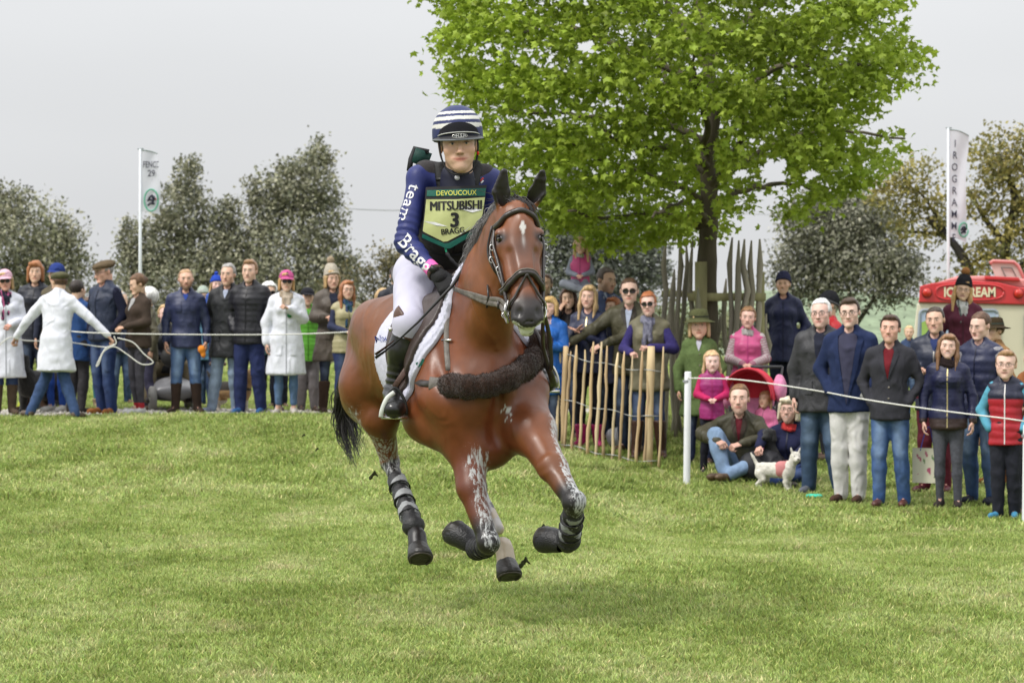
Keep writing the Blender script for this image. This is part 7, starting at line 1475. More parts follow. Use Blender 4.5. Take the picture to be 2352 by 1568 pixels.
    p('elderly white-haired man in a black and grey anorak and blue jeans', 1886, 690, 27.9, face=-16, sex='m', hair='short', hc=(.66, .65, .63), glasses='clear', look=(-4, 0, -3), skin=(.56, .33, .27), brow=(.4, .38, .36), top_=dict(col=A(66, 66, 70), kind='wax', hem=.74, o=.030, flare=.02), shirt=dict(col=A(38, 42, 62), w=.05, z=1.12), legs=jean(A(66, 90, 122), fade=.35, loose=.028), shoes=dict(col=A(120, 124, 135), kind='cloth'), arms=('down', 'down'), fat=1.14, knees=dict(kneR=(.10, -.03, .5), ankR=(.16, 0, .085), toeR=(.20, -.13, .04)), group=RB)
    p('bearded man in a black and grey knitted hat and red jacket', 1902, 676, 30.8, face=-70, sex='m', hair='short', hc=GREY, hat=dict(k='beanie', col=A(38, 38, 44), band=A(105, 105, 108), z=.035), glasses='clear', beard=.6, skin=TAN, top_=dict(col=A(215, 50, 58), kind='wax', hem=.70), legs=dict(col=A(60, 62, 70), kind='cloth', name='trousers'), group=RB)
    p('young man in thick black glasses, a blue blazer and stone trousers', 1952, 686, 27.0, face=-18, sex='m', hair='side', hc=(.055, .035, .025), glasses='clear', skin=(.56, .35, .28), look=(4, 4, -4), top_=dict(col=A(38, 54, 98), kind='cloth', hem=.78, name='blazer'), shirt=dict(col=A(72, 72, 98), w=.085, z=.86, lapel=A(38, 54, 98)), scarf=None, legs=dict(col=A(222, 220, 218, .8), kind='cloth', name='trousers', loose=.024), shoes=dict(col=A(84, 58, 46), kind='suede'), arms=('pocket', 'pocket'), group=RB)
    p('young man in a charcoal blazer, maroon shirt and jeans right of the blue blazer', 2045, 725, 26.6, face=-18, sex='m', hair='quiff', hc=(.06, .035, .025), smile=1, skin=(.52, .28, .21), look=(2, 0, 3), top_=dict(col=A(62, 62, 70), kind='cloth', hem=.80, name='blazer', buttons=(1.10, 1.0)), shirt=dict(col=A(128, 24, 38), w=.050, z=1.18, lapel=A(62, 62, 70)), legs=jean(A(72, 108, 168), fade=.5), shoes=dict(col=A(104, 58, 48), kind='leather'), arms=('pocket', 'pocket'), group=RB)
    p('dark haired man in maroon trousers looking up from a phone', 2148, 706, 28.0, face=-14, sex='m', hair='crop', hc=(.045, .03, .022), smile=1, skin=(.50, .29, .21), top_=dict(col=A(44, 52, 76), kind='puffer', hem=.78, quilt=(.004, .05)), shirt=dict(col=A(50, 66, 120), w=.04, z=1.34), zip_=dict(col=(.35, .33, .3), metal=1), legs=dict(col=A(110, 34, 52), kind='cloth', name='trousers'), shoes=dict(col=A(90, 34, 44)), arms=('phone', 'down'), group=RB)
    p('smiling woman in a navy padded jacket with dark fur collar and grey leggings', 2178, 768, 26.5, face=-12, sex='f', hair='long', hc=(.22, .12, .065), smile=1, skin=(.56, .34, .27), look=(2, 0, 4), lipc=(.40, .13, .13), top_=dict(col=A(44, 48, 86), kind='puffer', hem=.80, quilt=(.010, .045), two=(A(78, 62, 60), .92, False)), scarf=dict(col=A(48, 34, 34), fur=1, tail=0, r=.030), zip_=dict(col=(.5, .42, .22), metal=1), legs=dict(col=A(104, 106, 116), kind='wool', name='leggings', loose=.005), shoes=dict(col=A(60, 50, 48), kind='suede'), arms=('down', 'down'), group=RB)
    p('woman in a black bobble hat and maroon coat before the ice cream van', 2212, 642, 33.2, face=-8, sex='f', hair='long', hc=(.45, .28, .12), hat=dict(k='beanie', col=A(32, 32, 38), pom=A(175, 120, 70), tall=.03, pr=.046), glasses='clear', look=(0, 0, 8), lipc=(.3, .1, .1), top_=dict(col=A(104, 44, 66), kind='cloth', hem=.5, name='coat', o=.032), scarf=dict(col=A(215, 215, 212), col2=A(70, 90, 90), r=.030, len=.16), legs=jean(DJEAN), arms=('pocket', 'pocket'), group=RB)
    p('short haired man in a navy padded gilet with grey sleeves looking down', 2252, 718, 26.9, face=-34, sex='m', hair='crop', hc=(.10, .055, .035), skin=(.56, .34, .27), look=(-8, 12, 3), top_=dict(col=A(50, 56, 92), kind='puffer', hem=.84, name='gilet', quilt=(.010, .08)), sleeves=dict(col=A(190, 188, 194), kind='wool', o=.020), legs=jean(A(74, 104, 158), fade=.5), shoes=dict(col=A(44, 46, 60), kind='cloth'), arms=('down', 'down'), group=RB)
    p('person in a wide dark hat, camel coat and brown boots, mostly hidden', 2284, 735, 28.6, face=-60, sex='f', hair='tied', hc=BROWN, hat=dict(k='brim', col=A(72, 58, 36)), top_=dict(col=A(178, 136, 90), kind='wool', hem=.42, name='coat', o=.034, flare=.05), legs=dict(col=A(40, 36, 40), kind='cloth', name='trousers'), shoes=dict(col=A(160, 105, 60), kind='suede', h=.75), group=RB)
    p('boy in glasses and a red and navy padded gilet with pale blue sleeves', 2311, 812, 25.5, face=-16, sex='c', hair='side', hc=(.24, .14, .07), glasses='clear', skin=(.58, .35, .28), lipc=(.32, .12, .1), look=(0, 0, 3), top_=dict(col=A(205, 40, 56), kind='puffer', hem=.78, name='gilet', quilt=(.010, .085), two=(A(44, 48, 74), 1.27, True)), sleeves=dict(col=A(110, 195, 225), o=.022), zip_=dict(col=(.65, .62, .62)), legs=dict(col=A(42, 44, 56), kind='cloth', name='trousers', loose=.022), shoes=dict(col=A(80, 160, 200), kind='cloth'), arms=('pocket', 'pocket'), group=RB, h=.016)
    p('person in a tan suede jacket cut off by the right edge of the photo', 2378, 790, 25.8, face=-30, sex='m', hair='short', hc=BROWN, top_=dict(col=A(165, 105, 60), kind='suede', hem=.80), legs=dict(col=A(42, 44, 56), kind='cloth', name='trousers'), arms=('hold', 'hold'), group=RB)
    p('blond person in blue far back between the charcoal blazer and the van', 2088, 752, 39.5, face=-10, sex='f', hair='tied', hc=(.5, .34, .17), top_=dict(col=A(70, 90, 130), kind='cloth'), legs=jean(), group=RB)
    # seated on the grass
    JS = lambda: dict(hipL=(-.09, 0, .12), hipR=(.09, 0, .12), kneL=(-.20, -.30, .42), kneR=(.26, -.32, .22), ankL=(-.10, -.46, .08), ankR=(-.02, -.50, .08), toeL=(-.20, -.58, .05), toeR=(-.12, -.62, .05))
    p('young man in an olive wax jacket sitting on the grass hugging his jeaned knees', 1700, 882, 29.3, H=1.80, face=-10, sex='m', hair='short', hc=(.17, .09, .045), skin=(.56, .33, .26), top_=dict(col=A(76, 72, 52), kind='wax', o=.028, fold=.014), shirt=dict(col=A(110, 24, 40), w=.032, z=1.22, lapel=A(66, 50, 38)), legs=jean(A(150, 178, 214), fade=.25, loose=.026), shoes=dict(col=A(112, 88, 62), kind='leather'), lean=.22,
      arms=(((-.34, -.16, .42), (-.16, -.40, .36), 'grip'), ((.28, -.22, .40), (.0, -.42, .33), 'grip')), sit=dict(shift=(0, .08, -.87), J=JS()), group=RB)
    p('older woman in a navy fleece with red collar sitting on the grass', 1817, 908, 29.0, H=1.72, face=-24, sex='f', hair='bob', hc=(.58, .50, .38), glasses='clear', smile=1, skin=(.54, .31, .25), top_=dict(col=A(42, 46, 82), kind='wool', o=.028), scarf=dict(col=A(230, 70, 70), r=.022, tail=0), legs=jean(A(46, 70, 125)), shoes=dict(col=DARK), lean=.2,
      arms=(((-.24, -.12, .50), (-.22, -.30, .40), 'grip'), ((.25, -.18, .45), (.12, -.42, .22), 'relax')), sit=dict(shift=(0, .08, -.87), J=dict(hipL=(-.09, 0, .12), hipR=(.09, 0, .12), kneL=(-.15, -.40, .18), kneR=(.28, -.34, .16), ankL=(.10, -.52, .08), ankR=(.0, -.46, .08), toeL=(.22, -.56, .05), toeR=(-.1, -.52, .05))), group=RB)
    p('small child in pink seated in the pushchair behind the man sitting on the grass', 1758, 902, 30.2, H=.95, face=-30, sex='c', hair='child', hc=(.35, .2, .1), top_=dict(col=A(235, 130, 175), kind='cloth'), legs=dict(col=A(220, 120, 170), kind='cloth', name='trousers'), arms=('hold', 'hold'), hh=.008,
      sit=dict(shift=(0, .0, -.45), J=dict(hipL=(-.08, 0, .45), hipR=(.08, 0, .45), kneL=(-.1, -.3, .45), kneR=(.1, -.3, .45), ankL=(-.1, -.34, .15), ankR=(.1, -.34, .15), toeL=(-.1, -.45, .12), toeR=(.1, -.45, .12))), group=RB)
mid_crowd()
for q in PEOPLE: print('P', q[1], q[2], q[0][:60])
# ============================================================ FENCES, POSTS, ROPES
WOOD = lambda i: mat('chestnut_wood', [(.56, .43, .25), (.50, .36, .20), (.60, .48, .30), (.46, .33, .19)][i % 4], .8, .35, 7, .5, 40, strand=(1, 1, .15))
GWOOD = lambda i: mat('weathered_wood', [(.27, .245, .19), (.21, .19, .15), (.33, .30, .24), (.24, .23, .16)][i % 4], .95, .4, 6, .9, 30, strand=(1, 1, .15))
MOSS = mat('mossy_timber', (.29, .27, .14), .95, .4, 6, .7, 30, strand=(1, 1, .2)); WIRE = mat('galvanised_wire', (.42, .43, .43), .45, .1, 10, 0, metal=.6); PW = mat('white_painted_post', (.74, .75, .78), .5, .04, 8, .1, 40); ROPEM = mat('white_cotton_rope', (.78, .77, .72), .9, .1, 40, .8, 220)
def stake(mb, b, t, r, seed, pts=6, bend=.012, tip=.35, flatk=None):
    rs = np.random.RandomState(seed); q = [b+(t-b)*k+np.array([rs.normal(0, bend), rs.normal(0, bend*.5), 0])*(0 < k < 1) for k in np.linspace(0, 1, pts)]
    rr = r*(1+.12*rs.normal(size=pts)); rr[-1] = r*tip; return mb.tube(np.array(q), rr, 7)
def paling():
    r = np.random.RandomState(8); root = thing('paling_fence', 'chestnut paling fence of split stakes and wire between the horse and the white post', 'fence', (0, 31.4, 0)); O = np.array(root.location)
    def base(t):   # t 0 right end .. 1 left end behind the horse
        px = 1512-(1512-905)*t; Y = 30.4+1.0*ss(t*1.6)+2.1*max(0, t-.35)*1.5; X = (px-CX)*Y/FPX; return np.array([X, Y, float(ground(X, Y))])
    xs = [1512]+list(np.arange(1478, 900, -18.3)+r.uniform(-2, 2, len(np.arange(1478, 900, -18.3)))); tops = []
    for i, px in enumerate(xs):
        t = (1512-px)/(1512-905); b = base(t); h = 1.10+r.normal(0, .03)+(.06 if i == 0 else 0); lean = .055+r.normal(0, .007); mb = MB(); stake(mb, b-np.array([0, 0, .03])-O, b+np.array([lean, r.normal(0, .01), h])-O, .015+r.uniform(-.003, .003), i, 9, .0045, .45)
        mb.build('stake', WOOD(r.randint(4)), root); tops.append((b, h, lean))
    for k, hz in enumerate((.95, .50, .06)):
        q = []
        for i, (b, h, l) in enumerate(tops):
            q.append(b+np.array([l*hz, (-.024 if i % 2 else .024), hz+.012*math.sin(i*1.3+k)])-O)
        MB().tube(spline(q, 3), .0045, 5).build('wire', WIRE, root)
    b = base((1512-1489)/607.)+np.array([0, .03, 0]); mb = MB(); stake(mb, b-np.array([0, 0, .05])-O, b+np.array([.03, 0, 1.20])-O, .040, 99, 6, .004, .9); mb.build('post', WOOD(0), root)
    b = base(.36)+np.array([0, .05, 0]); mb = MB(); stake(mb, b-O, b+np.array([.03, 0, 1.05])-O, .03, 98, 6, .004, .9); mb.build('post', WOOD(1), root)
paling()
def guard():
    Yc = 32.6; cx = float(P(1640, 0, Yc)[0]); r = np.random.RandomState(12); root = thing('tree_guard', 'tall guard of weathered grey stakes and mossy timber rails round the maple trunk', 'tree guard', (cx, Yc, float(ground(cx, Yc)))); O = np.array(root.location)
    L_ = [(1526, 550, 0, 15), (1545, 618, .3, 14), (1557, 552, -.1, 14), (1572, 556, .2, 13), (1587, 552, -.2, 13), (1603, 566, .3, 14), (1620, 700, .5, 12), (1664, 640, .5, 13), (1678, 545, -.45, 16), (1693, 552, -.5, 16), (1706, 549, -.42, 16), (1722, 552, -.4, 15), (1741, 549, -.3, 17), (1534, 700, .5, 12), (1650, 720, .6, 12), (1756, 720, .2, 13), (1712, 620, .5, 14), (1599, 660, -.4, 14)]
    for i, (px, py, dy, rr) in enumerate(L_):
        Y = Yc+dy; b = P(px-6+r.uniform(-6, 6), 1040, Y); b[2] = float(ground(b[0], Y))-.05; t = P(px+4, py, Y); mb = MB(); stake(mb, b-O, t-O, rr/2*Y/FPX*.85, 50+i, 9, .020, .30); mb.build('stake', GWOOD(r.randint(4)), root)
    for (x0, x1, y0, y1, dy, hh) in ((1580, 1758, 672, 690, -.36, .085), (1520, 1640, 664, 684, .4, .07)):
        a, b = P(x0, (y0+y1)/2, Yc+dy), P(x1, (y0+y1)/2+2, Yc+dy+.1); c = (a+b)/2; MB().box(c-O, (b[0]-a[0], .05, hh)).build('rail', MOSS, root)
    for (px, py, w_, dy) in ((1610, 601, .125, -.30), (1748, 625, .07, .1), (1604, 850, .10, -.1)):
        t = P(px, py, Yc+dy); gz = float(ground(t[0], t[1])); MB().box(((t[0]-O[0]), dy, (t[2]+gz)/2-O[2]), (w_, .08, t[2]-gz)).build('post', MOSS, root)
guard()
def wpost(px, y0, y1, Y, label):
    b = P(px, y1, Y); t = P(px+8, y0, Y); X, gz = b[0], float(ground(b[0], Y)); h = t[2]-gz; root = thing('rope_post', label, 'post', (X, Y, gz)); n = .032
    mb = MB(); mb.lathe([(n, -.05), (n, h*.5), (n*.98, h-.012), (n*.8, h), (.0, h)], 10); o = mb.build('post', PW, root); o.data.transform(Matrix.Shear('XY', 4, (.012, 0)))
    MB().lathe([(n*1.08, h-.10), (n*1.12, h-.09), (n*1.08, h-.08)], 10).build('cap', mat('dark_tape', (.3, .31, .33), .5, 0, 1, 0), root); return np.array([X+.012*h, Y, gz+h-.06])
tp = wpost(1577, 853, 1064, 28.6, 'white rope post standing between the paling fence and the small girl in magenta')
tp2 = wpost(2356, 975, 1200, 25.0, 'white and red rope post cut by the right edge of the photo')
def rope(label, pts, r=.006, sag=0):
    q = spline(pts, 8); o = np.mean(q, 0); ob = MB().tube(q-o, r, 7).build('rope', ROPEM); ob.location = o; tag(ob, label, 'rope')
rope('white rope running from the white post across the seated people to the right edge', [tp+np.array([0, -.03, 0]), P(1700, 872, 27.9), P(1870, 896, 27.2), P(1952, 911, 26.5), P(2050, 927, 26.1), P(2180, 945, 25.8), P(2311, 961, 25.0), P(2362, 969, 24.9), P(2430, 982, 24.6)], .0062)
rope('long white rope stretched in front of the left crowd towards the horse', [P(110, 750, 35.7), P(190, 763, 35.2), P(420, 768, 35.0), P(640, 768, 34.9), P(800, 762, 34.6), P(900, 752, 34.4), P(1000, 750, 34)], .0068)
rope('second white rope hanging from the steward\'s hands behind his coat', [P(-20, 812, 35.0), P(20, 776, 35.0), P(60, 782, 35.5), P(150, 785, 35.6), P(240, 797, 35.4), P(262, 790, 35.0)], .0068)
rope('loose loops of white rope dangling from the steward\'s right hand', [P(262, 772, 34.95), P(266, 790, 34.95), P(242, 800, 34.95), P(222, 838, 34.95), P(227, 836, 34.95), P(238, 808, 34.95), P(262, 796, 34.95), P(290, 812, 34.95), P(325, 836, 34.95), P(352, 832, 34.95), P(330, 812, 34.95), P(305, 786, 34.95), P(270, 776, 34.95)], .0068)
# ============================================================ FLAGS
def flag(label, px, ytop, ybase, Y, pts, letters, emblem):
    b = P(px, ybase, Y); X = b[0]; gz = float(ground(X, Y)); h = P(px, ytop, Y)[2]-gz; root = thing('flag', label, 'flag', (X, Y, gz)); O = np.array(root.location); k_ = Y/FPX
    MB().tube([(0, 0, 0), (0, 0, h*.5), (0, 0, h)], np.array([5, 4, 2.6])*k_, 10).build('pole', mat('white_pole', (.66, .69, .73), .4, .05, 4, 0), root); MB().tube([(-6*k_, 0, h), (8*k_, 0, h)], 1.6*k_, 6).build('finial', mat('grey_fitting', (.25, .3, .3), .5, 0, 1, 0), root)
    # pts: rows of (left x, right x, y) in px
    G = []; rows = spline([q_[:3] for q_ in pts], 8)
    for (xl, xr, y) in rows:
        row = []
        for t in np.linspace(0, 1, 14): p = P(xl+(xr-xl)*t, y+t*t*((pts[0][3] if len(pts[0]) > 3 else 0)), Y); p[1] += .10*math.sin(t*5+y*.03)*t*3*k_*20; row.append(p-O)
        G.append(row)
    G = np.array(G); cl = MB().grid(G).build('cloth', mat('flag_cloth', (.66, .66, .74), .8, .06, 3, .25, 20, trans=.35), root); B = bvh_of(cl)
    MB().tube(np.array(G[0]), 1.3*k_, 5).build('top_spar', mat('grey_fitting', (.25, .3, .3), .5, 0, 1, 0), root)
    ink = mat('flag_print', (.03, .03, .05), .8, 0, 1, 0)
    for s_, x, y, sz, sx in letters: lettering('lettering', s_, sz*k_, P(x, y, Y)-O, (1, 0, 0), (0, 0, 1), ink, root, B, (0, 1, 0), .03, bold=.004*sz*k_*3, sx=sx)
    if emblem:
        x, y, rx, ry = emblem; ring = [P(x+rx*math.cos(t), y-ry*math.sin(t), Y)-O for t in np.linspace(0, 2*math.pi, 25)]; q = drape(B, ring, (0, 1, 0), .03); MB().tube(q, 2.0*k_, 5).build('emblem_ring', mat('green_print', (.12, .38, .26), .8, 0, 1, 0), root)
        # a horse-and-rider like blot of dark strokes inside the ring
        for st in (((-.5, -.1), (-.1, .35), (.4, .3), (.6, 0)), ((-.5, -.5), (-.1, -.3), (.5, -.35)), ((.1, .5), (.3, .1), (.2, -.3)), ((-.4, .1), (0, 0), (.4, -.1))):
            q = drape(B, [P(x+rx*a, y-ry*b_, Y)-O for a, b_ in st], (0, 1, 0), .03); MB().tube(spline(q, 3), 2.4*k_, 4).build('emblem_stroke', ink, root)
        q = drape(B, [P(x+rx*.6, y-ry*.1, Y)-O, P(x+rx*.75, y-ry*.1, Y)-O], (0, 1, 0), .03); MB().tube(q, 2.*k_, 4).build('emblem_dot', mat('red_tape', (.5, .04, .03), .6, 0, 1, 0), root)
flag('tall white banner flag reading FENCE 29 on a pole behind the left crowd', 322, 342, 900, 48, [(325, 361, 345, 8), (325, 362, 380), (325, 370, 420), (325, 366, 470), (325, 369, 486)], [('FENCE', 347, 379, 20, .62), ('29', 348, 399, 21, .85)], (348, 460, 16, 25))
flag('tall white banner flag with PROGRAMMES written down it, right of the maple', 2178, 294, 860, 45, [(2181, 2226, 298, 14), (2181, 2225, 330), (2181, 2219, 370), (2181, 2218, 430), (2181, 2221, 500), (2181, 2220, 545)], [(c, 2193-i*.35, 331+i*27.0, 24, .75) for i, c in enumerate('IROGRAMMES')][:10], (2213, 528, 11, 16))
# ============================================================ ICE CREAM VAN
def van():
    Y = 41.; root = thing('ice_cream_van', 'cream and red ice cream van with a raised roof hatch behind the right crowd', 'van', (float(P(2300, 0, Y)[0]), Y, float(ground(6.5, Y)))); O = np.array(root.location); k_ = Y/FPX
    CR = mat('cream_paint', (.62, .58, .44), .35, .04, 3, 0, spec=.5, coat=.3); RD = mat('red_paint', (.55, .03, .035), .3, .05, 3, 0, spec=.5, coat=.3); PK = mat('faded_pink_roof', (.60, .25, .24), .5, .12, 2, 0)
    def prism(name, poly, d0, d1, m, par=root, taper=None, bevel=.02):
        """outline in px extruded in depth"""
        a = np.array([P(x, y, Y) for x, y in poly])-O; n = len(a); f_ = a+np.array([0, d0, 0]); b_ = a+np.array([0, d1, 0]); c = a.mean(0); b_[:, 0] += (d1-d0)*.150 if taper is None else taper
        me = bpy.data.meshes.new(name); v = np.concatenate([f_, b_]); me.from_pydata([tuple(q) for q in v], [], [list(range(n))]+[list(range(2*n-1, n-1, -1))]+[[i, (i+n), ((i+1) % n)+n, (i+1) % n] for i in range(n)]); me.validate(); me.materials.append(m)
        o = link(bpy.data.objects.new(name, me), par); 
        if bevel: bm_ = o.modifiers.new('bevel', 'BEVEL'); bm_.width = bevel; bm_.segments = 2
        return o
    prism('body', [(2108, 1010), (2094, 900), (2098, 770), (2107, 692), (2440, 700), (2480, 1010)], 0, 3.6, CR, bevel=.05)
    prism('roof_band', [(2110, 690), (2112, 657), (2140, 650), (2215, 644), (2290, 648), (2340, 660), (2400, 664), (2480, 668), (2480, 702), (2107, 694)], -.04, 3.6, RD, bevel=.03)
    prism('roof', [(2150, 650), (2200, 634), (2260, 633), (2330, 640), (2420, 640), (2480, 645), (2480, 668), (2340, 661), (2290, 649), (2215, 645)], .10, 3.2, PK, bevel=.03)
    prism('roof_edge', [(2262, 633), (2340, 637), (2345, 645), (2262, 641)], .02, 2.0, RD, bevel=.01)
    h = prism('roof_hatch', [(2288, 602), (2294, 599), (2340, 601), (2350, 606), (2369, 650), (2362, 652), (2310, 646), (2300, 636)], .5, .6, mat('hatch_lining', (.55, .47, .42), .6, .1, 3, 0), bevel=.01)
    a_ = lambda *q: [P(x, y, Y)-O+np.array([0, .48, 0]) for x, y in q]
    MB().tube(a_((2286, 603), (2294, 598), (2342, 600), (2352, 608), (2372, 652)), .022, 8).build('hatch_rim', PK, h); MB().tube(a_((2313, 613), (2338, 615), (2350, 640), (2324, 637), (2313, 613)), .008, 6).build('hatch_frame', mat('dark_seal', (.12, .11, .10), .6, 0, 1, 0), h)
    MB().tube([P(2166, 652, Y)-O, P(2166, 648, Y)-O], [.03, .01], 8).build('roof_lamp', RD, root)
    # recessed name panel with lettering, lamps
    ring = [P(2226+78*math.copysign(abs(math.cos(t))**.6, math.cos(t)), 671-18*math.copysign(abs(math.sin(t))**.7, math.sin(t)), Y)-O+np.array([0, -.05, 0]) for t in np.linspace(0, 2*math.pi, 33)]; MB().tube(ring, .012, 6).build('panel_bead', mat('red_paint', (.55, .03, .035), .3, .05, 3, 0, spec=.5, coat=.3), root)
    o = lettering('lettering', 'ICE CREAM', 30*k_, P(2226, 672, Y)-O+np.array([0, -.055, 0]), (1, 0, 0), (0, 0, 1), mat('cream_print', (.75, .68, .48), .5, 0, 1, 0), root, bold=.006, sx=.80, space=1.0)
    for px, py in ((2128, 672), (2338, 674)):
        c = P(px, py, Y)-O; l = MB().lathe([(.062, 0), (.060, .03), (.045, .055), (0, .06)], 14, M=rotx(R(90)), c=c+np.array([0, -.04, 0])).build('rear_lamp', mat('red_lens', (.55, .03, .02), .15, 0, 1, 0, spec=.7), root); MB().lathe([(.070, 0), (.072, .015), (.062, .018)], 14, M=rotx(R(90)), c=c+np.array([0, -.035, 0])).build('rim', mat('dark_red_rim', (.2, .02, .02), .4, 0, 1, 0), l)
        MB().box(c+np.array([0, -.088, 0]), (.055, .012, .022)).build('reflector', mat('orange_lens', (.75, .25, .03), .3, 0, 1, 0), l)
    # windows with rounded rubber seals
    def win(x0, x1, y0, y1, tint, skew=0):
        pts = []; r_ = 9
        for cx_, cy_, a0 in ((x1-r_, y0+r_, 90), (x0+r_+skew*0, y0+r_, 180), (x0+r_-skew, y1-r_, 270), (x1-r_-skew*0, y1-r_, 360)):
            seq = [(cx_+r_*math.cos(R(a0-90+t)), cy_-r_*math.sin(R(a0-90+t))) for t in (0, 30, 60, 90)]; pts += seq
        q = np.array([P(x, y, Y) for x, y in pts])-O+np.array([0, -.03, 0]); 
        MB().tube(np.concatenate([q, q[:1]]), .022, 6).build('window_seal', mat('grey_seal', (.28, .32, .37), .5, 0, 1, 0), root); c = q.mean(0); n = len(q)
        obj('window', np.concatenate([[c], q]), [[0, i+1, (i+1) % n+1] for i in range(n)], tint, root, smooth=False)
        return q
    gl = mat('van_glass', (.36, .44, .58), .08, .1, 2, 0, spec=.8); win(2112, 2290, 712, 804, gl, 4); win(2355, 2460, 716, 800, mat('dark_glass', (.10, .13, .12), .06, .5, 3, 0, spec=.9))
    # green picture posters inside the rear glass
    for (x0, x1) in ((2116, 2150), (2262, 2284)): prism('poster', [(x0, 740), (x1, 726), (x1, 796), (x0, 796)], -.045, -.035, mat('green_poster', (.32, .48, .12), .6, .2, 3, 0), bevel=0)
    for px in (2150, 2400):
        c = P(px, 990, Y)-O+np.array([0, .4, 0]); c[2] = .30; w_ = MB().lathe([(.16, .1), (.29, .11), (.32, .08), (.32, -.08), (.29, -.11), (.16, -.1)], 20, M=rotx(R(90)), c=c).build('tyre', mat('tyre_rubber', (.02, .02, .02), .8, .1, 10, .3), root)
    MB().box(P(2270, 975, Y)-O+np.array([0, -.06, -.12]), (1.95, .10, .14)).build('bumper', mat('bumper', (.12, .12, .12), .5, 0, 1, 0), root)
van()
# ============================================================ DOGS
def quad(label, px, py, Y, face, H, col, spots=None, head=(0, 0), sit=False, ears='prick', tail='up', fur=.006, name='dog', seed=1, hs=1., body=1.):
    """dog of shoulder height H (m); faces -y before rotation"""
    X = (px-CX)*Y/FPX; gz = float(ground(X, Y)); root = thing(name, label, 'dog', (X, Y, gz), R(face)); s = H/.30
    a = lambda *q: np.array(q, float)
    if sit: chest, rump = a(0, -.06, .27), a(0, .14, .12); 
    else: chest, rump = a(0, -.13, .225), a(0, .17, .23)
    hd = chest+a(.0, -.10, .14) if not sit else chest+a(0, -.05, .18)
    Q = [L(chest, rump, (.072*body, .088), (.066*body, .080), k=.03), E(chest+a(0, -.02, -.01), (.07*body, .07, .095), .03), C(chest+a(0, -.03, .04), hd, .055, .048, .03)]
    if not sit:
        for sx in (-1, 1):
            Q += [C(a(sx*.045, -.14, .20), a(sx*.048, -.13, .10), .040, .028, .02), C(a(sx*.048, -.13, .10), a(sx*.048, -.14, .025), .027, .022, .015), E(a(sx*.048, -.155, .018), (.025, .034, .018), .01),
                  C(a(sx*.045, .17, .19), a(sx*.055, .13, .125), .058, .036, .02), C(a(sx*.055, .13, .125), a(sx*.055, .20, .075), .032, .020, .015), C(a(sx*.055, .20, .075), a(sx*.055, .19, .02), .020, .020, .01), E(a(sx*.055, .175, .018), (.025, .034, .018), .01)]
    else:
        for sx in (-1, 1): Q += [C(a(sx*.045, -.07, .24), a(sx*.045, -.09, .03), .036, .022, .02), E(a(sx*.045, -.11, .018), (.024, .034, .018), .01), E(a(sx*.075, .08, .08), (.05, .10, .07), .03), E(a(sx*.09, -.0, .02), (.024, .045, .02), .01)]
    Q += ([C(rump+a(0, .04, .04), rump+a(0, .10, .14 if tail == 'up' else -.02), .022, .012, .02)] + ([C(rump+a(0, .10, .14), rump+a(0, .12, .18), .014, .010)] if tail == 'up' else []))
    n0 = len(Q); HM = rotz(R(head[0])) @ rotx(R(head[1])); h_ = lambda *q: hd+HM @ (a(*q)*hs)
    ez = .062
    Hh = [E(h_(0, .0, .02), a(.058, .062, .052)*hs, .02), C(h_(0, -.04, .0), h_(0, -.098, -.016), .036*hs, .026*hs, .02), E(h_(0, -.05, -.02), a(.042, .035, .028)*hs, .02)]
    for sx in (-1, 1):
        if ears == 'prick': Hh += [L(h_(sx*.036, .0, .055), h_(sx*.054, .0, .115), (.024*hs, .012*hs), (.007*hs, .006*hs), k=.01)]
        else: Hh += [L(h_(sx*.056, .01, .045), h_(sx*.070, -.005, -.05), (.012*hs, .026*hs), (.014*hs, .030*hs), k=.012)]
    v, f = sdfmesh(Q+Hh, .0068); n = vnorm(v, f); v = v+n*(fur*wn(v, 90, seed)+fur*.7*wn(v, 210, seed+2))[:, None]
    c = np.repeat(np.array([col]), len(v), 0)*(1+.15*wn(v, 40, 5))[:, None]
    if spots: c = spots(v, c, hd)
    M = rotz(0); nose = h_(0, -.122, -.006)
    o = obj('body', v*s, f, mat('dog_fur', (1, 1, 1), .85, .15, 40, .9, 120, attr=True, sheen=.2), root, col=np.clip(c, .004, .9))
    dk = mat('dog_nose', (.012, .011, .011), .3, 0, 1, 0, spec=.6)
    vv, ff = sdfmesh([E(nose, a(.014, .011, .011)*hs, .004)], .004); obj('nose', vv*s, ff, dk, root)
    for sx in (-1, 1): vv, ff = sdfmesh([E(h_(sx*.024, -.058, .024), a(.0085, .0085, .0068)*hs, .004)], .0035); obj('eye', vv*s, ff, dk, root)
    vv, ff = sdfmesh([C(h_(-.018, -.108, -.030), h_(.018, -.108, -.030), .004*hs)], .004); obj('mouth', vv*s, ff, dk, root)
    return root, s, hd, h_
rt, s, hd, h_ = quad('small white terrier in a pink harness standing on the grass by the seated people', 1782, 1112, 28.3, 66, .25, (.66, .63, .56), head=(-58, 0), seed=2, fur=.006)
mb, f = sdfmesh([L((0, -.10, .235), (0, -.055, .235), (.079, .097), (.077, .095), k=.005)], .008); obj('harness', mb*s, f, mat('pink_harness', (.52, .20, .20), .8, .15, 20, .3), rt)
quad('black labrador head and shoulders behind the black rucksack and the older seated woman', 1784, 1075, 29.0, -45, .31, (.014, .014, .015), head=(10, 6), ears='flop', tail='down', fur=.002, seed=3, sit=True, hs=.9)
def spaniel(v, c, hd):
    k = (np.linalg.norm(v-hd, axis=1) < .13) & (np.abs(v[:, 0]) > .018); c = c.copy(); c[k] = (.02, .018, .018); k = (wn(v, 14, 3) > .5); c[k] = (.02, .018, .018); return c
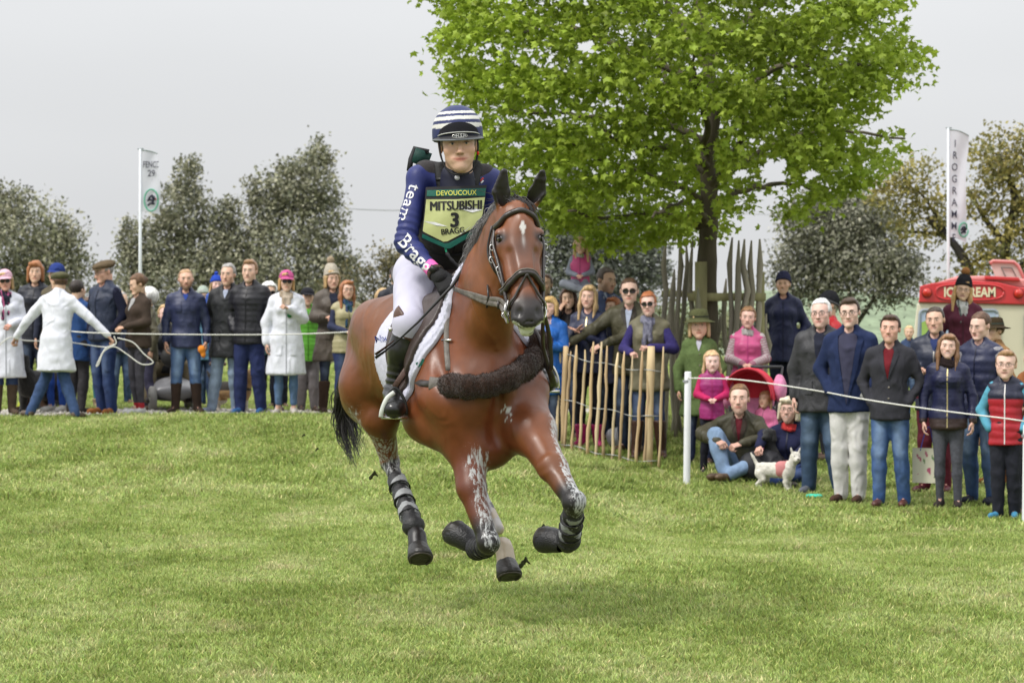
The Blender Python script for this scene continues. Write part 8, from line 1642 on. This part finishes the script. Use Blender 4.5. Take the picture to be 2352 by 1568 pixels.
quad('black and white springer spaniel sitting up behind the rope, mouth open', 1812, 1000, 30.6, -35, .37, (.66, .65, .62), spots=spaniel, head=(-20, -8), ears='flop', tail='down', sit=True, seed=4, hs=.95)
def beag(v, c, hd):
    c = c.copy(); top = (v[:, 2] > .22) & (np.linalg.norm(v-hd, axis=1) > .12); c[top] = (.04, .035, .03); w_ = (v[:, 2] < .12); c[w_] = (.6, .56, .5); m = (np.abs(v[:, 0]) < .02) & (v[:, 1] < hd[1]-.04) & (v[:, 2] > hd[2]-.06); c[m] = (.62, .58, .52); return c
quad('tan and black beagle on the gravel track behind the legs of two men', 532, 948, 36.9, 62, .36, (.42, .26, .12), spots=beag, head=(-30, 0), ears='flop', seed=5, fur=.003)
quad('large black dog behind the boots of the women at the left edge', 92, 950, 37.0, -30, .50, (.016, .015, .015), ears='flop', tail='down', seed=6, fur=.003)
# ============================================================ SMALL THINGS
def scooter():
    Y = 37.5; X = float(P(392, 0, Y)[0]); gz = float(ground(X, Y)); root = thing('mobility_scooter', 'grey and black mobility scooter parked behind the man in tall boots', 'mobility scooter', (X, Y, gz), R(12))
    G_ = mat('scooter_grey', (.16, .16, .17), .4, .1, 5, 0, spec=.5, coat=.2); K_ = mat('tyre_rubber', (.02, .02, .02), .8, .1, 10, .3); GT = mat('grey_tyre', (.20, .195, .185), .85, .1, 10, .3)
    for x, y in ((-.26, -.42), (.26, -.42), (-.26, .42), (.26, .42)):
        w_ = MB().lathe([(.085, .035), (.13, .045), (.155, .03), (.155, -.03), (.13, -.045), (.085, -.035)], 20, M=roty(R(90)) @ rotz(0), c=(x, y, .155)).build('wheel', GT, root)
        MB().lathe([(0, .04), (.085, .035)], 20, M=roty(R(90)), c=(x, y, .155)).lathe([(0, -.04), (.085, -.035)], 20, M=roty(R(90)), c=(x, y, .155)).build('rim', mat('alloy', (.4, .4, .41), .3, 0, 1, 0, metal=.8), w_)
        w2 = MB(); [w2.box((x+math.copysign(.042, x), y+.05*math.cos(t), .155+.05*math.sin(t)), (.004, .03, .02)) for t in np.linspace(0, 6.28, 6)[:5]]; w2.build('hub_slot', K_, w_)
    v, f = sdfmesh([L((0, -.45, .24), (0, -.30, .30), (.26, .10), (.24, .12), k=.05), L((0, -.25, .17), (0, .15, .17), (.24, .05), (.24, .05), k=.05), L((0, .15, .28), (0, .55, .28), (.26, .15), (.24, .12), k=.06), C((0, -.40, .35), (0, -.30, .80), .05, .04, .04)], .02); obj('bodywork', v, f, G_, root)
    MB().tube([(0, -.30, .78), (0, -.26, .92)], .03, 8).tube([(-.24, -.18, .95), (-.12, -.27, .93), (.12, -.27, .93), (.24, -.18, .95)], .016, 8).build('tiller', K_, root)
    v, f = sdfmesh([L((0, .02, .50), (0, .38, .50), (.23, .05), (.23, .05), k=.03), L((0, .42, .52), (0, .48, .95), (.22, .05), (.20, .05), k=.03)], .02); obj('seat', v, f, mat('black_vinyl', (.025, .025, .028), .5, .1, 10, .2), root)
    MB().tube([(0, .2, .28), (0, .2, .48)], .04, 8).build('seat_post', K_, root)
    v, f = sdfmesh([E((0, -.36, .66), (.16, .10, .13), .02)], .015); b = obj('front_basket', v, f, mat('black_wire', (.03, .03, .03), .6, .2, 30, .5), root)
scooter()
def pushchair():
    Y = 30.3; X = float(P(1730, 0, Y)[0]); gz = float(ground(X, Y)); root = thing('pushchair', 'pushchair with a red round sunshade hood in front of the woman in pink', 'pushchair', (X, Y, gz), R(-15))
    RDc = mat('red_hood', (.62, .04, .07), .7, .1, 5, .3, fb=.3); a = np.linspace(-.1, math.pi+.1, 17); G = []
    for u in np.linspace(0, 1, 7): G.append([(.235*math.cos(t), -.30+.34*u, .72+.27*math.sin(t)*(1-.05*u)+.02*math.sin(u*9)) for t in a])
    back = [(.235*math.cos(t)*.02, .05, .70) for t in a]; G.append([(.19*math.cos(t), .09, .70+.2*math.sin(t)) for t in a]); G.append(back); MB().grid(np.array(G)).build('hood', RDc, root)
    MB().tube([(.24*math.cos(t), -.31, .72+.275*math.sin(t)) for t in a], .012, 6).build('hood_rim', mat('red_rim', (.45, .03, .05), .6, 0, 1, 0), root)
    K_ = mat('pushchair_tube', (.05, .05, .055), .4, 0, 1, 0); PKc = mat('pink_blanket', (.65, .25, .42), .9, .3, 12, .6, 60)
    for sx in (-1, 1):
        MB().tube([(sx*.22, .42, 1.0), (sx*.22, .1, .62), (sx*.20, -.38, .10)], .012, 8).build('frame', K_, root); MB().tube([(sx*.22, -.1, .62), (sx*.22, .32, .12)], .012, 8).build('frame', K_, root)
        for y in (-.40, .34): MB().lathe([(.03, .02), (.075, .025), (.09, .015), (.09, -.015), (.075, -.025), (.03, -.02)], 16, M=roty(R(90)), c=(sx*.21, y, .09)).build('wheel', mat('tyre_rubber', (.02, .02, .02), .8, .1, 10, .3), root)
    MB().tube([(-.22, .42, 1.0), (.22, .42, 1.0)], .015, 8).build('handle', K_, root)
    v, f = sdfmesh([L((0, .0, .40), (0, .10, .68), (.20, .05), (.20, .05), k=.03), L((0, -.28, .36), (0, .0, .38), (.20, .05), (.20, .05), k=.03)], .02); obj('seat', v, f, PKc, root)
    for c_, r_ in (((-.26, -.02, .75), (.07, .08, .16)), ((.27, -.02, .80), (.07, .08, .14)), ((.0, .25, .35), (.18, .10, .12))): v, f = sdfmesh([E(c_, r_, .02)], .018); obj('bag', folds(v, vnorm(v, f), .01, 3, 14), f, PKc, root)
pushchair()
def bag(name, label, cat, px, py, Y, prims, m, fold=.012, fr=14, col=None):
    X = (px-CX)*Y/FPX; gz = float(ground(X, Y)); root = thing(name, label, cat, (X, Y, gz)); v, f = sdfmesh(prims, .014); n = vnorm(v, f); v = folds(v, n, fold, 3, fr); obj('bag', v, f, m, root, col=col(v) if col else None); return root
rb = bag('rucksack', 'black rucksack lying on the grass behind the white terrier', 'bag', 1752, 1062, 28.9, [E((0, 0, .17), (.25, .14, .17), .03), E((.12, -.06, .12), (.16, .10, .11), .03)], mat('black_nylon', (.022, .022, .026), .6, .15, 12, .3, 60, fb=.7))
MB().tube(spline([(-.1, -.12, .28), (-.02, -.16, .20), (.0, -.15, .08)], 5), .018, 8, flat=(.3, (0, -1, 0))).build('strap', mat('black_strap', (.015, .015, .016), .6, .1, 20, .2), rb)
WB = mat('white_plastic_bag', (.62, .62, .66), .35, .08, 8, .3, 30, spec=.5, trans=.25, fb=.8)
for lb, px, Y, sc_ in (('crumpled white carrier bag against the fence post with a little red and green print', 1462, 31.6, 1.), ('lower white carrier bag further left behind the fence stakes', 1420, 31.7, .75)):
    b_ = bag('carrier_bag', lb, 'carrier bag', px, 0, Y, [E((0, 0, .17*sc_), (.17*sc_, .12, .18*sc_), .03), E((.05, 0, .36*sc_), (.07*sc_, .06, .12*sc_), .05)], WB, .028, 11)
    b_['group'] = 'white carrier bags behind the fence'
    if sc_ == 1: MB().box((.05, -.14, .24), (.05, .01, .05)).build('print', mat('red_print', (.6, .05, .05), .6, 0, 1, 0), b_); MB().box((.02, -.135, .32), (.09, .01, .02)).build('print', mat('green_cord', (.02, .35, .18), .5, 0, 1, 0), b_)
def gift():
    Y = 26.7; X = float(P(2130, 0, Y)[0]); z0 = float(P(0, 1108, Y)[2]); root = thing('gift_bag', 'cream paper gift bag with a floral print hanging from a woman\'s hand', 'bag', (X, Y, z0), R(-20))
    M_ = mat('floral_paper', (1, 1, 1), .6, .04, 5, 0, attr=True); r = np.random.RandomState(4)
    xs, zs = np.linspace(-.12, .12, 30), np.linspace(0, .30, 36); XX, ZZ = np.meshgrid(xs, zs, indexing='ij')
    def cols(v):
        w1 = wn(v, 38, 2); w2 = wn(v, 30, 6); c = np.repeat(np.array([[.68, .66, .52]]), len(v), 0); c[(w1 > .35) & (w2 > .05)] = (.45, .10, .18); c[(w1 < -.45) & (w2 > 0)] = (.10, .22, .06); c[(w1 > .5) & (w2 < -.3)] = (.6, .35, .05); return c
    mb = MB()
    for G in (np.stack([XX, XX*0-.055, ZZ], -1), np.stack([XX[::-1], XX*0+.055, ZZ], -1)): mb.grid(G)
    YY, Z2 = np.meshgrid(np.linspace(-.055, .055, 12), zs, indexing='ij'); mb.grid(np.stack([YY*0+.12, YY, Z2], -1)); mb.grid(np.stack([YY*0-.12, YY[::-1], Z2], -1)); v = np.concatenate(mb.v); mb.build('paper', M_, root, False, cols(v))
    MB().tube(spline([(-.05, -.055, .28), (-.02, -.02, .42), (.02, 0, .48), (.05, .055, .28)], 6), .005, 6).build('handle', mat('blue_ribbon', (.05, .07, .4), .5, 0, 1, 0), root)
gift()
def disc():
    p = P(1870, 1114, 27.4); p[2] = float(ground(p[0], p[1]))+.03; root = thing('flying_disc', 'small turquoise plastic disc on the grass beside the seated woman', 'disc', tuple(p)); MB().lathe([(0, .02), (.06, .018), (.075, .008), (.077, -.006), (.07, -.005)], 20).build('disc', mat('turquoise_plastic', (.05, .55, .38), .4, 0, 1, 0), root)
disc()
# phone, toy held in hands
def held(name, label, cat, p, build): root = thing(name, label, cat, tuple(p)); build(root)
held('phone', 'dark phone held by the man in maroon trousers', 'phone', P(2108, 868, 27.55), lambda r_: MB().box((0, 0, 0), (.035, .13, .012), rz=.9).build('phone', mat('phone', (.03, .03, .03), .2, 0, 1, 0, spec=.7), r_))
held('toy', 'orange and yellow soft toy held by the man in tall brown boots', 'toy', P(463, 802, 36.0), lambda r_: (lambda vf: obj('toy', vf[0], vf[1], mat('orange_toy', (.75, .25, .03), .8, .3, 30, .5), r_))(sdfmesh([E((0, 0, 0), (.045, .045, .05)), E((.02, 0, -.06), (.03, .03, .04))], .010)))
# divots thrown up by the hooves
r = np.random.RandomState(6)
for i, (px, py, Y, sz, lb) in enumerate(((857, 1092, 15.6, .022, 'dark clod of turf flying left of the hind leg'), (1204, 1292, 15.2, .026, 'curled clod of turf flying right of the white-socked hoof'), (728, 1032, 16.4, .010, 'tiny clod of mud in the air far left of the hind leg'), (697, 1000, 16.5, .009, 'tiniest clod of mud in the air beyond the tail'), (1245, 1212, 14.7, .016, 'tuft of grass stuck to the heel of the booted left forehoof'), (1042, 1222, 14.9, .014, 'tuft of grass stuck to the heel of the folded right forehoof'))):
    v, f = sdfmesh([C((-sz*.6, 0, -sz*.5), (sz*.3, 0, sz*.8), sz*.5, sz*.3, .01), C((sz*.3, 0, sz*.8), (sz*1.1, 0, -.2*sz), sz*.25, sz*.15, .01)], .004); n = vnorm(v, f); v = v+n*(sz*.25*wn(v, 160, i))[:, None]
    o = obj('turf_clod', v, f, mat('mud_clod', (.035, .04, .015), .95, .4, 60, .8, 90)); o.location = P(px, py, Y); tag(o, lb, 'clod', 'clods of turf thrown up by the hooves')
print('tris', sum(sum(len(p.vertices)-2 for p in o.data.polygons) for o in sc.objects if o.type == 'MESH') if 0 else sum(len(o.data.loops)-2*len(o.data.polygons) for o in sc.objects if o.type == 'MESH'))
if 0: pass
